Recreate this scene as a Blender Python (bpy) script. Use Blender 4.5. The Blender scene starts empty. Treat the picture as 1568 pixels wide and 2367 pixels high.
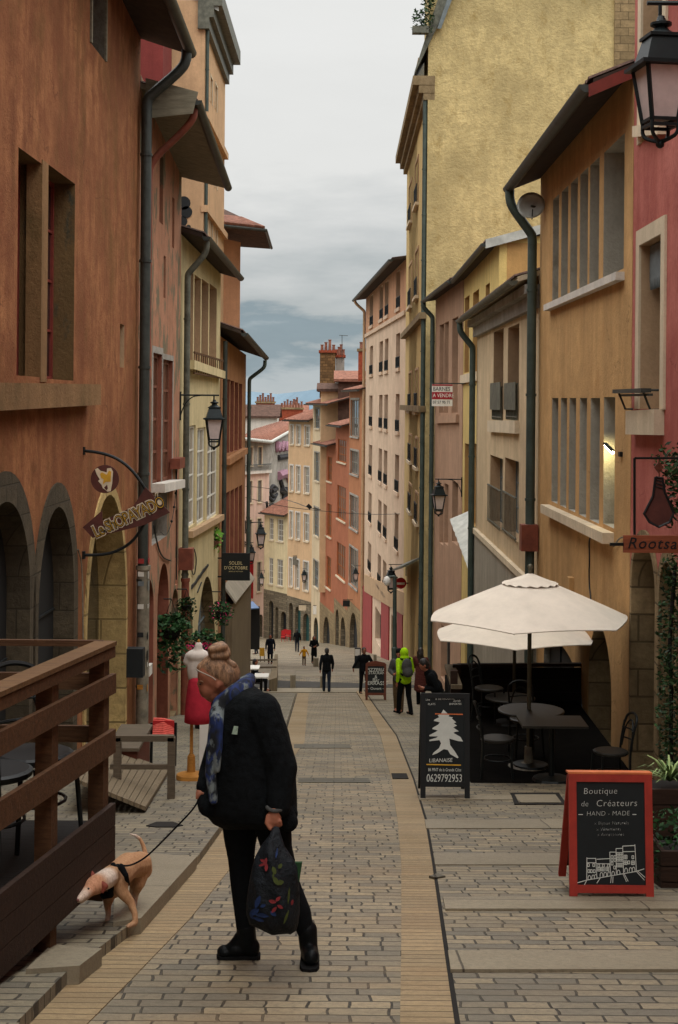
import bpy, math, random
from mathutils import Vector, Matrix
from mathutils.geometry import tessellate_polygon
rad = math.radians
random.seed(7)
SC = bpy.context.scene
COL = SC.collection
# ------------------------------------------------------------------ camera
F, CX, HY, EYE = 3267.0, 784.0, 930.0, 1.6      # photo geometry (1568 x 2367 grid)
ROLL = rad(0.5)
RV = Vector((math.cos(ROLL), 0, math.sin(ROLL))); UV = Vector((-math.sin(ROLL), 0, math.cos(ROLL)))
CAM = Vector((0, 0, EYE))
cd = bpy.data.cameras.new('camera'); co = bpy.data.objects.new('camera', cd); COL.objects.link(co)
cd.sensor_fit = 'VERTICAL'; cd.sensor_height = 36; cd.lens = F / 2367 * 36
cd.shift_y = -(1183.5 - HY) / 2367
cd.clip_end = 20000; cd.clip_start = 0.05
m3 = Matrix((RV, UV, Vector((0, -1, 0)))).transposed()
co.matrix_world = Matrix.Translation(CAM) @ m3.to_4x4()
SC.camera = co
# ------------------------------------------------------------------ sky and light
W = bpy.data.worlds.new('World'); SC.world = W; W.use_nodes = True
nt = W.node_tree; nt.nodes.clear()
def wn(t): return nt.nodes.new(t)
out = wn('ShaderNodeOutputWorld'); bg = wn('ShaderNodeBackground'); bg.inputs[1].default_value = 0.1
sky = wn('ShaderNodeTexSky'); sky.sky_type = 'NISHITA'; sky.sun_disc = False
SUN_E, SUN_R = rad(58), rad(150)
sky.sun_elevation = SUN_E; sky.sun_rotation = SUN_R
tc = wn('ShaderNodeTexCoord'); sep = wn('ShaderNodeSeparateXYZ'); nt.links.new(tc.outputs['Generated'], sep.inputs[0])
mp = wn('ShaderNodeMapping'); mp.inputs['Scale'].default_value = (9, 4, 34); nt.links.new(tc.outputs['Generated'], mp.inputs[0])
ns = wn('ShaderNodeTexNoise'); ns.inputs['Scale'].default_value = 1.0; ns.inputs['Detail'].default_value = 7; ns.inputs['Roughness'].default_value = .55
nt.links.new(mp.outputs[0], ns.inputs['Vector'])
ma = wn('ShaderNodeMath'); ma.operation = 'MULTIPLY_ADD'; ma.inputs[1].default_value = .17; ma.inputs[2].default_value = -.085
nt.links.new(ns.outputs[0], ma.inputs[0])
ad = wn('ShaderNodeMath'); ad.operation = 'ADD'; nt.links.new(sep.outputs[2], ad.inputs[0]); nt.links.new(ma.outputs[0], ad.inputs[1])
rp = wn('ShaderNodeValToRGB'); el = rp.color_ramp.elements
def c255(r, g, b, k=1.0):
    f = lambda v: (v / 255 / 12.92 if v / 255 < .04045 else ((v / 255 + .055) / 1.055) ** 2.4) * k
    return (f(r), f(g), f(b), 1)
stops = [(0, c255(196, 203, 205, .25)), (.018, c255(190, 198, 201, .25)), (.034, c255(150, 166, 174, .25)), (.05, c255(146, 162, 170, .25)), (.066, c255(187, 193, 194, .25)),
         (.115, c255(216, 218, 217, .25)), (.17, c255(240, 240, 237, .25)), (.27, c255(246, 246, 243, .25)), (.34, c255(248, 248, 246, .25)), (.5, (.5, .5, .49, 1)), (.85, (1, 1, .98, 1))]
el[0].position = 0; el[0].color = stops[0][1]; el[1].position = 1; el[1].color = (1, 1, .98, 1)
for p_, c_ in stops[1:]:
    e = el.new(p_); e.color = c_
nt.links.new(ad.outputs[0], rp.inputs[0])
sc_ = wn('ShaderNodeMix'); sc_.data_type = 'RGBA'; sc_.blend_type = 'MULTIPLY'; sc_.inputs[0].default_value = 1
sc_.inputs[7].default_value = (40, 40, 40, 1); nt.links.new(rp.outputs[0], sc_.inputs[6])
mx = wn('ShaderNodeMix'); mx.data_type = 'RGBA'; mx.inputs[0].default_value = .95
nt.links.new(sky.outputs[0], mx.inputs[6]); nt.links.new(sc_.outputs[2], mx.inputs[7])
nt.links.new(mx.outputs[2], bg.inputs[0]); nt.links.new(bg.outputs[0], out.inputs[0])
sl = bpy.data.lights.new('sun', 'SUN'); sl.energy = 0.7; sl.angle = rad(35); sl.color = (1, .96, .9)
so = bpy.data.objects.new('sun', sl); COL.objects.link(so); so.rotation_euler = (rad(90) - SUN_E, 0, rad(180) - SUN_R)
SC.view_settings.view_transform = 'Standard'; SC.view_settings.look = 'None'; SC.view_settings.exposure = -0.13; SC.view_settings.gamma = 1

# ------------------------------------------------------------------ geometry of the photo
def ray(px, py): return Vector((0, 1, 0)) + RV * ((px - CX) / F) + UV * ((HY - py) / F)
def P(px, py, d): return CAM + ray(px, py) * d
PROF = [(-40, 7.04), (0, 0), (56, -9.856), (59.5, -9.95), (83, -13.8), (105, -17.0), (150, -23.6), (230, -34), (400, -50), (3000, -90), (9000, -60)]
def gz(d):
    for (a, za), (b, zb) in zip(PROF, PROF[1:]):
        if d <= b: return za + (zb - za) * (d - a) / (b - a)
    return PROF[-1][1]
def G(px, py, lift=0.0):
    r = ray(px, py); lo, hi = 2.0, 200.0
    fz = lambda d: EYE + r.z * d - gz(d) - lift
    d = 2.0
    while d < 200 and fz(d) > 0: d += .25
    lo, hi = d - .25, d
    for _ in range(30):
        m_ = (lo + hi) / 2
        if fz(m_) > 0: lo = m_
        else: hi = m_
    return CAM + r * hi
# ------------------------------------------------------------------ materials
MATS = {}
def nm(name):
    m = bpy.data.materials.new(name); m.use_nodes = True; MATS[name] = m
    return m, m.node_tree, m.node_tree.nodes['Principled BSDF']
def N(t, ty, **kw):
    n = t.nodes.new(ty)
    for k, v in kw.items():
        if hasattr(n, k): setattr(n, k, v)
        else: n.inputs[k].default_value = v
    return n
def coords(t, scale=(1, 1, 1), kind='Object'):
    tcn = N(t, 'ShaderNodeTexCoord'); mpn = N(t, 'ShaderNodeMapping'); mpn.inputs['Scale'].default_value = scale
    t.links.new(tcn.outputs[kind], mpn.inputs[0]); return mpn.outputs[0]
def noise(t, vec, scale, detail=5, rough=.6):
    n = N(t, 'ShaderNodeTexNoise'); n.inputs['Scale'].default_value = scale; n.inputs['Detail'].default_value = detail; n.inputs['Roughness'].default_value = rough
    t.links.new(vec, n.inputs['Vector']); return n.outputs[0]
def ramp(t, val, stops):
    r = N(t, 'ShaderNodeValToRGB'); e = r.color_ramp.elements
    e[0].position, e[0].color = stops[0]; e[1].position, e[1].color = stops[-1]
    for p, c in stops[1:-1]:
        q = e.new(p); q.color = c
    t.links.new(val, r.inputs[0]); return r.outputs[0]
def mix(t, f, a, b, mode='MIX'):
    m = N(t, 'ShaderNodeMix'); m.data_type = 'RGBA'; m.blend_type = mode
    for s, v in ((0, f), (6, a), (7, b)):
        if hasattr(v, 'is_linked'): t.links.new(v, m.inputs[s])
        else: m.inputs[s].default_value = v
    return m.outputs[2]
def bump(t, b, val, dist, strength=1.0):
    n = N(t, 'ShaderNodeBump'); n.inputs['Distance'].default_value = dist; n.inputs['Strength'].default_value = strength
    t.links.new(val, n.inputs['Height']); t.links.new(n.outputs[0], b.inputs['Normal'])
def sc4(c, k): return (min(c[0] * k, 1), min(c[1] * k, 1), min(c[2] * k, 1), 1)
K0, K1 = (0, 0, 0, 1), (1, 1, 1, 1)
def desat(c, k):
    l = c[0] * .35 + c[1] * .5 + c[2] * .15; return tuple(v + (l - v) * k for v in c[:3]) + (1,)
def plaster(name, c, stain=.45, bumpd=.006, dirt=None, dmask=(.55, .75), streak=.4, grain=18, tone=None, crack=0):
    m, t, b = nm(name); c = desat(c255(*c), .2); tone = tone and desat(c255(*tone), .2)
    v = coords(t)
    big = noise(t, v, .55, 6, .65); st = noise(t, coords(t, (2.6, 2.6, .22)), 1.0, 5, .65); fine = noise(t, v, grain, 4, .7)
    col = mix(t, ramp(t, big, [(.3, sc4(K1, 0)), (.7, K1)]), sc4(c, 1 - stain * .55), tone or sc4(c, 1.12))
    mid = noise(t, v, 2.4, 8, .72); col = mix(t, ramp(t, mid, [(.36, (stain,) * 3 + (1,)), (.56, K0)]), col, sc4(c, .62))
    col = mix(t, ramp(t, st, [(.42, K0), (.72, (streak,) * 3 + (1,))]), col, sc4(c, .45))
    col = mix(t, ramp(t, fine, [(.25, (.35,) * 3 + (1,)), (.6, K0)]), col, sc4(c, .6))
    if crack:
        vo = N(t, 'ShaderNodeTexVoronoi'); vo.feature = 'DISTANCE_TO_EDGE'; vo.inputs['Scale'].default_value = .8; wv = N(t, 'ShaderNodeTexNoise'); wv.inputs['Scale'].default_value = 2.5; wv.inputs['Detail'].default_value = 6; t.links.new(v, wv.inputs['Vector'])
        va = N(t, 'ShaderNodeVectorMath'); va.operation = 'MULTIPLY_ADD'; va.inputs[1].default_value = (.7, .7, .7); t.links.new(wv.outputs[1], va.inputs[0]); t.links.new(v, va.inputs[2]); t.links.new(va.outputs[0], vo.inputs['Vector'])
        line_ = ramp(t, vo.outputs['Distance'], [(.0, K1), (.011, K0)]); where = ramp(t, noise(t, v, .7, 3), [(.5, K0), (.58, (crack,) * 3 + (1,))]); col = mix(t, mix(t, 1.0, line_, where, 'MULTIPLY'), col, sc4(c, .28))
    if dirt:
        dn = noise(t, coords(t, (1, 1, .55)), 1.3, 9, .72)
        col = mix(t, ramp(t, dn, [(dmask[0], K0), (dmask[1], K1)]), col, c255(*dirt))
    t.links.new(col, b.inputs['Base Color']); b.inputs['Roughness'].default_value = .95; b.inputs['Specular IOR Level'].default_value = .15
    bump(t, b, mix(t, .5, fine, big), bumpd * 2.5)
    return m
def plain(name, c, rough=.6, metal=0, var=.25, scale=6, bumpd=0, emit=0, spec=.4, stretch=(1, 1, 1)):
    m, t, b = nm(name); c = c255(*c)
    n = noise(t, coords(t, stretch), scale, 5, .65)
    col = mix(t, ramp(t, n, [(.3, K0), (.7, K1)]), sc4(c, 1 - var), sc4(c, 1 + var * .7))
    t.links.new(col, b.inputs['Base Color']); b.inputs['Roughness'].default_value = rough; b.inputs['Metallic'].default_value = metal
    b.inputs['Specular IOR Level'].default_value = spec
    if bumpd: bump(t, b, n, bumpd)
    if emit: b.inputs['Emission Color'].default_value = c; b.inputs['Emission Strength'].default_value = emit
    return m
def glass(name, c, rough=.12):
    m, t, b = nm(name); c = c255(*c)
    n = noise(t, coords(t), .9, 3); t.links.new(mix(t, ramp(t, n, [(.35, K0), (.65, K1)]), sc4(c, .6), sc4(c, 1.3)), b.inputs['Base Color'])
    b.inputs['Roughness'].default_value = rough; b.inputs['Specular IOR Level'].default_value = .5
def wood(name, c, rough=.75, grainv=(1.2, 14, 14), var=.45):
    m, t, b = nm(name); c = c255(*c)
    n = noise(t, coords(t, grainv), 3.0, 6, .7); n2 = noise(t, coords(t), 1.3, 4)
    col = mix(t, ramp(t, n, [(.3, K0), (.7, K1)]), sc4(c, 1 - var), sc4(c, 1.15)); col = mix(t, ramp(t, n2, [(.4, K0), (.7, (.5,) * 3 + (1,))]), col, sc4(c, .55))
    t.links.new(col, b.inputs['Base Color']); b.inputs['Roughness'].default_value = rough; b.inputs['Specular IOR Level'].default_value = .25
    bump(t, b, n, .004)
def stone(name, c, bw=.7, rh=.35, mortar=.012, var=.35, vert=True, c2=None, joint=.35, rough=.9):
    """coursed stone on a wall (object y/z) """
    m, t, b = nm(name); c = c255(*c)
    tcn = N(t, 'ShaderNodeTexCoord'); sp = N(t, 'ShaderNodeSeparateXYZ'); cb = N(t, 'ShaderNodeCombineXYZ')
    t.links.new(tcn.outputs['Object'], sp.inputs[0]); s = N(t, 'ShaderNodeMath'); s.operation = 'ADD'
    t.links.new(sp.outputs[0], s.inputs[0]); t.links.new(sp.outputs[1], s.inputs[1]); t.links.new(s.outputs[0], cb.inputs[0]); t.links.new(sp.outputs[2], cb.inputs[1])
    br = N(t, 'ShaderNodeTexBrick'); t.links.new(cb.outputs[0], br.inputs['Vector'])
    for k, v in (('Scale', 1), ('Mortar Size', mortar), ('Mortar Smooth', .3), ('Brick Width', bw), ('Row Height', rh), ('Bias', 0)): br.inputs[k].default_value = v
    br.inputs['Color1'].default_value = sc4(c, 1 - var); br.inputs['Color2'].default_value = c2 and c255(*c2) or sc4(c, 1.15); br.inputs['Mortar'].default_value = sc4(c, joint)
    n = noise(t, coords(t), 5, 8, .75); n2 = noise(t, coords(t), .8, 5)
    col = mix(t, ramp(t, n, [(.3, (.75,) * 3 + (1,)), (.62, K0)]), br.outputs[0], sc4(c, .35)); col = mix(t, ramp(t, n2, [(.45, K0), (.75, (.6,) * 3 + (1,))]), col, sc4(c, .5))
    t.links.new(col, b.inputs['Base Color']); b.inputs['Roughness'].default_value = rough; b.inputs['Specular IOR Level'].default_value = .2
    h = mix(t, ramp(t, br.outputs[1], [(0, K1), (1, K0)]), K0, n); bump(t, b, h, .03)
def paving(name, c1, c2, bw, rh, mortar=.009, jc=(40, 35, 27), off=.5, wob=.02, c3=None, rough=.62):
    m, t, b = nm(name)
    v = coords(t); dn = N(t, 'ShaderNodeTexNoise'); dn.inputs['Scale'].default_value = 5.0; t.links.new(v, dn.inputs['Vector'])
    vm = N(t, 'ShaderNodeVectorMath'); vm.operation = 'MULTIPLY_ADD'; vm.inputs[1].default_value = (wob * 2.4, wob, 0); t.links.new(dn.outputs[1], vm.inputs[0]); t.links.new(v, vm.inputs[2])
    br = N(t, 'ShaderNodeTexBrick'); br.offset = off; br.offset_frequency = 2; br.squash = 1.45; br.squash_frequency = 3; t.links.new(vm.outputs[0], br.inputs['Vector'])
    for k, x in (('Scale', 1), ('Mortar Size', mortar), ('Mortar Smooth', .25), ('Brick Width', bw), ('Row Height', rh), ('Bias', -.1)): br.inputs[k].default_value = x
    br.inputs['Color1'].default_value = c255(*c1); br.inputs['Color2'].default_value = c255(*c2); br.inputs['Mortar'].default_value = c255(*jc)
    n = noise(t, v, 26, 6, .75); n2 = noise(t, v, .6, 5, .6); n3 = noise(t, coords(t, (.5, 2, 1)), 1.5, 4)
    col = mix(t, ramp(t, n, [(.3, (.6,) * 3 + (1,)), (.6, K0)]), br.outputs[0], sc4(c255(*c1), .55))
    col = mix(t, ramp(t, n2, [(.42, K0), (.7, (.45,) * 3 + (1,))]), col, sc4(c255(*c1), .6))
    if c3: col = mix(t, ramp(t, n3, [(.5, K0), (.72, (.45,) * 3 + (1,))]), col, c255(*c3))
    t.links.new(col, b.inputs['Base Color'])
    t.links.new(ramp(t, n2, [(.3, (rough - .12,) * 3 + (1,)), (.7, (rough + .15,) * 3 + (1,))]), b.inputs['Roughness']); b.inputs['Specular IOR Level'].default_value = .35
    hh = mix(t, .25, ramp(t, br.outputs[1], [(0, K1), (1, K0)]), n); bump(t, b, hh, .02)
def tiles(name, c, row=.33):
    m, t, b = nm(name); c = desat(c255(*c), .35)
    n = noise(t, coords(t), 3.2, 5, .7); n2 = noise(t, coords(t), 22, 4)
    col = mix(t, ramp(t, n, [(.35, K0), (.65, K1)]), sc4(c, .5), sc4(c, 1.25)); col = mix(t, ramp(t, n2, [(.35, (.7,) * 3 + (1,)), (.55, K0)]), col, sc4(c, .4))
    t.links.new(col, b.inputs['Base Color']); b.inputs['Roughness'].default_value = .9; b.inputs['Specular IOR Level'].default_value = .15; bump(t, b, n2, .02)
def foliage(name, c, c2):
    m, t, b = nm(name)
    oi = N(t, 'ShaderNodeNewGeometry'); r = ramp(t, oi.outputs['Random Per Island'], [(0, c255(*c)), (.75, c255(*c2)), (1, sc4(c255(*c2), 1.5))])
    t.links.new(r, b.inputs['Base Color']); b.inputs['Roughness'].default_value = .6; b.inputs['Specular IOR Level'].default_value = .2
def cloth(name, c, var=.3, scale=30, rough=.95):
    plain(name, c, rough, 0, var, scale, .002, 0, .1)
# ------------------------------------------------------------------ mesh builder
class MB:
    def __init__(s): s.v = []; s.f = []
    def add(s, vs, fs):
        o = len(s.v); s.v += [Vector(x) for x in vs]; s.f += [tuple(i + o for i in f) for f in fs]
    def quad(s, *p): s.add(p, [tuple(range(len(p)))])
    def hexa(s, p): s.add(p, [(0, 3, 2, 1), (4, 5, 6, 7), (0, 1, 5, 4), (1, 2, 6, 5), (2, 3, 7, 6), (3, 0, 4, 7)])
    def box(s, c, sz, rz=0, M=None):
        x, y, z = sz[0] / 2, sz[1] / 2, sz[2] / 2
        p = [Vector(q) for q in ((-x, -y, -z), (x, -y, -z), (x, y, -z), (-x, y, -z), (-x, -y, z), (x, -y, z), (x, y, z), (-x, y, z))]
        R = M if M is not None else Matrix.Rotation(rz, 3, 'Z')
        s.hexa([Vector(c) + R @ q for q in p])
    def fbox(s, fc, u0, u1, z0, z1, o0, o1):
        s.hexa([fc.pt(u0, z0, o0), fc.pt(u1, z0, o0), fc.pt(u1, z0, o1), fc.pt(u0, z0, o1), fc.pt(u0, z1, o0), fc.pt(u1, z1, o0), fc.pt(u1, z1, o1), fc.pt(u0, z1, o1)])
    def bar(s, a, b, w, h, up=(0, 0, 1)):
        a, b = Vector(a), Vector(b); t = (b - a).normalized(); x = t.cross(Vector(up))
        if x.length < 1e-4: x = t.cross(Vector((0, 1, 0)))
        x.normalize(); y = x.cross(t); x *= w / 2; y *= h / 2
        s.hexa([a - x - y, a + x - y, a + x + y, a - x + y, b - x - y, b + x - y, b + x + y, b - x + y])
    def tube(s, pts, r, n=8, cap=True, rs=None):
        pts = [Vector(p) for p in pts]; m = len(pts); vs = []; fs = []; ref = None
        for i, p in enumerate(pts):
            t = (pts[min(i + 1, m - 1)] - pts[max(i - 1, 0)]).normalized()
            if ref is None: ref = Vector((0, 0, 1)) if abs(t.z) < .9 else Vector((1, 0, 0))
            x = t.cross(ref).normalized(); y = x.cross(t); ref = y if abs(t.dot(y)) < .5 else ref
            rr = rs[i] if rs else r
            vs += [p + (x * math.cos(2 * math.pi * k / n) + y * math.sin(2 * math.pi * k / n)) * rr for k in range(n)]
        for i in range(m - 1):
            for k in range(n): fs.append((i * n + k, i * n + (k + 1) % n, (i + 1) * n + (k + 1) % n, (i + 1) * n + k))
        if cap: fs += [tuple(range(n))[::-1], tuple(range((m - 1) * n, m * n))]
        s.add(vs, fs)
    def lathe(s, c, prof, n=16, M=None):
        c = Vector(c); vs = []; fs = []; M = M if M is not None else Matrix.Identity(3)
        for r, z in prof: vs += [c + M @ Vector((r * math.cos(2 * math.pi * k / n), r * math.sin(2 * math.pi * k / n), z)) for k in range(n)]
        for i in range(len(prof) - 1):
            for k in range(n): fs.append((i * n + k, i * n + (k + 1) % n, (i + 1) * n + (k + 1) % n, (i + 1) * n + k))
        fs += [tuple(range(n))[::-1], tuple(range((len(prof) - 1) * n, len(prof) * n))]
        s.add(vs, fs)
    def ell(s, c, r, n=12, m=8, M=None):
        c = Vector(c); r = (r, r, r) if not hasattr(r, '__len__') else r; M = M if M is not None else Matrix.Identity(3)
        vs = [c + M @ Vector((0, 0, -r[2]))]; fs = []
        for i in range(1, m):
            a = -math.pi / 2 + math.pi * i / m
            vs += [c + M @ Vector((r[0] * math.cos(a) * math.cos(2 * math.pi * k / n), r[1] * math.cos(a) * math.sin(2 * math.pi * k / n), r[2] * math.sin(a))) for k in range(n)]
        vs.append(c + M @ Vector((0, 0, r[2]))); L = len(vs) - 1
        for k in range(n):
            fs.append((0, 1 + (k + 1) % n, 1 + k)); fs.append((L, L - n + k, L - n + (k + 1) % n))
        for i in range(m - 2):
            for k in range(n): fs.append((1 + i * n + k, 1 + i * n + (k + 1) % n, 1 + (i + 1) * n + (k + 1) % n, 1 + (i + 1) * n + k))
        s.add(vs, fs)
    def cap(s, a, ra, b, rb):
        a, b = Vector(a), Vector(b); s.ell(a, ra); s.ell(b, rb)
        if (b - a).length > 1e-4: s.tube([a, b], ra, 12, True, [ra, rb])
    def poly(s, outer, holes, fn):
        loops = [[Vector((p[0], p[1], 0)) for p in outer]] + [[Vector((p[0], p[1], 0)) for p in h] for h in holes]
        flat = [p for l in loops for p in l]
        s.add([fn(p.x, p.y) for p in flat], [tuple(t) for t in tessellate_polygon(loops)])
    def prism(s, pts, vec):
        """closed prism from planar polygon pts extruded by vec"""
        pts = [Vector(p) for p in pts]; n = len(pts); vec = Vector(vec)
        tr = tessellate_polygon([pts]); s.add(pts + [p + vec for p in pts], [tuple(t) for t in tr] + [tuple(i + n for i in t[::-1]) for t in tr] + [(i, (i + 1) % n, n + (i + 1) % n, n + i) for i in range(n)])
    def build(s, name, mat, root=None, smooth=False):
        off = root_loc(root) if root else Vector((0, 0, 0))
        me = bpy.data.meshes.new(name); me.from_pydata([v - off for v in s.v], [], s.f); me.update()
        return link(name, me, mat, root, smooth)
def link(name, me, mat, root=None, smooth=False):
    o = bpy.data.objects.new(name, me); COL.objects.link(o)
    if mat: me.materials.clear(); me.materials.append(MATS[mat])
    if smooth:
        for p in me.polygons: p.use_smooth = True
        if smooth != True: me.set_sharp_from_angle(angle=rad(smooth))
    if root: o.parent = root
    return o
def root_loc(r):
    v = Vector(r.location)
    while r.parent: r = r.parent; v += Vector(r.location)
    return v
def thing(name, label, cat, loc, group=None):
    o = bpy.data.objects.new(name, None); COL.objects.link(o); o.location = loc; o.empty_display_size = .2
    return tag(o, label, cat, group)
def tag(o, label, cat, group=None):
    o['label'] = label; o['category'] = cat
    if group: o['group'] = group
    return o
def struct(o, label=None, cat=None, kind='structure'):
    o['kind'] = kind
    if label: o['label'] = label
    if cat: o['category'] = cat
    return o
def children(o): return [c for c in bpy.data.objects if c.parent == o]
def copy_tree(o, parent=None, kids=None):
    c = o.copy(); COL.objects.link(c); c.parent = parent
    for ch in children(o): copy_tree(ch, c)
    return c
def blob(caps, voxel=.014, smooth=4, extra=None, lap=0):
    mb = MB()
    for c in caps:
        if len(c) == 4: mb.cap(*c)
        else: mb.ell(c[0], c[1], M=c[2] if len(c) > 2 else None)
    if extra: extra(mb)
    me = bpy.data.meshes.new('t'); me.from_pydata(mb.v, [], mb.f); me.update()
    o = bpy.data.objects.new('t', me); COL.objects.link(o)
    r = o.modifiers.new('r', 'REMESH'); r.mode = 'VOXEL'; r.voxel_size = voxel; r.use_smooth_shade = True
    sm = o.modifiers.new('s', 'SMOOTH'); sm.iterations = smooth; sm.factor = .5
    dg = bpy.context.evaluated_depsgraph_get(); res = bpy.data.meshes.new_from_object(o.evaluated_get(dg))
    bpy.data.objects.remove(o); bpy.data.meshes.remove(me)
    return res
def blobpart(name, caps, mat, root, voxel=.014, smooth=4, extra=None):
    me = blob(caps, voxel, smooth, extra); off = root_loc(root)
    me.transform(Matrix.Translation(-off)); me.name = name
    return link(name, me, mat, root, True)
def text(name, body, size, M, mat, root, extrude=.002, offset=0, align='CENTER', shear=0, space=1.0, sx=1.0):
    cu = bpy.data.curves.new('t', 'FONT'); cu.body = body; cu.size = size; cu.extrude = extrude; cu.offset = offset; cu.align_x = align; cu.align_y = 'CENTER'; cu.shear = shear; cu.space_character = space; cu.resolution_u = 3
    o = bpy.data.objects.new('t', cu); COL.objects.link(o); dg = bpy.context.evaluated_depsgraph_get(); dg.update()
    me = bpy.data.meshes.new_from_object(o.evaluated_get(dg)); bpy.data.objects.remove(o)
    me.transform(Matrix.Diagonal((sx, 1, 1, 1))); me.transform(M)
    me.transform(Matrix.Translation(-(root_loc(root) if root else Vector()))); me.name = name
    return link(name, me, mat, root)
def frame(o, x, y):
    """4x4 with given origin, x axis, y axis"""
    x = Vector(x).normalized(); y = Vector(y); y = (y - x * y.dot(x)).normalized(); z = x.cross(y)
    M = Matrix((x, y, z)).transposed().to_4x4(); M.translation = Vector(o); return M
class Fac:
    def __init__(s, a, b, flip=False):
        s.a = Vector((a[0], a[1], 0)); s.b = Vector((b[0], b[1], 0)); s.t = (s.b - s.a).normalized(); s.L = (s.b - s.a).length
        s.n = Vector((s.t.y, -s.t.x, 0))
        if s.n.dot(CAM - s.a) < 0: s.n = -s.n
        if flip: s.n = -s.n
    def pt(s, u, z, o=0): return s.a + s.t * u + s.n * o + Vector((0, 0, z))
    def hit(s, px, py, o=0):
        r = ray(px, py); k = (s.a + s.n * o - CAM).dot(s.n) / r.dot(s.n); p = CAM + r * k
        return (p - s.a).dot(s.t), p.z
def FP(px1, d1, px2, d2, flip=False): return Fac(P(px1, HY, d1).xy, P(px2, HY, d2).xy, flip)
# ------------------------------------------------------------------ material library
plaster('terracotta_render', (162, 88, 34), .95, .012, (104, 74, 40), (.5, .74), streak=.75, tone=(184, 116, 54), crack=.8)
plaster('pink_peeling_render', (188, 126, 88), .6, .008, (112, 102, 82), (.51, .56), streak=.4)
plaster('cream_render', (208, 186, 130), .4, .005, (150, 128, 92), (.62, .8), streak=.4)
plaster('ochre_low_render', (186, 150, 96), .4, .005, (140, 110, 72), (.6, .8), streak=.3)
plaster('tan_orange_render', (178, 120, 68), .5, streak=.5)
plaster('peach_render', (216, 170, 118), .3)
plaster('red_render', (196, 84, 68), .6, .006, (160, 84, 70), (.5, .8), streak=.5, tone=(212, 118, 100), crack=.5)
plaster('amber_render', (210, 158, 82), .5, .008, (170, 124, 76), (.54, .8), streak=.45, crack=.6)
plaster('beige_pink_render', (214, 184, 138), .4, .006, (176, 146, 112), (.56, .8), streak=.4)
plaster('lemon_render', (222, 188, 92), .35)
plaster('ochre_gable_render', (200, 148, 66), .5)
plaster('old_pink_render', (190, 146, 110), .4, .005, (150, 120, 96), (.6, .75), streak=.45)
plaster('rough_yellow_render', (208, 182, 112), .8, .04, (150, 128, 80), (.54, .7), streak=.3, grain=7)
plaster('yellow_render', (210, 176, 98), .35, .006, (150, 130, 88), (.6, .8), streak=.45)
plaster('tower_pink_render', (214, 180, 146), .35, .004, None, streak=.25)
plaster('attic_pink_render', (204, 144, 98), .3)
plaster('orange_render', (188, 116, 62), .4, .004, None, streak=.3)
plaster('vermilion_render', (178, 98, 54), .4, .004, None, streak=.3)
plaster('pale_cream_render', (216, 190, 146), .25)
plaster('apricot_render', (214, 170, 118), .25, .004, None, streak=.25)
plaster('straw_render', (220, 198, 146), .2)
plaster('rose_render', (218, 178, 156), .2)
plaster('grey_render', (168, 160, 148), .45, .008, (110, 100, 88), (.5, .7))
plaster('dark_grey_render', (128, 122, 108), .4, .01, (90, 82, 70), (.5, .66), streak=.2)
plaster('olive_render', (116, 88, 46), .5, .01, (66, 66, 56), (.56, .64), streak=.3)
plaster('lit_reveal', (176, 168, 150), .35, .01, (130, 122, 106), (.54, .7), streak=.3)  # grey lightened, paints in the light caught by the reveal faces
plaster('concrete', (160, 150, 132), .3)
plaster('rust_render', (150, 82, 56), .4, .005, (100, 58, 42), (.5, .7), streak=.4)
plaster('white_plaster', (214, 204, 190), .25)
plaster('sandy_trim', (190, 152, 108), .35, .008, None, streak=.3)
plaster('pale_trim', (216, 194, 158), .25, .004)
plaster('claret_render', (128, 44, 38), .3)
plaster('mullion_stone', (150, 108, 58), .7, .01, (96, 76, 48), (.5, .7), streak=.6)
plaster('cornice_stone', (150, 126, 86), .6, .012, (100, 84, 58), (.5, .7), streak=.5)
stone('grey_arch_stone', (88, 78, 62), .55, .42, .012, .3, joint=.55)
stone('pale_block_stone', (190, 162, 108), 1.6, .62, .02, .1, joint=.45)
stone('rubble_stone', (136, 122, 100), .45, .22, .02, .45)
stone('worn_stone', (150, 128, 94), .7, .35, .015, .3)
stone('chimney_stone', (128, 96, 62), .5, .28, .03, .55, joint=.4)
stone('brick', (170, 84, 58), .25, .08, .012, .25, joint=.7)
tiles('terracotta_tile', (150, 84, 50)); tiles('brown_tile', (96, 62, 44))
plain('zinc', (62, 66, 62), .5, .3, .4, 4); plain('old_zinc', (96, 96, 84), .6, .2, .5, 5); plain('pale_zinc', (176, 176, 168), .55, .2, .3, 3)
plain('green_pipe', (64, 76, 70), .5, .1, .35, 3); plain('cast_iron_pipe', (128, 120, 104), .7, .1, .45, 6); plain('rust_pipe', (120, 62, 44), .7, 0, .35, 5)
plain('black_iron', (22, 26, 26), .5, .4, .3, 8); plain('dark_wood_soffit', (58, 46, 38), .9, 0, .4, 5); plain('grey_board', (128, 122, 104), .85, 0, .35, 3, .004, 0, .2, (1, 6, 6))
wood('brown_wood', (94, 64, 40), var=.6); wood('deck_wood', (112, 82, 52), var=.5); wood('grey_wood', (104, 92, 76)); wood('ochre_timber', (178, 122, 52)); wood('dark_wood', (26, 22, 19)); wood('red_brown_wood', (106, 58, 42)); wood('sign_wood', (150, 84, 56))
wood('weathered_boards', (122, 108, 86), .85, (12, 12, .5)); wood('orange_timber', (176, 98, 40)); wood('stained_plank', (56, 38, 28), var=.55)
plain('grey_frame', (120, 114, 102), .7); plain('blue_grey_frame', (104, 112, 114), .7); plain('white_frame', (206, 202, 192), .6, 0, .2); plain('red_frame', (118, 44, 34), .7); plain('rust_frame', (112, 66, 46), .75); plain('teal_paint', (28, 70, 66), .6); plain('dark_paint', (24, 28, 30), .6)
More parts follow.
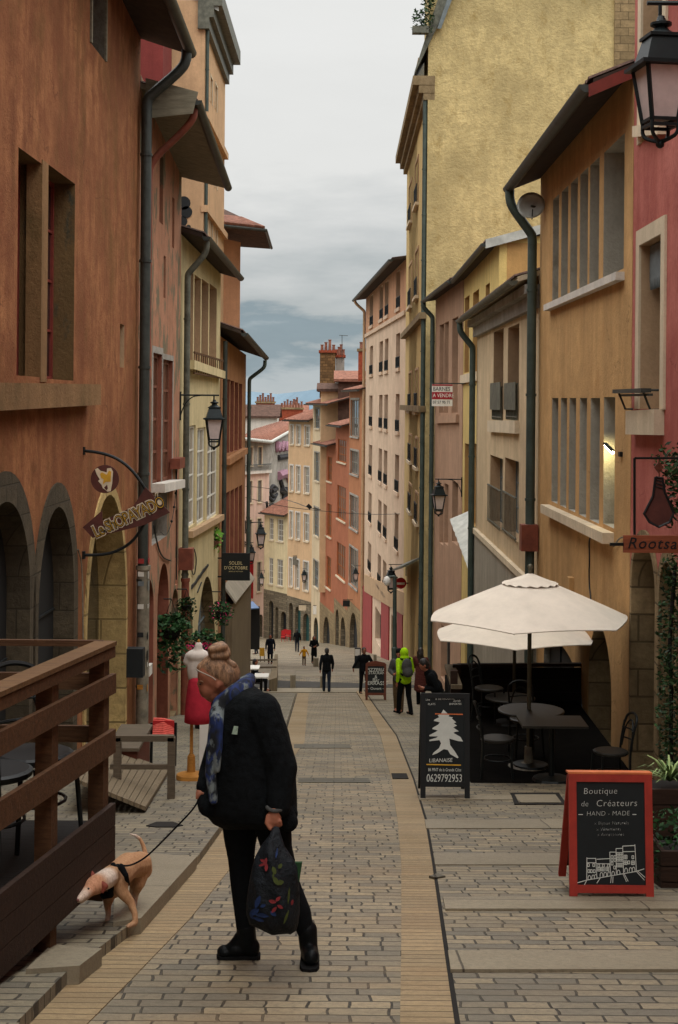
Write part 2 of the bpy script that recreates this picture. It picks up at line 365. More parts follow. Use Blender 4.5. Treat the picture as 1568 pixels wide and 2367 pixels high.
glass('dark_glass', (36, 36, 34)); glass('warm_glass', (78, 62, 50), .2); glass('grey_glass', (96, 96, 92), .15); glass('brown_glass', (86, 56, 42), .3)
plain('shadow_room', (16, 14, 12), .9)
plain('curtain', (150, 140, 124), .9, 0, .35, 9, 0, 0, .1, (8, 8, .5))
paving('cobbles', (118, 110, 94), (168, 150, 118), .19, .122, .007, c3=(136, 112, 82))
paving('grey_cobbles', (112, 106, 92), (162, 146, 116), .2, .115, .007, c3=(120, 104, 80))
paving('tan_setts', (144, 124, 92), (168, 144, 106), 40.0, .098, .006, (78, 62, 44), 0, .012, (136, 106, 72))
paving('granite_slab', (134, 124, 104), (150, 138, 114), 1.3, 3.0, .006, (70, 62, 50), .5, .006)
paving('sidewalk_setts', (112, 106, 92), (150, 138, 112), .21, .11, .008)
paving('ribbed_slab', (120, 114, 102), (128, 122, 108), .05, 30, .006, (96, 90, 80), 0, .003)
paving('gutter_stone', (84, 80, 68), (98, 92, 76), .5, .3, .008)
plain('asphalt', (66, 64, 60), .85, 0, .3, 12, .004); plain('gap_dirt', (24, 21, 17), .95, 0, .4, 9)
plain('soil', (84, 78, 66), .95, 0, .3, 1.5); plain('hill_haze', (96, 116, 130), 1, 0, .2, .004)  # hill colour has the blue-grey distance haze painted in
plain('shop_red', (140, 44, 42), .7, 0, .25, 2)
# ------------------------------------------------------------------ ground
def sheet(name, xs, ds, lift, mat, bmp=None):
    mb = MB(); nx = len(xs)
    vs = [(x, d, gz(d) + lift) for d in ds for x in xs]
    fs = [(j * nx + i, j * nx + i + 1, (j + 1) * nx + i + 1, (j + 1) * nx + i) for j in range(len(ds) - 1) for i in range(nx - 1)]
    mb.add(vs, fs); return struct(mb.build(name, mat))
sheet('ground', [-9000, -600, -60, 60, 600, 9000], [-40, 0, 56, 59.5, 83, 105, 150, 230, 400, 3000, 9000], -.3, 'soil')
sheet('street', [-14, -7, 0, 7, 14], [-6, 0, 10, 20, 30, 40, 56, 59.5, 70, 83, 105, 150, 200], 0, 'cobbles')
def gpoly(name, pts, lift, mat, thick=.2, wpts=False):
    P_ = [G(x, y, lift) for x, y in pts]; mb = MB(); mb.prism(P_, (0, 0, -thick)); return struct(mb.build(name, mat))
def gband(name, L, R, lift, mat, thick=.2):
    """strip between two equally long pixel polylines (left, right)"""
    a = [G(x, y, lift) for x, y in L]; b = [G(x, y, lift) for x, y in R]; mb = MB(); n = len(a); dn = Vector((0, 0, -thick))
    vs = a + b + [p + dn for p in a] + [p + dn for p in b]
    fs = []
    for i in range(n - 1):
        fs += [(i, n + i, n + i + 1, i + 1), (2 * n + i, i, i + 1, 2 * n + i + 1), (n + i, 3 * n + i, 3 * n + i + 1, n + i + 1)]
    fs += [(0, 2 * n, 3 * n, n), (n - 1, 2 * n - 1, 4 * n - 1, 3 * n - 1)]
    mb.add(vs, fs); return struct(mb.build(name, mat))
# right-hand terrace of grey setts, tan gutter bands, black drain joint
RB_L = [(922, 2600), (925, 2367), (928, 2180), (928, 2000), (920, 1900), (905, 1800), (880, 1700), (850, 1640), (822, 1594)]
RB_R = [(1080, 2600), (1052, 2367), (1025, 2180), (1000, 2000), (984, 1900), (955, 1800), (916, 1700), (872, 1640), (840, 1594)]
RG = [(x + max(3, (y - 1560) * .016), y) for x, y in RB_R]
gband('right_gutter_band', RB_L, RB_R, .006, 'tan_setts')
gband('drain_joint', RB_R, RG, .010, 'gap_dirt')
gband('right_paving', RG, [(3200, 2600), (2700, 2367), (2300, 2180), (1900, 2000), (1700, 1900), (1500, 1800), (1300, 1700), (1180, 1640), (1090, 1594)], .012, 'grey_cobbles')
LB_L = [(-70, 2480), (46, 2367), (155, 2257), (311, 2140), (463, 1985), (512, 1919), (590, 1815), (655, 1715), (688, 1602)]
LB_R = [(90, 2480), (200, 2367), (300, 2267), (440, 2122), (530, 2010), (574, 1935), (632, 1815), (704, 1715), (714, 1602)]
gband('left_gutter_band', LB_L, LB_R, .006, 'tan_setts')
SW = [(-900, 2480), (-800, 2367), (-700, 2257), (-500, 2140), (-300, 1985), (-200, 1919), (0, 1815), (200, 1715), (420, 1602)]
o = gband('left_sidewalk', SW, [(x - 4, y - 8) for x, y in LB_L[:6]] + [(583, 1813), (650, 1714), (684, 1602)], .07, 'sidewalk_setts', .3)
gband('kerb_joint', [(x - 9 * (y - 1500) / 700, y) for x, y in LB_L], LB_L, .012, 'gap_dirt')
gpoly('slab_strip', [(1030, 2100), (2000, 2100), (2000, 2072), (1024, 2072)], .028, 'granite_slab')
gpoly('slab_strip', [(1042, 2240), (2200, 2240), (2200, 2196), (1036, 2196)], .028, 'granite_slab')
gpoly('slab_strip', [(1006, 1998), (1320, 1998), (1320, 1972), (1002, 1972)], .02, 'granite_slab')
gpoly('slab_strip', [(986, 1914), (1330, 1914), (1330, 1894), (982, 1894)], .02, 'granite_slab')
gpoly('slab_strip', [(970, 1848), (1300, 1848), (1300, 1838), (967, 1838)], .02, 'granite_slab')
gpoly('drain_strip', [(690, 1808), (857, 1808), (852, 1798), (690, 1798)], .008, 'gutter_stone')
gpoly('drain_strip', [(680, 1729), (812, 1729), (808, 1720), (680, 1720)], .008, 'gutter_stone')
gpoly('ramp_slab', [(262, 2132), (326, 2122), (455, 1980), (268, 1966)], .095, 'granite_slab', .12)
gpoly('ramp_slab', [(60, 2240), (184, 2232), (236, 2192), (120, 2182)], .095, 'granite_slab', .12)
gpoly('ramp_slab', [(-140, 2440), (-25, 2430), (46, 2364), (-120, 2362)], .095, 'granite_slab', .12)
gpoly('drain_grate', [(908, 1799), (945, 1799), (940, 1787), (905, 1787)], .016, 'gap_dirt')
gpoly('manhole_frame', [(1190, 1858), (1310, 1858), (1292, 1832), (1180, 1832)], .024, 'gap_dirt')
gpoly('manhole_lid', [(1200, 1854), (1298, 1854), (1284, 1836), (1190, 1836)], .032, 'granite_slab')
gpoly('cross_road', [(300, 1589), (1060, 1589), (1060, 1564), (300, 1564)], .015, 'asphalt')
gpoly('road_kerb', [(300, 1600), (840, 1600), (838, 1590), (300, 1590)], .03, 'granite_slab')
gpoly('landing', [(420, 1562), (842, 1562), (838, 1546), (420, 1546)], .02, 'granite_slab')
gpoly('drain_cover', [(338, 1908), (362, 1911), (400, 1911), (424, 1907), (400, 1899), (362, 1899)], .078, 'gap_dirt', .05)
gpoly('drain_cover', [(1172, 2562), (1180, 2566), (1190, 2562), (1180, 2558)], .02, 'gap_dirt', .05)
gpoly('drain_cover', [(992, 2024), (1008, 2028), (1030, 2024), (1012, 2018)], .024, 'gutter_stone', .05)
# far hills across the valley
mb = MB(); vs = []; n = 60
for i in range(n + 1):
    x = -4000 + 8000 * i / n; h = 30 + 26 * math.sin(i * .7) + 18 * math.sin(i * 1.9 + 1)
    vs += [(x, 5600, -120), (x, 6000 + 300 * math.sin(i), h), (x, 8000, h * .6 - 60)]
mb.add(vs, [(3 * i + k, 3 * i + 3 + k, 3 * i + 4 + k, 3 * i + 1 + k) for i in range(n) for k in (0, 1)])
struct(mb.build('hills', 'hill_haze', None, True))
# ------------------------------------------------------------------ house kit
def smooth_path(pts, it=2):
    pts = [Vector(p) for p in pts]
    for _ in range(it):
        q = [pts[0]]
        for a, b in zip(pts, pts[1:]): q += [a * .75 + b * .25, a * .25 + b * .75]
        pts = q + [pts[-1]]
    return pts
def loop_of(w):
    u0, u1, z0, z1, a = w
    if not a: return [(u0, z0), (u1, z0), (u1, z1), (u0, z1)]
    m = (u0 + u1) / 2; r = (u1 - u0) / 2; zs = z1 - a
    return [(u0, z0), (u1, z0)] + [(m + r * math.cos(t), zs + a * math.sin(t)) for t in [math.pi * k / 22 for k in range(23)]]
DEF = dict(dep=.22, nx=2, nz=3, fm='grey_frame', gm='dark_glass', fw=.05, sill=None, a=0, kind='window', rm=None, sur=None, mull=None, rail=None, curt=0, sx=.1)
class House:
    def __init__(s, name, label, fac, u0, u1, zt0, zt1, mat, depth=8, pitch=0, group='houses along the street', base=None, cat='house'):
        s.f = fac; s.u0, s.u1, s.zt0, s.zt1, s.mat, s.depth, s.pitch = u0, u1, zt0, zt1, mat, depth, pitch
        mid = fac.pt((u0 + u1) / 2, 0); s.zb = min(gz(fac.pt(u0, 0).y), gz(fac.pt(u1, 0).y)) - 2.0 if base is None else base
        mid.z = gz(mid.y); s.root = thing(name, label, cat, mid, group); s.holes = []; s.wins = []
    def win(s, x0, y0, x1, y1, **kw):
        k = dict(DEF); k.update(kw); (ua, za), (ub, zb) = s.f.hit(x0, y0), s.f.hit(x1, y1)
        s.add(min(ua, ub), max(ua, ub), min(za, zb), max(za, zb), k)
    def add(s, u0, u1, z0, z1, k):
        k2 = dict(DEF); k2.update(k); s.holes.append((u0, u1, z0, z1, k2['a'] * (u1 - u0) / 2)); s.wins.append(k2)
    def finish(s, outer=None):
        f, r = s.f, s.root; rise = s.depth * math.tan(rad(s.pitch)); D = -s.depth
        outer = outer or [(s.u0, s.zb), (s.u1, s.zb), (s.u1, s.zt1), (s.u0, s.zt0)]
        mb = MB(); loops = [loop_of(h) for h in s.holes]; mb.poly(outer, loops, lambda u, z: f.pt(u, z))
        n = len(outer)
        for i in range(n):
            a, b = outer[i], outer[(i + 1) % n]; za = a[1] + (rise if a[1] > s.zb + .01 else 0); zb = b[1] + (rise if b[1] > s.zb + .01 else 0)
            mb.quad(f.pt(a[0], a[1]), f.pt(b[0], b[1]), f.pt(b[0], zb, D), f.pt(a[0], za, D))
        mb.add([f.pt(p[0], p[1] + (rise if p[1] > s.zb + .01 else 0), D) for p in outer], [tuple(range(n))])
        for h, lp, k in zip(s.holes, loops, s.wins):
            m2 = MB() if k['rm'] else mb; m_ = len(lp)
            for i in range(m_):
                a, b = lp[i], lp[(i + 1) % m_]; m2.quad(f.pt(*a, 0), f.pt(*b, 0), f.pt(*b, -k['dep'] - .03), f.pt(*a, -k['dep'] - .03))
            fr = s.window(h, k)
            if k['rm']: m2.build('reveal', k['rm'], r)
        s.wall = mb.build('wall', s.mat, r); return s
    def window(s, h, k):
        f, r = s.f, s.root; u0, u1, z0, z1, a = h; d = k['dep']; w = k['fw']; mb = MB()
        if k['kind'] != 'niche':
            for u in ((u0 + w / 2, u1 - w / 2) if not a else ()): mb.fbox(f, u - w / 2, u + w / 2, z0, z1 - a, -d, -d + .05)
            for z in (z0 + w / 2, z1 - w / 2 - (a * .0)): mb.fbox(f, u0 + w, u1 - w, z - w / 2, z + w / 2, -d, -d + .05)
            for i in range(1, k['nx']):
                u = u0 + (u1 - u0) * i / k['nx']; ww = w * (.9 if i * 2 == k['nx'] else .55); mb.fbox(f, u - ww / 2, u + ww / 2, z0 + w, z1 - w, -d + .002, -d + .045)
            for i in range(1, k['nz']):
                z = z0 + (z1 - z0) * i / k['nz']; mb.fbox(f, u0 + w, u1 - w, z - w * .3, z + w * .3, -d + .004, -d + .04)
        fr = mb.build(k['kind'], k['fm'], r) if mb.v else None
        g = MB(); e = .03; g.quad(f.pt(u0 - e, z0 - e, -d + .012), f.pt(u1 + e, z0 - e, -d + .012), f.pt(u1 + e, z1 + e, -d + .012), f.pt(u0 - e, z1 + e, -d + .012)); g.build('pane' if k['kind'] == 'window' else 'panel', k['gm'], fr or r)
        own = fr or r
        if k['curt']:
            c = MB(); 
            for q0, q1 in ((0.03, .32), (.68, .97)):
                m_ = 8
                for i in range(m_):
                    ua, ub = u0 + (u1 - u0) * (q0 + (q1 - q0) * i / m_), u0 + (u1 - u0) * (q0 + (q1 - q0) * (i + 1) / m_)
                    oa, ob = -d + .02 + .006 * (i % 2), -d + .02 + .006 * ((i + 1) % 2); c.quad(f.pt(ua, z0, oa), f.pt(ub, z0, ob), f.pt(ub, z1, ob), f.pt(ua, z1, oa))
            c.build('curtain', 'curtain', own)
        if k['sill']:
            sm, so_, sh = k['sill']; sb = MB(); sb.fbox(f, u0 - k['sx'], u1 + k['sx'], z0 - sh, z0 - .003, -d + .06, so_); sb.build('sill', sm, own)
        if k['sur']:
            sm, sw, so_ = k['sur']; sb = MB(); sb.fbox(f, u0 - sw, u0 - .002, z0 - .001, z1 + sw, -.05, so_); sb.fbox(f, u1 + .002, u1 + sw, z0 - .001, z1 + sw, -.05, so_); sb.fbox(f, u0 - .002, u1 + .002, z1 + .002, z1 + sw, -.05, so_); sb.build('surround', sm, own)
        if k['rail']:
            rm, rh = k['rail'][:2]; sp_ = k['rail'][3] if len(k['rail']) > 3 else .11; off = k['rail'][2] if len(k['rail']) > 2 else .06; sb = MB(); sb.fbox(f, u0, u1, z0 + rh - .03, z0 + rh, off - .02, off + .02); sb.fbox(f, u0, u1, z0 + .06, z0 + .085, off - .015, off + .015)
            nb = max(3, int((u1 - u0) / sp_))
            for i in range(nb + 1):
                u = u0 + (u1 - u0) * i / nb; sb.fbox(f, u - .008, u + .008, z0, z0 + rh - .01, off - .008, off + .008)
            sb.build('railing', rm, own)
        return fr
    def roof(s, over, zl0, zl1, pitch, depth, tile='brown_tile', soffit='dark_wood_soffit', per=.24, ue=(.15, .15), gut='zinc', gr=.08, thick=.1, fascia=.0):
        f, r = s.f, s.root; tg = math.tan(rad(pitch)); ua, ub = s.u0 - ue[0], s.u1 + ue[1]
        zl = lambda u: zl0 + (zl1 - zl0) * (u - s.u0) / (s.u1 - s.u0)
        mb = MB(); pts = lambda u: [f.pt(u, zl(u), over), f.pt(u, zl(u) + thick, over), f.pt(u, zl(u) + thick + (over + depth) * tg, -depth), f.pt(u, zl(u) + (over + depth) * tg, -depth)]
        A_, B_ = pts(ua), pts(ub); mb.hexa([A_[0], B_[0], B_[3], A_[3], A_[1], B_[1], B_[2], A_[2]]); rf = mb.build('roof', soffit, r)
        t = MB(); nc = max(8, int((ub - ua) / per) * 6); rows = 10; L = over + depth + .06
        vs = []
        for j in range(rows + 1):
            for i in range(nc + 1):
                u = ua + (ub - ua) * i / nc; ph = (u - ua) / per * 2 * math.pi; hh = thick + .02 + .045 * max(-.35, math.sin(ph)); oo = over + .06 - L * j / rows
                vs.append(f.pt(u, zl(u) + (over - oo) * tg + hh, oo))
        t.add(vs, [(j * (nc + 1) + i, j * (nc + 1) + i + 1, (j + 1) * (nc + 1) + i + 1, (j + 1) * (nc + 1) + i) for j in range(rows) for i in range(nc)])
        t.add([vs[i] for i in range(nc + 1)] + [f.pt(ua + (ub - ua) * i / nc, zl(ua + (ub - ua) * i / nc) + thick - .01, over + .05) for i in range(nc + 1)], [(i, i + 1, nc + 2 + i, nc + 1 + i) for i in range(nc)])
        t.build('roof_tiles', tile, rf, True)
        if gut:
            g = MB(); m_ = 8; o0 = over + gr * .9
            ring = lambda u: [f.pt(u, zl(u) + .02 - gr * math.sin(math.pi * k / m_), o0 + gr * math.cos(math.pi * k / m_)) for k in range(m_ + 1)] + [f.pt(u, zl(u) + .02 - gr * .8 * math.sin(math.pi * k / m_), o0 + gr * .8 * math.cos(math.pi * k / m_)) for k in range(m_, -1, -1)]
            A_, B_ = ring(ua - .02), ring(ub + .02); n = len(A_); g.add(A_ + B_, [(i, (i + 1) % n, n + (i + 1) % n, n + i) for i in range(n)]); 
            g.add(A_[:m_ + 1], [tuple(range(m_ + 1))]); g.add(B_[:m_ + 1], [tuple(range(m_ + 1))]); g.build('gutter', gut, r, 40)
    def pipe(s, u, ztop, over, zbot=None, r=.055, mat='zinc', off=.1, drop=.5, neck=True, foot=None):
        f = s.f; zb = gz(f.pt(u, 0).y) - .1 if zbot is None else zbot
        pts = [f.pt(u, ztop, over), f.pt(u, ztop - .18, over), f.pt(u, ztop - .18 - drop * .25, over - (over - off) * .12), f.pt(u, ztop - .18 - drop * .9, off + (over - off) * .1), f.pt(u, ztop - .2 - drop, off), f.pt(u, ztop - .5 - drop, off)] if neck else [f.pt(u, ztop, off), f.pt(u, ztop - .3, off)]
        p = smooth_path(pts) + [f.pt(u, zb, off)]; mb = MB(); mb.tube(p, r, 10)
        z = ztop - 1.2 - drop
        while z > zb + .5: mb.tube([f.pt(u, z, off), f.pt(u, z - .05, off)], r * 1.18, 10); z -= 2.0
        o = mb.build('downpipe', mat, s.root, 45)
        if foot:
            fm, hgt, fr = foot; m2 = MB(); m2.tube([f.pt(u, zb, off + .01), f.pt(u, zb + hgt, off + .01)], r * fr, 10); m2.tube([f.pt(u, zb + hgt, off + .01), f.pt(u, zb + hgt + .08, off + .01)], r * fr * 1.18, 10); m2.build('pipe_foot', fm, o, 45)
        return o
    def ledge(s, x0, y0, x1, y1, h, out, mat, name='ledge'):
        ua, za = s.f.hit(x0, y0); ub, zb = s.f.hit(x1, y1); mb = MB()
        mb.hexa([s.f.pt(ua, za - h, -.02), s.f.pt(ub, zb - h, -.02), s.f.pt(ub, zb - h, out), s.f.pt(ua, za - h, out), s.f.pt(ua, za, -.02), s.f.pt(ub, zb, -.02), s.f.pt(ub, zb, out), s.f.pt(ua, za, out)])
        return mb.build(name, mat, s.root)
    def patch(s, x0, y0, x1, y1, out, mat, name):
        (ua, za), (ub, zb) = s.f.hit(x0, y0), s.f.hit(x1, y1); mb = MB(); mb.fbox(s.f, min(ua, ub), max(ua, ub), min(za, zb), max(za, zb), -.02, out); return mb.build(name, mat, s.root)
    def arch_ring(s, x0, y0, x1, y1, wpx, mat, out=.04, a=1.0):
        (ua, za), (ub, zb) = s.f.hit(x0, y0), s.f.hit(x1, y1); u0, u1, z0, z1 = min(ua, ub), max(ua, ub), min(za, zb), max(za, zb)
        inner = loop_of((u0 + .003, u1 - .003, z0, z1 - .003, a * (u1 - u0) / 2))[1:]; inner = [(u1 - .003, z0)] + inner[1:] + [(u0 + .003, z0)]
        outr = loop_of((u0 - wpx, u1 + wpx, z0, z1 + wpx * 1.15, a * (u1 - u0) / 2 + wpx))[1:]; outr = [(u1 + wpx, z0)] + outr[1:] + [(u0 - wpx, z0)]
        mb = MB(); n = len(inner); f = s.f
        for i in range(n - 1):
            p, q, a_, b_ = inner[i], inner[i + 1], outr[i], outr[i + 1]
            mb.hexa([f.pt(*p, -.03), f.pt(*q, -.03), f.pt(*b_, -.03), f.pt(*a_, -.03), f.pt(*p, out), f.pt(*q, out), f.pt(*b_, out), f.pt(*a_, out)])
        return mb.build('arch_stones', mat, s.root)
G_ = 'houses stepping down the left side'; GR = 'houses stepping down the right side'; GF = 'houses at the bottom of the street'
# ---- L1 terracotta house -------------------------------------------------
fL1 = Fac((-4.762, -14.0), (-3.82, 26.8)); L1 = House('terracotta_house', 'terracotta rendered house at left with two stone arches and one tall double window', fL1, 0, fL1.L, 11.6, 8.75, 'terracotta_render', 8, 18, G_)
dw = dict(dep=.36, nx=1, nz=4, fm='red_frame', gm='dark_glass', fw=.06, rm='olive_render')
L1.win(43, 340, 96, 872, **dw); L1.win(107, 376, 170, 880, **dw)
L1.win(212, -60, 242, 140, dep=.3, nx=1, nz=1, rm='dark_grey_render', sur=('grey_board', .09, .03), fm='grey_frame')
L1.win(278, 748, 287, 850, dep=.2, nx=1, nz=1, rm='sandy_trim')
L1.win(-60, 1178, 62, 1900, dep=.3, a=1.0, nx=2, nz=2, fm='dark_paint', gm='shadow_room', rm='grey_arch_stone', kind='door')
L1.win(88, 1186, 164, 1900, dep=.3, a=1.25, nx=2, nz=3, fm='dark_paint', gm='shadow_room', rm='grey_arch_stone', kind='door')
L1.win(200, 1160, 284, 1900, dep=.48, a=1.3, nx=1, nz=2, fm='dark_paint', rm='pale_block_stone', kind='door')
z0_, z1_ = fL1.hit(107, 880)[1], fL1.hit(107, 400)[1]
for d_ in (9.5, 2.0, -6.0):
    for q_ in (0, 2.1): L1.add(d_ + 14 + q_, d_ + 15.7 + q_, z0_, z1_, dw)
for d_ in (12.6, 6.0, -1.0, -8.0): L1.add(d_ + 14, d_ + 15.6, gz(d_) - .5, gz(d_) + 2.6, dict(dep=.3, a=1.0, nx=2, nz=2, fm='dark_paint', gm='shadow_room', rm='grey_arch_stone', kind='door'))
L1.finish(); L1.roof(.85, 11.3, 8.2, 18, 8, per=.24, soffit='dark_wood_soffit', gr=.11, ue=(.1, .05)); 
L1.arch_ring(-60, 1178, 62, 1900, .32, 'grey_arch_stone', .02); L1.arch_ring(88, 1186, 164, 1900, .30, 'grey_arch_stone', .02, 1.25); L1.arch_ring(200, 1160, 284, 1900, .16, 'pale_block_stone', .03, 1.3)
L1.ledge(-160, 882, 202, 888, .32, .22, 'mullion_stone', 'sill')
u, z = fL1.hit(96.5, 372); u2, z2 = fL1.hit(106.5, 880); mb = MB(); mb.fbox(fL1, u + .003, u2 - .003, z2 - .02, z + .02, -.2, .012); mb.build('mullion', 'mullion_stone', L1.root)
L1.pipe(fL1.L - .2, 8.2, .9, r=.1, mat='zinc', off=.16, drop=.75, foot=('cast_iron_pipe', 3.2, 1.2))
# ---- L2 pink peeling house ----------------------------------------------
fL2 = Fac((-3.82, 26.85), (-3.72, 33.0)); L2 = House('pink_house', 'pink house with peeling grey patches, slit windows and boarded eave', fL2, 0, fL2.L, 7.8, 7.0, 'pink_peeling_render', 7, 14, G_)
for x0, y0, x1, y1 in ((370, 355, 377, 520), (399, 455, 403, 575), (379, 590, 383, 690), (406, 1180, 410, 1350)): L2.win(x0, y0, x1, y1, dep=.12, nx=1, nz=1, fm='red_frame', gm='brown_glass', fw=.03)
L2.win(354, 815, 372, 1118, dep=.13, nx=2, nz=4, fm='rust_frame', gm='brown_glass', fw=.09, rm='rust_render', sur=('grey_render', .14, .01)); L2.win(377, 830, 397, 1110, dep=.13, nx=2, nz=4, fm='rust_frame', gm='brown_glass', fw=.09, rm='rust_render', sur=('grey_render', .12, .01))
L2.win(352, 1150, 386, 1238, dep=.25, nx=3, nz=1, fm='grey_frame', rm='grey_render')
L2.win(322, 1352, 353, 1690, dep=.35, a=.7, nx=1, nz=1, gm='rust_render', rm='rust_render', kind='door'); L2.win(365, 1313, 388, 1660, dep=.3, a=1.1, nx=1, nz=1, gm='rust_render', rm='rust_render', kind='door'); L2.win(396, 1370, 411, 1640, dep=.3, a=1.0, nx=1, nz=1, gm='worn_stone', rm='worn_stone', kind='door')
L2.finish(); L2.roof(1.0, 7.28, 6.6, 14, 7, soffit='grey_board', ue=(.02, .1), gr=.09)
L2.ledge(350, 1118, 400, 1108, .18, .28, 'white_plaster', 'sill')
mb = MB(); mb.hexa([fL2.pt(-.05, 6.95, .1), fL2.pt(-.02, 6.95, .1), fL2.pt(-.02, 7.05, 1.0), fL2.pt(-.05, 7.05, 1.0), fL2.pt(-.05, 7.72, .1), fL2.pt(-.02, 7.72, .1), fL2.pt(-.02, 7.46, 1.1), fL2.pt(-.05, 7.46, 1.1)]); mb.build('bargeboard', 'grey_board', L2.root)
mb = MB(); mb.tube(smooth_path([fL2.pt(.25, 7.2, 1.0), fL2.pt(.25, 7.0, .98), fL2.pt(.3, 6.7, .7), fL2.pt(.35, 6.2, .14), fL2.pt(.35, 5.8, .12)]) + [fL2.pt(.35, -4.5, .12)], .07, 10); mb.build('downpipe', 'rust_pipe', L2.root, 45)
# ---- L3 cream house ------------------------------------------------------
fL3 = Fac((-3.72, 33.05), (-3.56, 42.2)); L3 = House('cream_house', 'cream house with white framed windows, dark eave and black painted sign', fL3, 0, fL3.L, 5.5, 5.4, 'cream_render', 8, 16, G_)
for x0, x1, y0 in ((434, 446, 622), (450, 463, 634), (467, 481, 644), (485, 500, 655)): L3.win(x0, y0, x1, 838 + (x1 - 445) * .3, dep=.45, nx=1, nz=2, fm='grey_frame', gm='brown_glass', rm='sandy_trim')
for x0, x1, y0, y1 in ((434, 451, 985, 1210), (457, 474, 990, 1202), (480, 503, 995, 1188)): L3.win(x0, y0, x1, y1, dep=.1, nx=2, nz=4, fm='white_frame', gm='grey_glass', fw=.07, curt=1)
L3.win(452, 1362, 497, 1640, dep=.3, a=1.2, nx=3, nz=3, fm='blue_grey_frame', gm='grey_glass', kind='door', rm='worn_stone'); L3.win(424, 1400, 444, 1640, dep=.3, a=1.0, nx=1, nz=1, gm='worn_stone', rm='worn_stone', kind='door')
L3.finish(); L3.roof(.5, 5.42, 5.28, 16, 8, ue=(.05, .1), gr=.1)
L3.ledge(431, 832, 506, 858, .22, .2, 'cream_render', 'sill'); L3.ledge(432, 1228, 508, 1188, .16, .16, 'sandy_trim', 'sill')
u, z = fL3.hit(434, 812); u2, _ = fL3.hit(503, 845); mb = MB()
mb.fbox(fL3, u, u2, z - .05, z, .14, .18); mb.fbox(fL3, u, u2, z - .55, z - .51, .14, .18)
for i in range(15): mb.fbox(fL3, u + (u2 - u) * i / 14 - .012, u + (u2 - u) * i / 14 + .012, z - .55, z, .15, .17)
mb.build('railing', 'brown_wood', L3.root)
L3.pipe(.12, 5.35, .58, r=.075, mat='old_zinc', off=.14, drop=.6, foot=('rust_pipe', 3.3, 1.25)); mb = MB(); mb.box(fL3.pt(.12, -2.1, .16), (.34, .34, .5)); mb.build('pipe_box', 'rust_pipe', L3.root)
(u, z), (u2, z2) = fL3.hit(441, 1362), fL3.hit(480, 1303); mb = MB(); dz = z2 - z
mb.prism([fL3.pt(u + (u2 - u) * p, z + dz * q, .01) for p, q in ((0, .0), (.1, .1), (.2, .05), (.35, .3), (.5, .26), (.62, .5), (.8, .52), (1, .72), (.98, 1), (.8, .94), (.7, .98), (.5, .7), (.4, .76), (.2, .44), (.02, .48))], fL3.n * .03); mb.build('painted_sign', 'dark_paint', L3.root)
(u, z), (u2, z2) = fL3.hit(455, 1370), fL3.hit(464, 1345); mb = MB(); mb.prism([fL3.pt(u, z, .01), fL3.pt(u2, z + .15, .01), fL3.pt(u2, z2, .01), fL3.pt(u, z2 - .15, .01)], fL3.n * .03); mb.build('painted_sign', 'dark_paint', L3.root)
# ---- L4 orange-tan house with the boarded shopfront ----------------------
fL4 = Fac((-3.56, 42.25), (-3.40, 51.5)); L4 = House('tan_house', 'tan orange house past the cream one, strip windows and a grey boarded shopfront', fL4, 0, fL4.L, 3.55, 3.3, 'tan_orange_render', 8, 18, G_)
for x0, x1 in ((523, 530), (533, 540), (543, 550), (553, 559)):
    L4.win(x0, 876 + (x0 - 523) * .35, x1, 1046 - (x0 - 523) * .3, dep=.4, nx=1, nz=2, fm='rust_frame', gm='brown_glass', rm='rust_render'); L4.win(x0, 1140 - (x0 - 523) * .5, x1, 1300 - (x0 - 523) * .7, dep=.4, nx=1, nz=2, fm='rust_frame', gm='brown_glass', rm='rust_render')
L4.win(545, 1420, 560, 1620, dep=.3, nx=1, nz=2, gm='shadow_room', kind='door')
L4.finish(); L4.roof(.62, 3.62, 3.2, 18, 8, ue=(.1, .1), gr=.11, soffit='dark_wood_soffit'); L4.ledge(519, 1060, 562, 1035, .2, .18, 'tan_orange_render', 'sill')
L4.pipe(.1, 3.4, .1, r=.07, mat='zinc', off=.14, neck=False); L4.pipe(fL4.L - .15, 3.1, .7, r=.07, mat='green_pipe', off=.14, drop=.5)
# boarded shopfront box projecting from L4
u0_, u1_ = 1.75, 9.1; mb = MB(); ot = .27
mb.hexa([fL4.pt(u0_, gz(44) - 1, 0), fL4.pt(u1_, gz(51) - 1, 0), fL4.pt(u1_, gz(51) - 1, ot), fL4.pt(u0_, gz(44) - 1, ot), fL4.pt(u0_, -4.7, 0), fL4.pt(u1_, -4.9, 0), fL4.pt(u1_, -4.93, ot), fL4.pt(u0_, -4.73, ot)]); sf = mb.build('shopfront', 'weathered_boards', L4.root)
mb = MB(); mb.hexa([fL4.pt(u0_ - .1, -4.2, 0), fL4.pt(u1_ + .1, -4.4, 0), fL4.pt(u1_ + .1, -4.9, ot + .1), fL4.pt(u0_ - .1, -4.7, ot + .1), fL4.pt(u0_ - .1, -4.1, 0), fL4.pt(u1_ + .1, -4.3, 0), fL4.pt(u1_ + .1, -4.84, ot + .12), fL4.pt(u0_ - .1, -4.64, ot + .12)]); mb.build('canopy', 'concrete', sf)
def wire(H, pts, mat='black_iron', w=.012, name='wall_cable'):
    mb = MB(); mb.tube(smooth_path([H.f.pt(*H.f.hit(x, y), .03) for x, y in pts]), w, 5); mb.build(name, mat, H.root)
wire(L2, [(352, 1215), (360, 1255), (368, 1280), (378, 1292), (392, 1296)], w=.018); wire(L2, [(404, 1060), (407, 1180), (405, 1340)], w=.014); wire(L3, [(447, 1270), (452, 1290), (449, 1325), (443, 1330), (440, 1310)], w=.016); wire(L1, [(176, 1270), (186, 1300), (188, 1480)], 'cast_iron_pipe', .012)
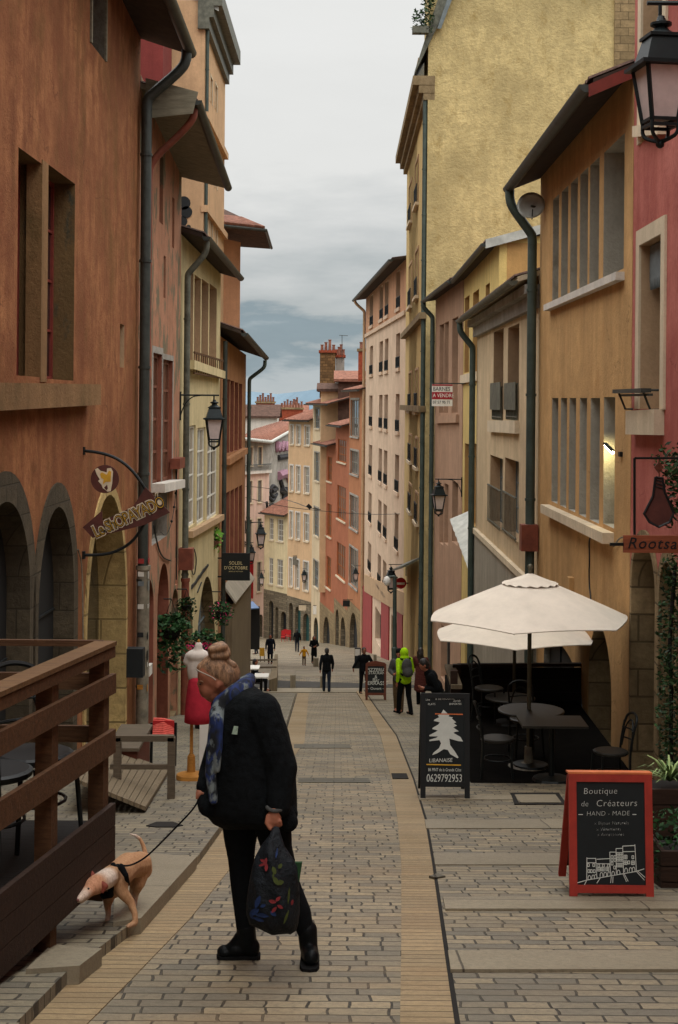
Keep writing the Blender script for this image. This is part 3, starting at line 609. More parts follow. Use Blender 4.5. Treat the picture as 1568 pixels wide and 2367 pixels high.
L1.patch(289, 1500, 294, 1560, .33, 'dark_paint', 'meter_box'); L2.patch(396, 1060, 408, 1080, .2, 'rust_pipe', 'alarm_box'); L2.patch(342, 1540, 348, 1556, .04, 'white_frame', 'notice')
for i_, (y_, m__) in enumerate(((1300, 'shop_red'), (1330, 'white_frame'), (1352, 'blue_grey_frame'), (1405, 'white_frame'), (1470, 'dark_paint'), (1512, 'dark_paint'), (1540, 'white_frame'), (1590, 'ochre_timber'))):
    a_ = fL1.hit(305, y_)[1]; mb = MB(); mb.fbox(fL1, fL1.L - .3, fL1.L - .12, a_ - .03 - .05 * (i_ % 3), a_ + .05, .272, .279); mb.hexa([fL1.pt(fL1.L - .32, a_ - .04, .09), fL1.pt(fL1.L - .316, a_ - .04, .09), fL1.pt(fL1.L - .316, a_ - .04, .2), fL1.pt(fL1.L - .32, a_ - .04, .2), fL1.pt(fL1.L - .32, a_ + .05, .09), fL1.pt(fL1.L - .316, a_ + .05, .09), fL1.pt(fL1.L - .316, a_ + .05, .2), fL1.pt(fL1.L - .32, a_ + .05, .2)]); mb.build('sticker', m__, L1.root)
# ---- L5 tall pale house behind, L6 tower, red house -----------------------
fL5 = Fac((-6.02, 62), (-5.98, 72.5)); L5 = House('tall_peach_house', 'tall pale peach house rising above the left roofs with a heavy cornice', fL5, 0, fL5.L, 19.2, 19.2, 'peach_render', 9, 0, G_)
for k, y in enumerate((150, 330, 480)):
    for x in (476, 486, 497): L5.win(x, y + (x - 470) * 1.6, x + 4, y + 70 + (x - 470) * 1.5, dep=.15, nx=2, nz=3, fm='blue_grey_frame', gm='dark_glass', sur=('pale_trim', .1, .04))
L5.finish()
mb = MB(); f = fL5
for (o_, z_, h_) in ((.25, 17.9, .5), (.5, 18.4, .5), (.95, 18.9, .7)): mb.fbox(f, -.2, f.L + .2, z_, z_ + h_ - .002, -.3, o_ * .8)
mb.build('cornice', 'old_zinc', L5.root)
for z_ in (14.0, 9.9): 
    mb = MB(); mb.fbox(f, -.05, f.L + .05, z_, z_ + .3, -.1, .2); mb.build('string_course', 'peach_render', L5.root)
L5.pipe(.12, 17.9, .1, zbot=-6, r=.08, mat='green_pipe', neck=False)
p = P(425, 485, 61.97); mb = MB()
for dx, dz, r_ in ((0, .3, .3), (.12, -.1, .26), (-.05, -.5, .22), (.22, -.75, .1), (.05, -.82, .1)): mb.lathe(p + Vector((dx, 0, dz)), [(r_, -.012), (r_, .012)], 14, Matrix.Rotation(rad(90), 3, 'X'))
mb.build('painted_blotch', 'dark_paint', L5.root)
mb = MB(); mb.hexa([P(438, -12, 61.9), P(506, 26, 61.9), P(506, 26, 63), P(438, -12, 63), P(438, -22, 61.9), P(506, 16, 61.9), P(506, 16, 63), P(438, -22, 63)]); mb.build('roof_edge', 'pale_zinc', L5.root)
fr_ = Fac((-12.5, 58), (-7.35, 58)); RH = House('red_house', 'red gable wall glimpsed between the drainpipe and the peach house', fr_, 0, fr_.L, 20, 20, 'claret_render', 3, 0, G_); RH.finish()
fL6 = Fac((-6.45, 74), (-5.27, 74.6)); L6 = House('tower_house', 'orange tower house with a wide tiled roof overhang behind the tall peach house', fL6, 0, fL6.L, 10.2, 10.0, 'attic_pink_render', 6, 0, G_)
L6.finish(); mb = MB()
for z_ in (5.2,): mb.fbox(fL6, -.02, fL6.L + .02, z_, z_ + .25, -.02, .1)
mb.build('string_course', 'sandy_trim', L6.root)
a, b, c_, d_ = P(497, 505, 72.6), P(613, 528, 72.6), P(556, 566, 80), P(470, 545, 80); z = 10.9
a, b, c_, d_ = [Vector((q.x, q.y, zz)) for q, zz in ((a, 10.6), (b, 10.35), (c_, 10.2), (d_, 10.6))]; c_ = Vector((-4.0, 80.5, 10.3)); d_ = Vector((-7.2, 80.5, 10.5))
ap = Vector((-6.4, 77, 12.1)); up = Vector((0, 0, .16)); mb = MB(); mb.add([a, b, c_, d_, a + up, b + up, c_ + up, d_ + up, ap], [(3, 2, 1, 0), (0, 1, 5, 4), (1, 2, 6, 5), (2, 3, 7, 6), (3, 0, 4, 7), (4, 5, 8), (5, 6, 8), (6, 7, 8), (7, 4, 8)]); mb.build('roof', 'brown_tile', L6.root)
mb = MB(); mb.tube([a + Vector((0, -.06, .05)), b + Vector((.06, -.06, .05)), c_ + Vector((.08, 0, .05))], .08, 8); mb.build('gutter', 'zinc', L6.root)
n_ = 26; mb = MB()
for i in range(n_): q = a + (b - a) * ((i + .5) / n_); mb.tube([q + Vector((0, -.08, .2)), q * .45 + ap * .55 + Vector((0, 0, .05))], .07, 6)
mb.build('roof_tiles', 'terracotta_tile', L6.root)
# ================================================================== right side
# ---- R0 red house ----------------------------------------------------------
fR0 = Fac((3.54, -14.0), (3.785, 18.28)); R0 = House('red_plastered_house', 'coral red plastered house at right edge with stone arches and a cream framed window', fR0, 0, fR0.L, 11.5, 8.6, 'red_render', 8, 0, GR)
R0.win(1483, 568, 1530, 946, dep=.32, nx=2, nz=3, fm='blue_grey_frame', gm='grey_glass', rm='sandy_trim', sur=('pale_trim', .2, .03))
R0.win(1490, -260, 1534, 286, dep=.3, nx=2, nz=3, fm='blue_grey_frame', gm='grey_glass', rm='sandy_trim', sur=('pale_trim', .2, .03))
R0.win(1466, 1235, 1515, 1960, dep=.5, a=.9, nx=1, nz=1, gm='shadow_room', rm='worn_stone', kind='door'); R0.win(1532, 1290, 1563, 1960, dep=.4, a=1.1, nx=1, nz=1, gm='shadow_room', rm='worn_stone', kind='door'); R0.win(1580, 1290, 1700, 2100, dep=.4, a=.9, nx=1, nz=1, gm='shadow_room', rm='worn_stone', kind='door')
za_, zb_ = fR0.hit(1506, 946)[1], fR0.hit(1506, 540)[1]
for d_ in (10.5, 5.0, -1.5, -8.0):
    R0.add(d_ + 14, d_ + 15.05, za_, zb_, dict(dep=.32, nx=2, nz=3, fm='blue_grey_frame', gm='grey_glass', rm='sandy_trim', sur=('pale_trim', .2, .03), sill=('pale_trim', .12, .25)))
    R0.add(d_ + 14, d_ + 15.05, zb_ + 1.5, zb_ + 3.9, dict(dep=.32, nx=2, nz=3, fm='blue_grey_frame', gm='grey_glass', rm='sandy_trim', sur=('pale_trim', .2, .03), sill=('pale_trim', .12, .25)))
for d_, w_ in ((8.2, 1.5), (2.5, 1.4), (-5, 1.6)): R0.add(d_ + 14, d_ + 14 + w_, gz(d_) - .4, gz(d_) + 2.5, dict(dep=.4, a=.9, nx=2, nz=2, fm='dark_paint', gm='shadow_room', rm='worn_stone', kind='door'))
R0.finish(); R0.arch_ring(1532, 1290, 1563, 1960, .12, 'worn_stone', .04, 1.1); R0.arch_ring(1466, 1235, 1515, 1960, .1, 'worn_stone', .03, .9)
R0.ledge(1468, 950, 1536, 946, .3, .12, 'pale_trim', 'sill'); R0.ledge(1480, 292, 1540, 282, .14, .1, 'pale_trim', 'sill')
(u, z), (u2, z2) = fR0.hit(1484, 570), fR0.hit(1529, 640); mb = MB(); ua, ub = min(u, u2), max(u, u2); n_ = 12
mb.fbox(fR0, ua, ub, z - .42, z, -.12, -.1)
for i in range(n_): q = ua + (ub - ua) * (i + .5) / n_; mb.prism([fR0.pt(q - (ub - ua) / n_ * .45, z - .42, -.12), fR0.pt(q + (ub - ua) / n_ * .45, z - .42, -.12), fR0.pt(q, z - .55, -.12)], fR0.n * .02)
mb.build('pelmet', 'blue_grey_frame', R0.root)
(u, z), (u2, z2) = fR0.hit(1455, 901), fR0.hit(1534, 900); mb = MB(); ua, ub = min(u, u2) + .1, max(u, u2) - .1
mb.fbox(fR0, ua, ub, z - .05, z, .12, .24); mb.fbox(fR0, ua, ub, z - .09, z - .06, .1, .16)
for q in (ua + .15, ub - .15): mb.tube([fR0.pt(q, z - .05, .18), fR0.pt(q, z - .25, .1), fR0.pt(q, z - .25, 0)], .015, 6); mb.tube([fR0.pt(q, z - .02, .18), fR0.pt(q, z - .02, 0)], .015, 6)
mb.build('drying_rail', 'zinc', R0.root)
# ---- R1 amber house ----------------------------------------------------------
fR1 = Fac((3.785, 18.32), (3.83, 27.1)); R1 = House('amber_house', 'amber house with two rows of deep slatted window openings behind the parasols', fR1, 0, fR1.L, 6.0, 6.0, 'amber_render', 8, 22, GR)
top = lambda x: 462 + (x - 1279) * (311 - 462) / 164; bot = lambda x: 694 + (x - 1279) * (620 - 694) / 164
for x0, x1 in ((1279, 1291), (1299, 1312), (1320, 1334), (1342, 1358), (1365, 1384), (1397, 1442)): R1.win(x0, top(x0), x1, bot(x1), dep=.55, nx=1 if x1 < 1400 else 2, nz=1, fm='blue_grey_frame', gm='grey_glass', rm='lit_reveal')
for x0, x1 in ((1277, 1289), (1297, 1309), (1317, 1330), (1341, 1355), (1366, 1385)): R1.win(x0, 920, x1, 1160 + (x1 - 1279) * .48, dep=.5, nx=1, nz=1, gm='grey_glass', rm='lit_reveal')
R1.win(1397, 918, 1420, 1222, dep=.6, nx=1, nz=1, kind='window', gm='grey_glass', rm='lit_reveal')
R1.win(1362, 1424, 1412, 1790, dep=.5, a=1.0, nx=1, nz=1, gm='shadow_room', rm='worn_stone', kind='door'); R1.win(1258, 1446, 1345, 1760, dep=.12, a=.25, nx=3, nz=2, fm='dark_paint', gm='shadow_room', rm='dark_grey_render', kind='door')
R1.finish(); R1.roof(.52, 5.73, 5.73, 22, 8, per=.21, ue=(-.02, .12), gr=.1); R1.ledge(1272, 705, 1444, 628, .11, .12, 'white_plaster', 'sill'); R1.ledge(1270, 1166, 1420, 1232, .15, .16, 'pale_trim', 'sill')
R1.pipe(fR1.L - .08, 5.7, .6, r=.09, mat='green_pipe', off=.16, drop=.7)
mb = MB(); mb.box(fR1.pt(fR1.L - .1, -.95, .18), (.32, .32, .5)); mb.build('pipe_box', 'rust_pipe', R1.root)
mb = MB(); mb.hexa([P(1361, 224, 18.3), P(1470, 178, 18.3), P(1470, 178, 18.4), P(1361, 224, 18.4), P(1361, 195, 18.3), P(1470, 148, 18.3), P(1470, 148, 18.4), P(1361, 195, 18.4)]); mb.build('bargeboard', 'red_frame', R1.root)
def wire(H, pts, mat='black_iron', w=.012, name='wall_cable'):
    mb = MB(); mb.tube(smooth_path([H.f.pt(*H.f.hit(x, y), .03) for x, y in pts]), w, 5); mb.build(name, mat, H.root)
wire(R1, [(1404, 1228), (1380, 1234), (1366, 1242), (1368, 1290), (1366, 1340), (1371, 1390)]); wire(R1, [(1456, 1246), (1440, 1240), (1425, 1262)], 'cast_iron_pipe')
R1.patch(1364, 1388, 1378, 1404, .1, 'cast_iron_pipe', 'junction_box'); R1.patch(1322, 1332, 1327, 1365, .08, 'amber_render', 'iron_bracket'); R1.patch(1436, 1044, 1440, 1056, .04, 'black_iron', 'wall_hook')
# ---- R2 beige-pink house ------------------------------------------------------
fR2 = Fac((3.83, 27.15), (3.85, 39.5)); R2 = House('beige_house', 'beige pink house with moulded eave, iron balconies and a concrete ground floor', fR2, 0, fR2.L, 4.1, 4.1, 'beige_pink_render', 6, 16, GR)
for x0, x1, yb in ((1142, 1163, 972), (1175, 1199, 972)):
    R2.win(x0, 768 - (x0 - 1142) * .3, x1, yb, dep=.42, nx=2, nz=2, fm='blue_grey_frame', rm='sandy_trim', rail=('old_zinc', .8, .03))
for x0, x1, ya, yb in ((1134, 1162, 1051, 1228), (1168, 1199, 1057, 1254)): R2.win(x0, ya, x1, yb, dep=.3, nx=2, nz=3, fm='blue_grey_frame', gm='grey_glass', rm='sandy_trim', rail=('old_zinc', .95, .06, .22), curt=1)
R2.win(1142, 1420, 1180, 1640, dep=.3, nx=2, nz=3, fm='dark_paint', kind='door', gm='shadow_room'); R2.win(1196, 1470, 1236, 1700, dep=.3, nx=1, nz=1, kind='door', gm='shadow_room')
R2.finish(); R2.roof(.42, 3.95, 3.9, 16, 6, ue=(.0, .1), gr=.1, gut='old_zinc', soffit='pale_trim'); R2.ledge(1136, 972, 1201, 972, .28, .1, 'pale_trim', 'sill')
mb = MB(); mb.fbox(fR2, 0, fR2.L, 3.45, 3.72, -.02, .12); mb.fbox(fR2, 0, fR2.L, 3.722, 3.9, -.02, .28); mb.build('cornice', 'grey_render', R2.root)
for zy, n0 in ((880, 0),):
    for x0, x1 in ((1141, 1164), (1174, 1200)):
        (u, z), (u2, z2) = fR2.hit(x0, 886), fR2.hit(x1, 948); mb = MB(); mb.fbox(fR2, min(u, u2), max(u, u2), z2, z, .07, .085); mb.build('balcony_screen', 'old_zinc', R2.root)
(u, z), (u2, z2) = fR2.hit(1106, 1212), fR2.hit(1242, 1305); mb = MB(); mb.fbox(fR2, .02, fR2.L - .02, gz(39) - 1.5, -2.0, -.01, .05); mb.build('ground_floor', 'concrete', R2.root)
mb = MB(); mb.fbox(fR2, .02, fR2.L - .02, -1.998, -1.86, -.01, .1); mb.build('string_course', 'pale_trim', R2.root)
R2.pipe(fR2.L - .12, 3.85, .5, r=.085, mat='green_pipe', off=.14, drop=.5)
# ---- R3 narrow lemon house, R4 old pink house (one eave) -----------------------
fR3 = Fac((4.50, 40.0), (4.48, 51.0)); R3 = House('lemon_house', 'narrow lemon yellow house set back behind the beige one with an ochre gable', fR3, 0, fR3.L, 6.35, 6.2, 'lemon_render', 7, 10, GR)
for x0, x1 in ((1075, 1084), (1094, 1106), (1123, 1131)):
    R3.win(x0, 690 - (x0 - 1075) * .62, x1, 860, dep=.3, nx=1, nz=2, rm='ochre_gable_render', gm='warm_glass'); R3.win(x0, 1024, x1, 1222, dep=.3, nx=1, nz=2, rm='ochre_gable_render', gm='warm_glass')
R3.win(1076, 1420, 1090, 1600, dep=.3, nx=1, nz=1, kind='door', gm='shadow_room')
R3.finish(); R3.roof(.34, 6.1, 6.0, 10, 7, ue=(.1, .1), gr=.1); 
mb = MB(); f = Fac((4.5, 40.0), (11.3, 40.0)); mb.fbox(f, .22, 6.6, -2, 6.15, -.02, .015); mb.build('gable_render', 'ochre_gable_render', R3.root)
mb = MB(); mb.hexa([P(1123, 574, 39.8), P(1252, 540, 39.8), P(1252, 540, 40.0), P(1123, 574, 40.0), P(1123, 553, 39.8), P(1252, 519, 39.8), P(1252, 519, 40.0), P(1123, 553, 40.0)]); mb.build('bargeboard', 'pale_zinc', R3.root)
R3.ledge(1070, 868, 1108, 858, .3, .1, 'pale_trim', 'sill'); R3.ledge(1070, 1232, 1108, 1242, .3, .1, 'pale_trim', 'sill')
# corrugated canopy
mb = MB(); f = fR3; a, b = P(1040, 1200, 46), P(1066, 1188, 46); c1, c2 = P(1094, 1345, 40), P(1112, 1325, 40); vs = []; n_ = 48
for i in range(n_ + 1):
    t_ = i / n_; w_ = Vector((0, 0, .02 * math.sin(i * 1.3))); vs += [a.lerp(c1, t_) + w_, b.lerp(c2, t_) + w_ + Vector((.25, 0, .1))]
mb.add(vs, [(2 * i, 2 * i + 1, 2 * i + 3, 2 * i + 2) for i in range(n_)]); mb.add([v + Vector((0, 0, -.02)) for v in vs], [(2 * i, 2 * i + 2, 2 * i + 3, 2 * i + 1) for i in range(n_)]); mb.build('canopy', 'pale_zinc', R3.root)
fR4 = Fac((4.46, 51.05), (4.1, 60.5)); R4 = House('old_pink_house', 'faded pink house under the dark eave left of the lemon one', fR4, 0, fR4.L, 6.2, 6.2, 'old_pink_render', 7, 10, GR)
for x0, x1 in ((1017, 1025), (1028, 1036), (1046, 1058)): R4.win(x0, 752 - (x0 - 1017) * .5, x1, 955, dep=.35, nx=1, nz=3, fm='rust_frame', gm='warm_glass'); R4.win(x0, 1120 - (x0 - 1017) * .3, x1, 1262, dep=.3, nx=1, nz=3, fm='grey_frame', gm='warm_glass')
R4.win(1020, 1440, 1040, 1600, dep=.3, nx=1, nz=1, kind='door', gm='shadow_room')
R4.finish(); R4.roof(.42, 6.0, 5.95, 10, 7, ue=(.1, .3), gr=.11); R4.pipe(fR4.L - .15, 5.95, .55, r=.1, mat='green_pipe', off=.14, drop=.5); R4.ledge(1012, 962, 1062, 958, .3, .12, 'old_pink_render', 'sill')
# ---- R5 tall yellow house -------------------------------------------------------
fR5 = Fac((3.78, 62), (3.83, 82.0)); R5 = House('tall_yellow_house', 'very tall yellow house with a bare roughcast gable above the right roofs', fR5, 0, fR5.L, 16.0, 16.0, 'yellow_render', 14, 0, GR)
for y0, y1 in ((200, 300), (405, 500), (600, 700), (860, 950), (1010, 1070), (1130, 1190)):
    for x0, x1, k in ((947, 953, 0), (962, 968, 1)): 
        vp = lambda y, x: 930 + (y - 930) * (x - 803) / 153.; R5.win(x0, vp(y0, x0), x1, vp(y1, x1), dep=.2, nx=2, nz=3, fm='white_frame', gm='warm_glass', sill=('pale_trim', .18, .15), rail=('black_iron', .9, .1), sur=('sandy_trim', .12, .05))
R5.win(948, 1420, 957, 1545, dep=.3, nx=1, nz=1, kind='door', gm='shadow_room'); R5.win(964, 1420, 974, 1560, dep=.3, nx=1, nz=1, kind='door', gm='shadow_room')
R5.finish()
fG = Fac((3.78, 61.98), (14.5, 61.98)); mb = MB(); mb.fbox(fG, .0, 13.4, -9, 24.5, -3, 0); g_ = mb.build('gable_wall', 'rough_yellow_render', R5.root)
mb = MB(); mb.fbox(fG, 8.15, 9.1, 11.5, 24.4, -.01, .1); mb.build('chimney_flue', 'worn_stone', R5.root)
mb = MB(); f = fR5
mb.fbox(f, -.02, f.L + .3, 14.9, 15.2, -.3, .2); mb.fbox(f, -.04, f.L + .3, 15.202, 15.55, -.3, .4); mb.fbox(f, -.06, f.L + .4, 15.552, 15.95, -.3, .66); mb.build('cornice', 'cornice_stone', R5.root)
mb = MB(); mb.hexa([f.pt(-.2, 16.0, .6), f.pt(f.L, 16.0, .6), f.pt(f.L, 19.4, -1.0), f.pt(-.2, 19.4, -1.0), f.pt(-.2, 16.1, .6), f.pt(f.L, 16.1, .6), f.pt(f.L, 22.5, -1.4), f.pt(-.2, 22.5, -1.4)]); mb.build('roof', 'old_zinc', R5.root)
mb = MB(); mb.hexa([P(1011, 66, 61.6), P(1020, 66, 61.6), P(1020, 66, 61.9), P(1011, 66, 61.9), P(1044, -30, 61.6), P(1056, -30, 61.6), P(1056, -30, 61.9), P(1044, -30, 61.9)]); mb.build('roof_edge', 'blue_grey_frame', R5.root)
for z_ in (5.3, 1.2): 
    mb = MB(); mb.fbox(f, -.05, f.L, z_, z_ + .28, -.02, .3); mb.build('string_course', 'cornice_stone', R5.root)
mb = MB(); mb.fbox(f, .02, f.L - .02, -18, gz(82) + 5.2, -.01, .05); 
R5.pipe(.15, 15.6, .1, r=.11, mat='green_pipe', neck=False)
mb = MB(); mb.hexa([f.pt(3, -5.6, .05), f.pt(16, -7.3, .05), f.pt(16, -7.7, .8), f.pt(3, -6.0, .8), f.pt(3, -5.5, .05), f.pt(16, -7.2, .05), f.pt(16, -7.6, .8), f.pt(3, -5.9, .8)]); mb.build('canopy', 'old_zinc', R5.root)
# ---- R6 tall pink tower ------------------------------------------------------------
fR6 = FP(937.5, 82.2, 845, 112); R6 = House('tall_pink_house', 'tall pale pink house with four window columns and a red shopfront', fR6, 0, fR6.L, 10.05, 10.05, 'tower_pink_render', 9, 8, GR)
cols = ((854, 861.5), (876.5, 884.5), (888.8, 897), (914.7, 924))
A_ = [(684, 754), (800.6, 865.5), (914, 984), (1028.6, 1098), (1140, 1208), (1258, 1323)]
VPX = 790.0
for y0, y1 in A_:
    for ci, (x0, x1) in enumerate(cols):
        ua, ub = fR6.hit(x1, HY)[0], fR6.hit(x0, HY)[0]; R6.add(ua, ub, fR6.hit(857.5, y1)[1], fR6.hit(857.5, y0)[1], dict(dep=.3, nx=1, nz=2, fm='rust_frame', gm='warm_glass', sill=('tower_pink_render', .12, .22), sx=.15, rail=('black_iron', .7, .03)))
R6.win(905, 1420, 925, 1545, dep=.4, nx=3, nz=1, kind='door', gm='shadow_room'); R6.win(868, 1400, 890, 1520, dep=.4, nx=2, nz=1, kind='door', gm='shadow_room')
R6.finish(); R6.roof(.8, 9.9, 9.75, 8, 8, ue=(.2, .9), gr=.15)
(u, z), _ = fR6.hit(895, 748), 0; mb = MB(); mb.poly([(0, z), (fR6.L, z), (fR6.L, 9.95), (0, 9.95)], [loop_of(h) for h in R6.holes if h[2] > z], lambda u, zz: fR6.pt(u, zz, .02)); mb.build('attic_wall', 'attic_pink_render', R6.root); mb = MB(); mb.fbox(fR6, -.02, fR6.L + .02, z - .15, z + .12, -.02, .14); mb.build('string_course', 'tower_pink_render', R6.root)
R6.ledge(942, 1372, 846, 1328, 1.3, .12, 'sandy_trim', 'shop_fascia'); ua, za = fR6.hit(938, 1420); ub, zb = fR6.hit(848, 1368); mb = MB()
for q0, q1 in ((.0, .1), (.28, .46), (.72, 1)):
    u_, v_ = fR6.L * q0, fR6.L * q1; mb.hexa([fR6.pt(u_, -19, -.01), fR6.pt(v_, -19, -.01), fR6.pt(v_, -19, .08), fR6.pt(u_, -19, .08), fR6.pt(u_, za + (zb - za) * q0 + .1, -.01), fR6.pt(v_, za + (zb - za) * q1 + .1, -.01), fR6.pt(v_, za + (zb - za) * q1 + .1, .08), fR6.pt(u_, za + (zb - za) * q0 + .1, .08)]); mb.build('shopfront', 'shop_red', R6.root); mb = MB()
R6.pipe(fR6.L + .02, 9.8, .9, r=.12, mat='sandy_trim', off=.14, drop=.8)
# ---- houses at the bottom, stepping round the bend ---------------------------------
def yv(y, x, xr, vp): return 930 + (y - 930) * (x - vp) / (xr - vp)
def far(name, label, x0, d0, x1, d1, ytop, mat, rows, cols, fm, depth=9, roofkw=None, nx=3, nz=4, vp=None, yref=None, arches=(), pitch=14, sur=None, sill='pale_trim', gm='dark_glass', dep=.14, curt=0, base='rubble_stone', ybase=None):
    f = FP(x0, d0, x1, d1); xr = (x0 + x1) / 2; _, zt = f.hit(xr, ytop); H = House(name, label, f, 0, f.L, zt, zt, mat, depth, pitch, GF)
    for y0, y1 in rows:
        for a, b in cols:
            ua, ub = f.hit(a, HY)[0], f.hit(b, HY)[0]; k = dict(dep=dep, nx=nx, nz=nz, fm=fm, gm=gm, fw=.09, sur=sur, sill=(sill, .12, .14), curt=curt)
            H.add(min(ua, ub), max(ua, ub), f.hit(xr, y1)[1], f.hit(xr, y0)[1], k)
    for a, b, y0, m_ in arches:
        ua, ub = f.hit(a, HY)[0], f.hit(b, HY)[0]; H.add(min(ua, ub), max(ua, ub), H.zb + .4, f.hit(xr, y0)[1], dict(dep=.35, a=1.0, nx=1, nz=1, kind='door', gm=m_, rm='rubble_stone'))
    H.finish()
    if roofkw is not None:
        k = dict(over=.6, zl0=zt - .1, zl1=zt - .1, pitch=pitch, depth=depth, tile='terracotta_tile', per=.35, gr=.13); k.update(roofkw); H.roof(**k)
    if ybase:
        _, zb = f.hit(xr, ybase); mb = MB(); fl = [loop_of(h) for h in H.holes if h[4] > 0]; 
        mb.poly([(0, H.zb + .01), (f.L, H.zb + .01), (f.L, zb), (0, zb)], [[(u, z) for u, z in l] for l in fl if max(z for u, z in l) < zb], lambda u, z: f.pt(u, z, .03)); mb.build('stone_base', base, H.root)
    return H
R7 = far('orange_house', 'orange house with tall grey shuttered windows right of the vermilion houses', 845, 112, 808, 121, 900, 'orange_render', ((924, 1010), (1044, 1099), (1150, 1228), (1274, 1364)), ((812, 831),), 'grey_frame', nx=4, nz=2, roofkw=dict(over=.5), arches=((814, 832, 1425, 'shadow_room'),), gm='grey_glass', sill='grey_render', sur=('grey_render', .16, .05), ybase=1405, base='worn_stone')
R8 = far('vermilion_house', 'vermilion house with orange timber mullioned windows and a low tiled roof', 808, 121, 777, 129, 982, 'vermilion_render', ((1016, 1069), (1125, 1204), (1260, 1340)), ((782, 802),), 'orange_timber', nx=4, nz=3, roofkw=dict(over=.7), arches=((781, 789, 1420, 'shadow_room'), (793, 804, 1425, 'shadow_room')), gm='brown_glass', ybase=1400, base='worn_stone')
R9 = far('red_orange_house', 'lower red orange house with orange mullioned windows beside the cream one', 777, 129, 744, 137, 1026, 'vermilion_render', ((1055, 1112), (1164, 1240), (1287, 1360)), ((748, 756), (759, 769)), 'orange_timber', nx=3, nz=3, roofkw=dict(over=.8), arches=((753, 768, 1430, 'shadow_room'),), gm='brown_glass', ybase=1408, base='worn_stone')
R10 = far('slim_cream_house', 'slim pale cream house with grey windows behind a sloping grey roof edge', 744, 137, 724, 142, 932, 'pale_cream_render', ((944, 990), (1046, 1112), (1174, 1240), (1298, 1360)), ((729, 740),), 'blue_grey_frame', nx=3, nz=3, roofkw=dict(over=.7, pitch=16, ue=(7.2, .3)), arches=((730, 741, 1430, 'teal_paint'),), gm='grey_glass', sur=('grey_render', .12, .05))
R11 = far('apricot_house', 'apricot house with white framed windows and a teal arched door at the street end', 724, 142, 668, 147, 970, 'apricot_render', ((984, 1028), (1078, 1138), (1186, 1248), (1296, 1362)), ((673, 680), (687, 696), (706, 717)), 'white_frame', nx=2, nz=3, roofkw=dict(over=.5, depth=7, pitch=18), depth=7, pitch=18, arches=((673, 682, 1400, 'shadow_room'), (687, 700, 1404, 'teal_paint'), (706, 720, 1414, 'teal_paint')), gm='grey_glass', sur=('white_plaster', .14, .05), ybase=1385, curt=1)
R12 = far('straw_yellow_house', 'small straw yellow house with a red tiled roof beneath the graffiti wall', 668, 150, 614, 154, 1187, 'straw_render', ((1199, 1250), (1292, 1353)), ((625, 635), (644, 658)), 'white_frame', nx=2, nz=4, roofkw=dict(over=.5, pitch=24, depth=5), depth=5, pitch=24, arches=((626, 637, 1392, 'shadow_room'), (641, 649, 1403, 'rubble_stone'), (654, 667, 1410, 'shadow_room')), gm='grey_glass', ybase=1368, curt=1)
R13 = far('rose_house', 'rose pink house with a grey top storey and tiled roof at far left', 624, 158, 540, 152, 1016, 'rose_render', ((1034, 1076), (1112, 1162), (1201, 1262), (1302, 1370)), ((576, 585), (598, 607)), 'grey_frame', nx=2, nz=3, roofkw=None, gm='grey_glass', sur=('pale_trim', .14, .04), arches=((602, 612, 1425, 'shadow_room'),), depth=14, pitch=0)
mb = MB(); f = R13.f; _, z = f.hit(600, 1094); mb.fbox(f, -.05, f.L, z, z + .35, -.02, .35); mb.build('string_course', 'white_plaster', R13.root)
_, z1 = f.hit(600, 1016); hl = [loop_of(h) for h in R13.holes]
mb = MB(); mb.poly([(0, z + .36), (f.L, z + .36), (f.L, z1 - .02), (0, z1 - .02)], [l for l in hl if min(q[1] for q in l) > z + .36], lambda u, zz: f.pt(u, zz, .035)); mb.build('grey_storey', 'grey_render', R13.root)
mb = MB(); mb.tube([f.pt(.2, z + 1.0, .4), f.pt(f.L - .5, z + 1.0, .4)], .05, 6)
for i in range(26): u = .3 + i * (f.L - .8) / 25; mb.tube([f.pt(u, z + .3, .4), f.pt(u, z + 1.0, .4)], .025, 5)
mb.build('railing', 'zinc', R13.root)
# tiled roof over the rose house, sloping up to the right
E0, E1, E2, E3 = P(556, 1014, 151), P(627, 1022, 157), P(669, 998, 168), P(669, 970, 176); E4 = P(590, 994, 165)
mb = MB(); mb.add([E0, E1, E4, E2, E3] + [q - Vector((0, 0, .25)) for q in (E0, E1, E4, E2, E3)], [(0, 1, 2), (1, 3, 4), (1, 4, 2), (0, 5, 6, 1), (1, 6, 8, 3)]); rf = mb.build('roof', 'terracotta_tile', R13.root); mb = MB()
for i in range(22): t_ = i / 21; a, b = E1.lerp(E2, t_), E4.lerp(E3, t_); mb.tube([a + Vector((0, 0, .06)), b + Vector((0, 0, .06))], .14, 6)
mb.build('roof_tiles', 'terracotta_tile', rf, True); mb = MB()
for i in range(12): t_ = i / 12; mb.tube([E0.lerp(E1, t_) + Vector((0, 0, .06)), E0.lerp(E4, t_) + Vector((0, 0, .06))], .14, 6)
mb.build('roof_tiles', 'terracotta_tile', rf, True)
mb = MB(); mb.tube([E0, E1, E2], .2, 8); mb.build('gutter', 'pale_zinc', R13.root)
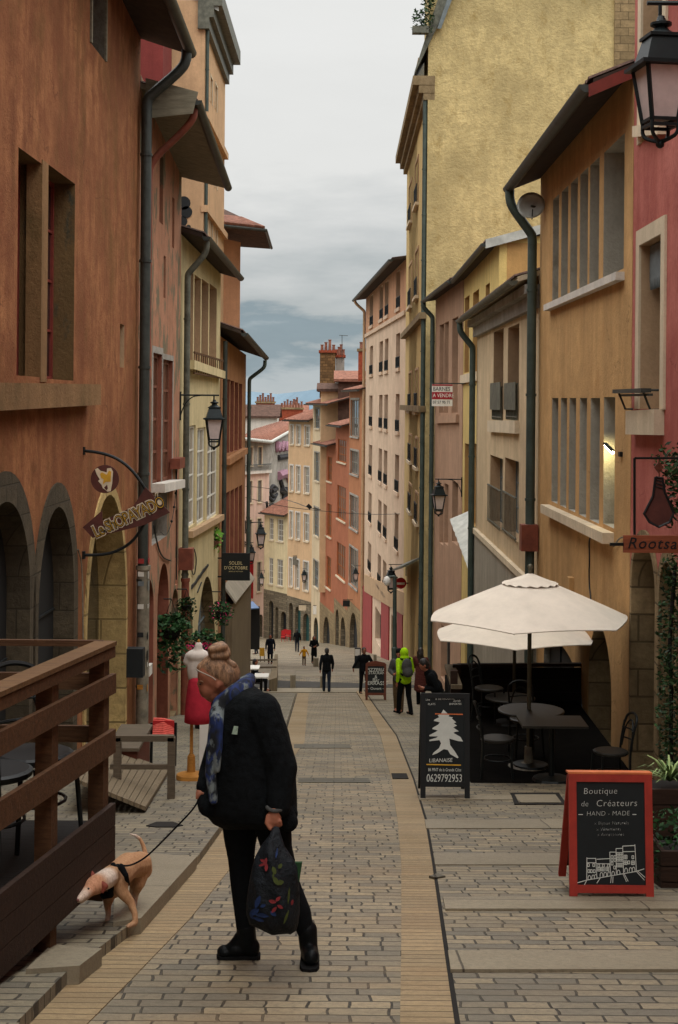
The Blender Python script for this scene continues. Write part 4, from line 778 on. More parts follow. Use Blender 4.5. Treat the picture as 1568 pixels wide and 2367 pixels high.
# graffiti gable wall
fGW = FP(624, 158.2, 669, 168); GW = House('graffiti_wall', 'grey gable wall covered in black and mauve graffiti beside the rose house', fGW, 0, fGW.L, -2.9, -2.0, 'grey_render', 3, 0, GF, cat='wall'); GW.finish()
def stroke(f, pts, w, mat, root, off=.05, name='graffiti'):
    mb = MB(); q = []
    for x, y in pts: u, z = f.hit(x, y); q.append(f.pt(u, z, off))
    mb.tube(smooth_path(q), w, 6); return mb.build(name, mat, root)
plain('mauve_paint', (150, 110, 126), .8); plain('spray_black', (38, 36, 38), .8)
for pts, w, m_ in ((((640, 1130), (628, 1120), (622, 1140), (634, 1150), (641, 1138), (630, 1160), (622, 1150)), .22, 'spray_black'), (((628, 1135), (636, 1132)), .3, 'spray_black'), (((646, 1110), (655, 1140), (650, 1165), (662, 1120), (660, 1160)), .35, 'spray_black'), (((648, 1130), (666, 1150)), .5, 'spray_black'), (((638, 1020), (638, 1044), (646, 1022), (646, 1044), (655, 1020), (655, 1042), (664, 1022), (664, 1042)), .4, 'mauve_paint'), (((642, 1100), (660, 1092), (666, 1108)), .55, 'mauve_paint'), (((642, 1058), (666, 1054)), .35, 'spray_black'), (((622, 1170), (634, 1165), (634, 1185)), .2, 'spray_black'), (((616, 1160), (618, 1180)), .16, 'spray_black')): stroke(fGW, pts, w, m_, GW.root)
# chimneys, roofs and gables beyond
def chimney(name, label, x0, y0, x1, y1, d, mat, pots=3, deep=1.2, grp='chimneys above the far roofs'):
    a, b = P(x0, y0, d), P(x1, y1, d); w = b.x - a.x; r = thing(name, label, 'chimney', ((a.x + b.x) / 2, d, b.z), grp); mb = MB()
    mb.box(((a.x + b.x) / 2, d + deep / 2, (a.z + b.z) / 2), (w, deep, a.z - b.z)); mb.build('stack', mat, r); mb = MB(); mb.box(((a.x + b.x) / 2, d + deep / 2, a.z + .12), (w + .25, deep + .25, .24)); mb.build('cap', 'brick' if mat != 'brick' else 'worn_stone', r)
    for i in range(pots):
        mb = MB(); h_ = .5 + .5 * ((i * 7) % 3) / 2; mb.lathe((a.x + w * (i + .5) / pots, d + deep / 2, a.z + .24), [(.16, 0), (.13, h_), (.17, h_ + .02), (.17, h_ + .1)], 10); mb.build('chimney_pot', 'terracotta_tile', r)
    return r
chimney('chimney_stack', 'huge brown stone chimney stack with clay pots, tallest on the skyline', 740, 815, 775, 920, 139, 'chimney_stone', 4, 2.5); chimney('chimney_stack', 'smooth grey chimney stack leaning against the huge stone one', 776.5, 826, 796, 895, 140.5, 'grey_render', 4, 2)
chimney('chimney_stack', 'slim red brick chimney against the tall pink house', 829, 812, 842, 880, 124, 'brick', 1, 1)
chimney('chimney_stack', 'broad red chimney block with a row of pots, leftmost of the far skyline', 592, 932, 634, 966, 185, 'brick', 7, 2); chimney('chimney_stack', 'low red chimney row right of the broad red block', 648, 946, 700, 972, 190, 'brick', 8, 2); chimney('chimney_stack', 'small brown chimney at the corner of the apricot roof', 668, 940, 690, 965, 200, 'chimney_stone', 3, 2)
def block(name, label, x0, y0, x1, y1, d, mat, deep=8, roof='terracotta_tile', cat='house', rz=.12):
    a, b = P(x0, y0, d), P(x1, y1, d); c = Vector(((a.x + b.x) / 2, d + deep / 2, b.z)); r = thing(name, label, cat, c, 'roofs beyond the street'); mb = MB(); w = b.x - a.x
    mb.box((c.x, c.y, (a.z + b.z) / 2 - 8), (w, deep, a.z - b.z + 16)); mb.build('wall', mat, r)
    mb = MB(); e = .4; z = a.z; mb.prism([(a.x - e, d - e, z), (b.x + e, d - e, z), (b.x + e, d + deep * .5, z + deep * rz * 2), (a.x - e, d + deep * .5, z + deep * rz * 2)], (0, 0, .25)); mb.prism([(a.x - e, d + deep + e, z), (b.x + e, d + deep + e, z), (b.x + e, d + deep * .5, z + deep * rz * 2), (a.x - e, d + deep * .5, z + deep * rz * 2)], (0, 0, .25)); mb.build('roof', roof, r); return r
block('far_house', 'white rooftop dormer with stone panels under the broad red chimney', 566, 966, 640, 1010, 178, 'white_plaster', 6, 'brown_tile'); block('far_house', 'red brick rooftop block on the skyline behind the apricot roof', 640, 972, 706, 1000, 192, 'brick', 8, 'terracotta_tile')
block('far_house', 'tan gable of the house under the great chimney', 742, 905, 842, 980, 134, 'apricot_render', 6, 'brown_tile', rz=.05); block('far_house', 'tiled roof ridge between the grey stack and the slim brick chimney', 782, 882, 842, 910, 131, 'brown_tile', 6, 'terracotta_tile', rz=.07)
for i, x in enumerate((596, 607, 616)): 
    pass
a = P(791, 838, 140); r = thing('tv_antenna', 'thin television antenna on a mast above the great chimney', 'antenna', a); mb = MB(); mb.tube([a, P(791, 776, 140)], .035, 6); mb.build('mast', 'zinc', r); mb = MB(); t0, t1 = P(785, 775, 140), P(804, 776, 140); mb.tube([t0, t1], .03, 6)
for i in range(6): q = t0.lerp(t1, i / 5); mb.tube([q + Vector((0, -.3, 0)), q + Vector((0, .3, 0))], .02, 5)
mb.build('aerial', 'zinc', r)
# ================================================================== street objects
plain('lamp_black', (20, 30, 32), .45, .3, .3, 6); plain('lamp_glass', (206, 190, 186), .35, 0, .18, 4, 0, 0, .5)
plain('chalk_board', (14, 21, 23), .7, 0, .35, 4); plain('chalk', (205, 208, 200), .9, 0, .1); plain('red_paint', (160, 48, 36), .55, 0, .25, 7, .002); plain('orange_edge', (206, 110, 60), .6)
plain('parasol_cloth', (222, 211, 195), .95, 0, .1, 3, .01, 0, .05); plain('steel_pole', (92, 88, 72), .45, .3); plain('table_top', (36, 33, 28), .45, .2, .3, 5); plain('sign_brown', (84, 44, 36), .7, 0, .35, 6); plain('sign_cream', (212, 196, 168), .8); plain('sign_yellow', (206, 158, 48), .8); plain('sign_black', (16, 20, 22), .5); plain('gold_letters', (196, 180, 136), .6)
plain('sign_white', (226, 222, 214), .6, 0, .06); plain('sign_crimson', (150, 24, 40), .6, 0, .08); plain('banner_red', (178, 32, 34), .8); plain('awning_blue', (86, 106, 138), .85); plain('cushion_coral', (226, 104, 92), .9, 0, .2, 20)
plain('tube_light', (255, 236, 170), .5, 0, 0, 1, 0, 150)
foliage('leaf_dark', (22, 44, 24), (44, 78, 40)); foliage('leaf_bright', (60, 108, 34), (104, 150, 52)); foliage('leaf_ivy', (16, 34, 18), (44, 68, 34)); foliage('petal_pink', (178, 28, 86), (222, 60, 122)); foliage('blade_green', (62, 90, 44), (128, 146, 92))
def leaves(mb, c, r, n, size, squash=(1, 1, 1), hang=0.0):
    c = Vector(c)
    for _ in range(n):
        while True:
            q = Vector((random.uniform(-1, 1), random.uniform(-1, 1), random.uniform(-1, 1)))
            if .25 < q.length <= 1: break
        p = c + Vector((q.x * r * squash[0], q.y * r * squash[1], q.z * r * squash[2] - (hang * random.random() ** 2 if q.z < 0 else 0)))
        a = Vector((random.gauss(0, 1), random.gauss(0, 1), random.gauss(0, .6))).normalized(); b = a.orthogonal().normalized(); b = (Matrix.Rotation(random.uniform(0, 6.28), 3, a) @ b); s = size * random.uniform(.6, 1.3)
        mb.quad(p - a * s, p + b * s * .45, p + a * s, p - b * s * .45)
# ---- lanterns ---------------------------------------------------------------
def lantern(label, cx, ytop, ybot, d, wall=None, arm_dy=10, brace=True, group='lanterns along the street'):
    top, bot = P(cx, ytop, d), P(cx, ybot, d); H = top.z - bot.z; c = Vector(bot)
    r = thing('street_lantern', label, 'street lamp', c, group); R4_ = Matrix.Rotation(rad(45 + 8), 3, 'Z'); q = math.sqrt(.5)
    mb = MB(); h = lambda k: k * H
    mb.lathe(c, [(h(.215) * 1, h(.625)), (h(.315), h(.625)), (h(.315), h(.655)), (h(.24), h(.665)), (h(.16), h(.86)), (h(.185), h(.86)), (h(.185), h(.885)), (h(.12), h(.89))], 4, R4_)
    mb.lathe(c, [(h(.12), h(.885)), (h(.06), h(.93)), (h(.05), h(.95)), (h(.085), h(.965)), (h(.085), h(.985)), (h(.04), h(1.0)), (h(.025), h(1.04))], 14); mb.build('hood', 'lamp_black', r)
    mb = MB(); mb.lathe(c, [(h(.145), h(.23)), (h(.225), h(.622))], 4, R4_); mb.build('glass', 'lamp_glass', r)
    mb = MB(); k4 = [R4_ @ Vector((math.cos(a), math.sin(a), 0)) for a in (0, math.pi / 2, math.pi, 3 * math.pi / 2)]
    for v in k4: mb.bar(c + v * h(.148) + Vector((0, 0, h(.2))), c + v * h(.232) + Vector((0, 0, h(.63))), h(.028), h(.028)); mb.tube(smooth_path([c + v * h(.15) + Vector((0, 0, h(.2))), c + v * h(.15) + Vector((0, 0, h(.1))), c + v * h(.06) + Vector((0, 0, h(.06))), c + Vector((0, 0, h(.05)))]), h(.016), 6)
    for i in range(4):
        for rr, zz in ((.15, .215), (.15, .17)): mb.bar(c + k4[i] * h(rr) + Vector((0, 0, h(zz))), c + k4[(i + 1) % 4] * h(rr) + Vector((0, 0, h(zz))), h(.025), h(.025))
    mb.ell(c + Vector((0, 0, h(.03))), h(.035), 8, 6); mb.build('cage', 'lamp_black', r)
    if wall is not None:
        w = P(wall, ytop - arm_dy, d); t_ = Vector(top) + Vector((0, 0, (w.z - top.z))); s = 1 if w.x > t_.x else -1; L = abs(w.x - t_.x); mb = MB()
        mb.tube([t_ - Vector((s * .12, 0, 0)), w], .022, 6); mb.tube([t_, Vector(top) + Vector((0, 0, -.02 * H))], .018, 6); mb.bar(w + Vector((0, 0, .08)), w - Vector((0, 0, L * .75)), .05, .04)
        if brace: mb.tube(smooth_path([w - Vector((0, 0, L * .65)), w - Vector((s * L * .12, 0, L * .28)), w - Vector((s * L * .35, 0, L * .04)), w - Vector((s * L * .6, 0, .01))], 3), .014, 6)
        mb.build('bracket', 'lamp_black', r)
    return r
lantern('huge black lantern with frosted panes at the upper right corner, nearest of all', 1526, 49, 342, 12.9, 1740, 40)
lantern('black lantern on a bracket by the cream house drainpipe, frosted glass', 495, 928, 1040, 33, 417, 15)
lantern('dark lantern above the black shop sign, beside the rose house', 603, 1213, 1270, 65, 568, 6); lantern('lantern half hidden behind the top corner of the black shop sign', 581, 1260, 1305, 80, 567, 6)
lantern('tiny lantern on the rose pink wall', 604.5, 1324, 1356, 149, 612, 5, False); lantern('tiny lantern in front of the apricot facade', 703, 1318, 1348, 143.2, 718, 4, False)
lantern('small lantern hung in front of the grey window of the orange house', 822, 1313, 1347, 112, 842, 5, False); lantern('lantern on a squared bracket above the red shopfront', 904, 1312, 1372, 78, 939, 7, False); lantern('lantern on an arm left of the lemon house, under the sale sign', 1014, 1116, 1194, 51, 1068, 8)
# hidden continuation house on the left past the crossing (carries two lanterns)
fLH = Fac((-4.3, 60.8), (-5.66, 85.5)); LH = House('corner_house', 'low terracotta corner house past the crossing, almost hidden behind the tan house', fLH, 0, fLH.L, 2.2, 1.0, 'tan_orange_render', 1.6, 10, G_); LH.finish()
# ---- bollards, lamp post, small signs ---------------------------------------------
def bollard(label, x0, x1, ytop, ybot, mat='granite_slab', lift=0):
    b = G((x0 + x1) / 2, ybot); d = b.y; w = (x1 - x0) * d / F; h = (ybot - ytop) * d / F; r = thing('stone_bollard', label, 'bollard', b, 'stone bollards at the crossing'); mb = MB()
    mb.lathe(b - Vector((0, 0, .1)), [(w * .68, 0), (w * .66, h + .06), (w * .6, h + .1)], 4, Matrix.Rotation(rad(45), 3, 'Z')); mb.build('post', mat, r)
bollard('square stone bollard left of the man walking away', 671, 684, 1559, 1589); bollard('stone bollard half hidden behind the man walking away', 740, 749, 1562, 1590); bollard('pale stone block beside the woman in the long dark coat', 724, 737, 1520, 1541)
bollard('cream post beside the man at the wooden chalkboard', 863, 871, 1513, 1560)
b = G(912, 1560); r = thing('lamp_post', 'dark green post carrying a dome security camera in front of the red shopfront', 'post', b); tp = P(913, 1332, b.y); mb = MB(); mb.tube([b, b + Vector((0, 0, 1.2)), b + Vector((0, 0, 1.25)), tp], .1, 10, True, [.15, .14, .1, .085]); mb.build('pole', 'green_pipe', r)
mb = MB(); mb.tube([tp, P(897, 1334, b.y)], .05, 8); mb.build('arm', 'green_pipe', r); mb = MB(); mb.ell(P(895, 1343, b.y), (.17, .17, .22)); mb.build('camera_dome', 'sign_white', r)
p = P(927, 1348, 76); r = thing('road_sign', 'round red and white sign by the camera post', 'sign', p); mb = MB(); RX = Matrix.Rotation(rad(90), 3, 'X'); mb.lathe(p, [(.3, -.02), (.3, .02)], 20, RX); mb.build('plate', 'banner_red', r); mb = MB(); mb.box(p + Vector((.0, -.03, -.02)), (.42, .02, .12)); mb.build('bar', 'sign_white', r); mb = MB(); mb.tube([p + Vector((0, .02, 0)), p + Vector((.7, .02, 0))], .03); mb.build('bracket', 'zinc', r)
b = G(827, 1545); r = thing('menu_stand', 'slim black menu stand with a white sheet beside the wooden chalkboard', 'menu stand', b); q = P(827, 1497, b.y); mb = MB(); mb.box((b + q) / 2, (.32, .12, q.z - b.z)); mb.build('stand', 'sign_black', r); mb = MB(); mb.box(P(826.5, 1508, b.y - .07), (.26, .02, .35)); mb.build('sheet', 'sign_white', r)
# ---- A-boards ---------------------------------------------------------------------
def aboard(label, xl, xr, yt, yb, d, fmat, fw, panel_bottom, splay=.42, top_mat=None, lift=.012, rail=True):
    bl, br, tl = P(xl, yb, d), P(xr, yb, d), P((xl + xr) / 2, yt, d); w = br.x - bl.x; h = tl.z - bl.z; base = Vector(((bl.x + br.x) / 2, d, bl.z)); r = thing('chalkboard_sign', label, 'chalkboard', base)
    lean = .12; up = Vector((0, lean, 1)).normalized(); H = h / up.z; X = Vector((1, 0, 0)); n = X.cross(up); bz = n * .02
    pt = lambda u, v, o=0: base + X * u + up * v - n * o * -1 if False else base + X * u + up * v + n * o
    sgn = 1 if n.y < 0 else -1
    mb = MB(); T = .03
    def bx(u0, u1, v0, v1, o0, o1): mb.hexa([pt(u0, v0, sgn * o0), pt(u1, v0, sgn * o0), pt(u1, v0, sgn * o1), pt(u0, v0, sgn * o1), pt(u0, v1, sgn * o0), pt(u1, v1, sgn * o0), pt(u1, v1, sgn * o1), pt(u0, v1, sgn * o1)])
    bx(-w / 2, -w / 2 + fw, 0, H, -.0, T); bx(w / 2 - fw, w / 2, 0, H, 0, T); bx(-w / 2 + fw, w / 2 - fw, H - fw, H, 0, T - .002); bx(-w / 2 + fw, w / 2 - fw, panel_bottom * H - fw, panel_bottom * H, 0, T - .002)
    mb.build('frame', fmat, r)
    mb = MB(); bx(-w / 2 + fw, w / 2 - fw, panel_bottom * H, H - fw, .004, .018); pn = mb.build('panel', 'chalk_board', r)
    mb = MB(); up2 = Vector((0, splay / h, -1))
    for s in (-1, 1):
        a = base + X * s * (w / 2 - fw / 2) + up * (H - .02) + Vector((0, .03, 0)); mb.bar(a, a + up2 * (h - .02), fw, .025, (0, 1, 0)); mb.build('rear_leg', fmat, r); mb = MB()
    a = base + up * (H - fw * 1.5) + Vector((0, .05, 0)); e = up2 * (h * .8); mb.hexa([a - X * (w / 2 - fw), a + X * (w / 2 - fw), a + X * (w / 2 - fw) + e, a - X * (w / 2 - fw) + e] + [v + Vector((0, .01, 0)) for v in (a - X * (w / 2 - fw), a + X * (w / 2 - fw), a + X * (w / 2 - fw) + e, a - X * (w / 2 - fw) + e)]); mb.build('rear_panel', 'chalk_board', r)
    if top_mat: mb = MB(); bx(-w / 2 - .002, w / 2 + .002, H, H + .012, -.07, T); mb.build('top_edge', top_mat, r)
    M = lambda u, v, ang=0: frame(pt(u, v, sgn * .02), X * math.cos(ang) + up * math.sin(ang), up)
    PU = lambda x, y: ((x - (xl + xr) / 2) * d / F, (yb - y) * d / F / up.z)
    def chalk(pts, wd=.004, mat='chalk'):
        mb = MB(); q = [pt(*PU(x, y), sgn * .021) for x, y in pts]
        for a, b_ in zip(q, q[1:]): 
            mb.bar(a, b_, wd, .003, n)
        return mb
    return r, pn, M, PU, chalk, pt, sgn
BD = 9.17
r, pn, M, PU, chalk, pt, sg = aboard('red framed chalkboard with a chalk drawing of hillside houses, on the right paving', 1316, 1510, 1797, 2077, BD, 'red_paint', .05, .115, .34, 'orange_edge')
z5 = lambda x, y: ((1600 + x / 4.094) / 1.2647, (2200 + y / 4.094) / 1.2647)
for body, x, y, s, sp in (('Boutique', 645, 495, .056, 1.1), ('de', 455, 645, .05, 1.05), ('Créateurs', 840, 635, .060, 1.1), ('HAND - MADE', 735, 755, .042, 1.05), ('x Bijoux Naturels', 775, 865, .03, 1.05), ('x Vêtements', 740, 937, .03, 1.05), ('x Accessoires', 762, 998, .03, 1.05)):
    u, v = PU(*z5(x, y)); text('lettering', body, s, M(u, v, .02), 'chalk', pn, .001, -.0012, 'CENTER', .12, sp)
mb = MB()
def line(*pts):
    m_ = chalk([z5(*p) for p in pts]); mb.add(m_.v, m_.f)
line((380, 768), (432, 768)); line((1030, 762), (1075, 762))
line((350, 1560), (470, 1525), (1065, 1420), (1160, 1390)); line((470, 1525), (475, 1265)); line((475, 1275), (580, 1275)); line((580, 1270), (592, 1500)); line((475, 1325), (588, 1325)); line((592, 1285), (750, 1275)); line((590, 1335), (755, 1335)); line((755, 1480), (750, 1200), (825, 1200)); line((825, 1450), (825, 1160), (900, 1155)); line((912, 1440), (905, 1130), (1050, 1122)); line((1065, 1420), (1052, 1110)); line((905, 1195), (1055, 1190)); line((440, 1585), (470, 1525)); line((590, 1560), (635, 1495)); line((755, 1555), (765, 1480)); line((780, 1555), (785, 1480)); line((905, 1450), (945, 1540)); line((920, 1450), (965, 1535)); line((1065, 1420), (1160, 1520)); line((1075, 1410), (1170, 1490))
def sq(x, y, w, h): line((x, y), (x + w, y), (x + w, y + h), (x, y + h), (x, y))
for x, y in ((480, 1335), (545, 1335), (485, 1405), (515, 1405), (550, 1405), (605, 1340), (660, 1340), (720, 1340), (765, 1240), (800, 1240), (765, 1275), (800, 1275), (765, 1315), (795, 1360), (1015, 1240), (965, 1300)): sq(x, y, 22, 34)
for x, y in ((600, 1378), (645, 1376), (700, 1374), (832, 1205), (870, 1205), (832, 1262), (870, 1262), (832, 1328), (872, 1328), (920, 1235), (920, 1300), (1008, 1300)): sq(x, y, 36, 42); line((x + 18, y), (x + 18, y + 42)); line((x, y + 21), (x + 36, y + 21))
def arc(x, y, w, h): line(*[(x + w / 2 - w / 2 * math.cos(math.pi * k / 8), y - h * math.sin(math.pi * k / 8) * 1.0) for k in range(9)]); line((x, y), (x, y + 15)); line((x + w, y), (x + w, y + 15))
for x, y in ((485, 1505), (530, 1500), (560, 1495), (630, 1470), (675, 1465), (720, 1460), (770, 1455), (835, 1440), (925, 1415), (980, 1410), (1015, 1405)): arc(x, y, 34, 34)
mb.build('chalk_drawing', 'chalk', pn)
r, pn, M, PU, chalk, pt, sg = aboard('tall black chalkboard with a white cedar tree and phone number in front of the parasols', 972, 1086, 1608, 1848, 15.3, 'sign_black', .055, .17, .3)
z4 = lambda x, y: ((1200 + x / 4.303) / 1.2647, (1800 + y / 4.303) / 1.2647)
cedar = [(415, 1205), (470, 1255), (450, 1262), (490, 1265), (480, 1290), (535, 1300), (520, 1312), (575, 1360), (545, 1372), (585, 1400), (560, 1412), (540, 1425), (608, 1470), (560, 1478), (540, 1490), (630, 1540), (662, 1595), (600, 1590), (490, 1560), (500, 1640), (560, 1720), (605, 1790), (590, 1800), (500, 1750), (470, 1700), (420, 1690), (340, 1740), (275, 1765), (290, 1735), (360, 1680), (385, 1620), (365, 1580), (240, 1595), (235, 1580), (330, 1550), (345, 1535), (240, 1535), (235, 1522), (320, 1478), (345, 1462), (275, 1445), (280, 1430), (350, 1390), (370, 1362), (295, 1345), (300, 1330), (360, 1300), (345, 1275), (385, 1255)]
mb = MB(); pts = [pt(*PU(*z4(x, y)), sg * .0185) for x, y in cedar]; mb.prism(pts, (0, -.003, 0)); mb.build('cedar_drawing', 'chalk', pn)
for body, x, y, s, sp, sx in (('Une', 215, 1085, .03, 1, 1), ('& BEYROUTH', 430, 1070, .034, 1, 1), ('Zyriab', 585, 1095, .03, 1, 1), ('PLATS', 265, 1140, .03, 1, 1), ('EMPORTES', 565, 1135, .028, 1, 1), ('LIBANAISE', 380, 1830, .058, 1, .95), ('86 MNT de la Grande Côte', 430, 1945, .048, 1, .66), ('0629792953', 425, 2050, .118, 1, .66)):
    u, v = PU(*z4(x, y)); text('lettering', body, s, M(u, v, .03 if y < 1900 else 0), 'chalk', pn, .001, 0, 'CENTER', .08, sp, sx)
m_ = chalk([z4(200, 1880), z4(635, 1885)], .012); m_.build('underline', 'sign_yellow', pn); m_ = chalk([z4(310, 1258), z4(660, 1262)], .012); m_.build('rule', 'orange_edge', pn)
r, pn, M, PU, chalk, pt, sg = aboard('wooden framed chalkboard in front of the green jacket, tall with turned feet', 845, 893, 1536, 1618, 45.5, 'red_brown_wood', .075, .2, .4)
mb = MB(); b0 = [pt(*PU(x, y), sg * .0) for x, y in ((845, 1537), (893, 1537), (889, 1533), (869, 1529), (849, 1533))]; mb.prism(b0, (0, -.03, 0)); mb.build('crest', 'red_brown_wood', r)
for body, y, s in (('PIZZERIA', 1550, .15), ('RESTAURANT', 1557, .12), ('&', 1566, .15), ('Bar', 1573, .16), ('TERRASSE', 1580, .17), ('~ Ouvert ~', 1592, .12)): u, v = PU(869, y); text('lettering', body, s, M(u, v), 'chalk', pn, .002, 0)
# ---- parasols ----------------------------------------------------------------------
def parasol(label, cx, cy_rim, ytop, d, R, pole_bot, n=6, rot=0, valance=True):
    c = P(cx, cy_rim, d); ap = P(cx, ytop, d); rise = ap.z - c.z; r = thing('parasol', label, 'parasol', Vector((c.x, d, pole_bot)), 'cream parasols over the terrace'); mb = MB(); k = 10; rings = 9
    def sp(a, t_):
        seg = 2 * math.pi / n; ph = (a - rot) % seg; mid = abs(ph / seg - .5) * 2; scal = 1 - .05 * (1 - mid ** 2) * t_ - .03 * (1 - mid ** 2)
        return Vector((c.x + R * t_ * scal * math.cos(a), d + R * t_ * scal * math.sin(a), c.z + rise * (1 - t_ ** 1.08) + .03 * (1 - mid ** 2) * t_ * t_ - .02 * t_))
    m_ = n * k; vs = [Vector((c.x, d, ap.z))] + [sp(2 * math.pi * i / m_ + rot, (j + 1) / rings) for j in range(rings) for i in range(m_)]
    fs = [(0, 1 + i, 1 + (i + 1) % m_) for i in range(m_)] + [(1 + j * m_ + i, 1 + (j + 1) * m_ + i, 1 + (j + 1) * m_ + (i + 1) % m_, 1 + j * m_ + (i + 1) % m_) for j in range(rings - 1) for i in range(m_)]
    nv = len(vs); mb.add(vs, fs); mb.add([v + Vector((0, 0, -.012)) for v in vs], [f[::-1] for f in fs]); e = 1 + (rings - 1) * m_
    for i in range(m_): mb.f.append((e + i, e + nv + i, e + nv + (i + 1) % m_, e + (i + 1) % m_))
    mb.build('canopy', 'parasol_cloth', r, 25)
    mb = MB(); m2 = 48; vs = [Vector((c.x, d, ap.z + .025))]
    for j in range(1, 5): vs += [Vector((c.x + .27 * R * j / 4 * math.cos(2 * math.pi * i / m2), d + .27 * R * j / 4 * math.sin(2 * math.pi * i / m2), ap.z + .025 - rise * .262 * j / 4 - (.012 * math.sin(i * 2.1) if j == 4 else 0))) for i in range(m2)]
    mb.add(vs, [(0, 1 + i, 1 + (i + 1) % m2) for i in range(m2)] + [(1 + j * m2 + i, 1 + (j + 1) * m2 + i, 1 + (j + 1) * m2 + (i + 1) % m2, 1 + j * m2 + (i + 1) % m2) for j in range(3) for i in range(m2)]); mb.build('vent_cap', 'parasol_cloth', r, 40)
    mb = MB(); mb.tube([Vector((c.x, d, pole_bot)), Vector((c.x, d, ap.z + .08))], .027, 10); mb.ell((c.x, d, ap.z + .1), .035); mb.build('pole', 'steel_pole', r)
    mb = MB()
    for i in range(n):
        a = 2 * math.pi * i / n + rot; e_ = sp(a, .97) - Vector((0, 0, .03)); mb.bar(e_, Vector((c.x, d, ap.z - .05)), .016, .02)
        h_ = Vector((c.x, d, c.z - .1)); mb.bar(h_, sp(a, .55) - Vector((0, 0, .03)), .012, .014)
    mb.build('ribs', 'steel_pole', r); mb = MB(); mb.lathe((c.x, d, pole_bot), [(.26, 0), (.26, .05), (.06, .1), (.05, .3)], 16); mb.build('base', 'cast_iron_pipe', r)
    return r
TZ = -3.06
parasol('cream parasol in front, tallest, over the round cafe table', 1225, 1424, 1328, 18.0, 1.32, TZ, 6, rad(14)); parasol('second cream parasol, lower and behind the front one', 1190, 1466, 1400, 21.6, 1.28, -3.7, 6, rad(24))
# ---- cafe terrace at right -----------------------------------------------------------
mb = MB(); a, b = P(1092, 1808, 16.95), P(1440, 1800, 16.95); mb.hexa([(a.x, 16.95, -3.6), (3.7, 16.95, -3.6), (3.76, 24, -4.6), (a.x + .2, 24, -4.6), (a.x, 16.95, TZ + .05), (3.7, 16.95, TZ + .05), (3.76, 24, TZ + .05), (a.x + .2, 24, TZ + .05)]); r = thing('terrace_platform', 'dark wooden platform carrying the cafe tables at the amber house', 'platform', (2.6, 17, TZ)); plain('terrace_floor', (15, 13, 11), .95, 0, .4, 6, 0, 0, .03); mb.build('deck', 'terrace_floor', r)
r = thing('terrace_screen', 'dark wooden windbreak behind the cafe tables with a sloped end board', 'screen', (2.8, 22, -3.9)); mb = MB(); a, b = P(1058, 1540, 22), P(1345, 1538, 22)
for i in range(7): mb.box(((a.x + b.x) / 2, 22, a.z - .1 - i * .19), (b.x - a.x, .04, .185))
mb.build('boards', 'dark_wood', r); mb = MB(); mb.bar(P(1058, 1538, 22), P(1345, 1536, 22), .1, .05); mb.build('top_rail', 'stained_plank', r); 
mb = MB(); mb.box(P(1055, 1640, 21.9) , (.12, .1, 1.4)); mb.build('post', 'stained_plank', r); mb = MB(); mb.bar(P(1040, 1540, 22.1), P(1056, 1588, 20.6), .16, .06); mb.build('end_board', 'weathered_boards', r); mb = MB(); mb.box(P(1049, 1660, 20.7), (.1, .1, 1.4)); mb.build('post', 'stained_plank', r)
def table(label, px, py, d, rx, ry=None, floor=TZ + .05):
    c = P(px, py, d); r = thing('cafe_table', label, 'table', Vector((c.x, d, floor)), 'cafe tables under the parasols'); mb = MB()
    if ry is None: mb.lathe(c, [(rx - .01, -.03), (rx, -.025), (rx, -.005), (rx - .012, 0)], 36)
    else: mb.box(c - Vector((0, 0, .015)), (rx * 2, ry * 2, .03))
    mb.build('tabletop', 'table_top', r); mb = MB(); mb.tube([Vector((c.x, d, floor)), c - Vector((0, 0, .03))], .035, 8); mb.lathe((c.x, d, floor), [(.24, 0), (.22, .03), (.05, .05)], 14); mb.build('pedestal', 'black_iron', r)
table('round bistro table pierced by the front parasol pole', 1228, 1640, 18.0, .42); table('square grey topped table in front of the round one', 1276, 1666, 17.35, .40, .3); table('round table in the shade behind, beside the windbreak', 1180, 1611, 20.4, .36)
def chair(label, px, py, d, rz, floor=TZ + .05, mat='black_iron', seat='table_top', grp='cafe chairs on the right terrace', H=.88):
    b = Vector((P(px, py, d).x, d, floor)); r = thing('cafe_chair', label, 'chair', b, grp); R = Matrix.Rotation(rz, 3, 'Z'); T = lambda x, y, z: b + R @ Vector((x, y, z))
    mb = MB(); mb.lathe(T(0, 0, .44), [(.2, 0), (.21, .01), (.21, .03), (.19, .04)], 20); mb.build('seat', seat, r)
    for x, y in ((-.16, -.16), (.16, -.16)): mb = MB(); mb.tube([T(x, y, .45), T(x * 1.2, y * 1.15, 0)], .014, 6); mb.build('leg', mat, r)
    for s in (-1, 1): mb = MB(); mb.tube(smooth_path([T(.17 * s, .2, 0), T(.16 * s, .17, .45), T(.17 * s, .24, H - .08)]), .015, 6); mb.build('leg', mat, r)
    mb = MB(); mb.tube(smooth_path([T(-.17, .24, H - .1), T(-.15, .27, H), T(0, .3, H + .04), T(.15, .27, H), T(.17, .24, H - .1)], 3), .016, 6); mb.tube(smooth_path([T(-.16, .2, .5), T(-.12, .23, .75), T(0, .27, .86), T(.12, .23, .75), T(.16, .2, .5)], 3), .011, 6)
    for z_ in (.6, .72): mb.tube(smooth_path([T(-.165, .21, z_), T(0, .27, z_), T(.165, .21, z_)]), .01, 6)
    mb.build('backrest', mat, r); mb = MB(); mb.tube([T(.17 * math.cos(a), .17 * math.sin(a), .22) for a in [2 * math.pi * k / 16 for k in range(17)]], .009, 6); mb.build('stretcher', mat, r); return r
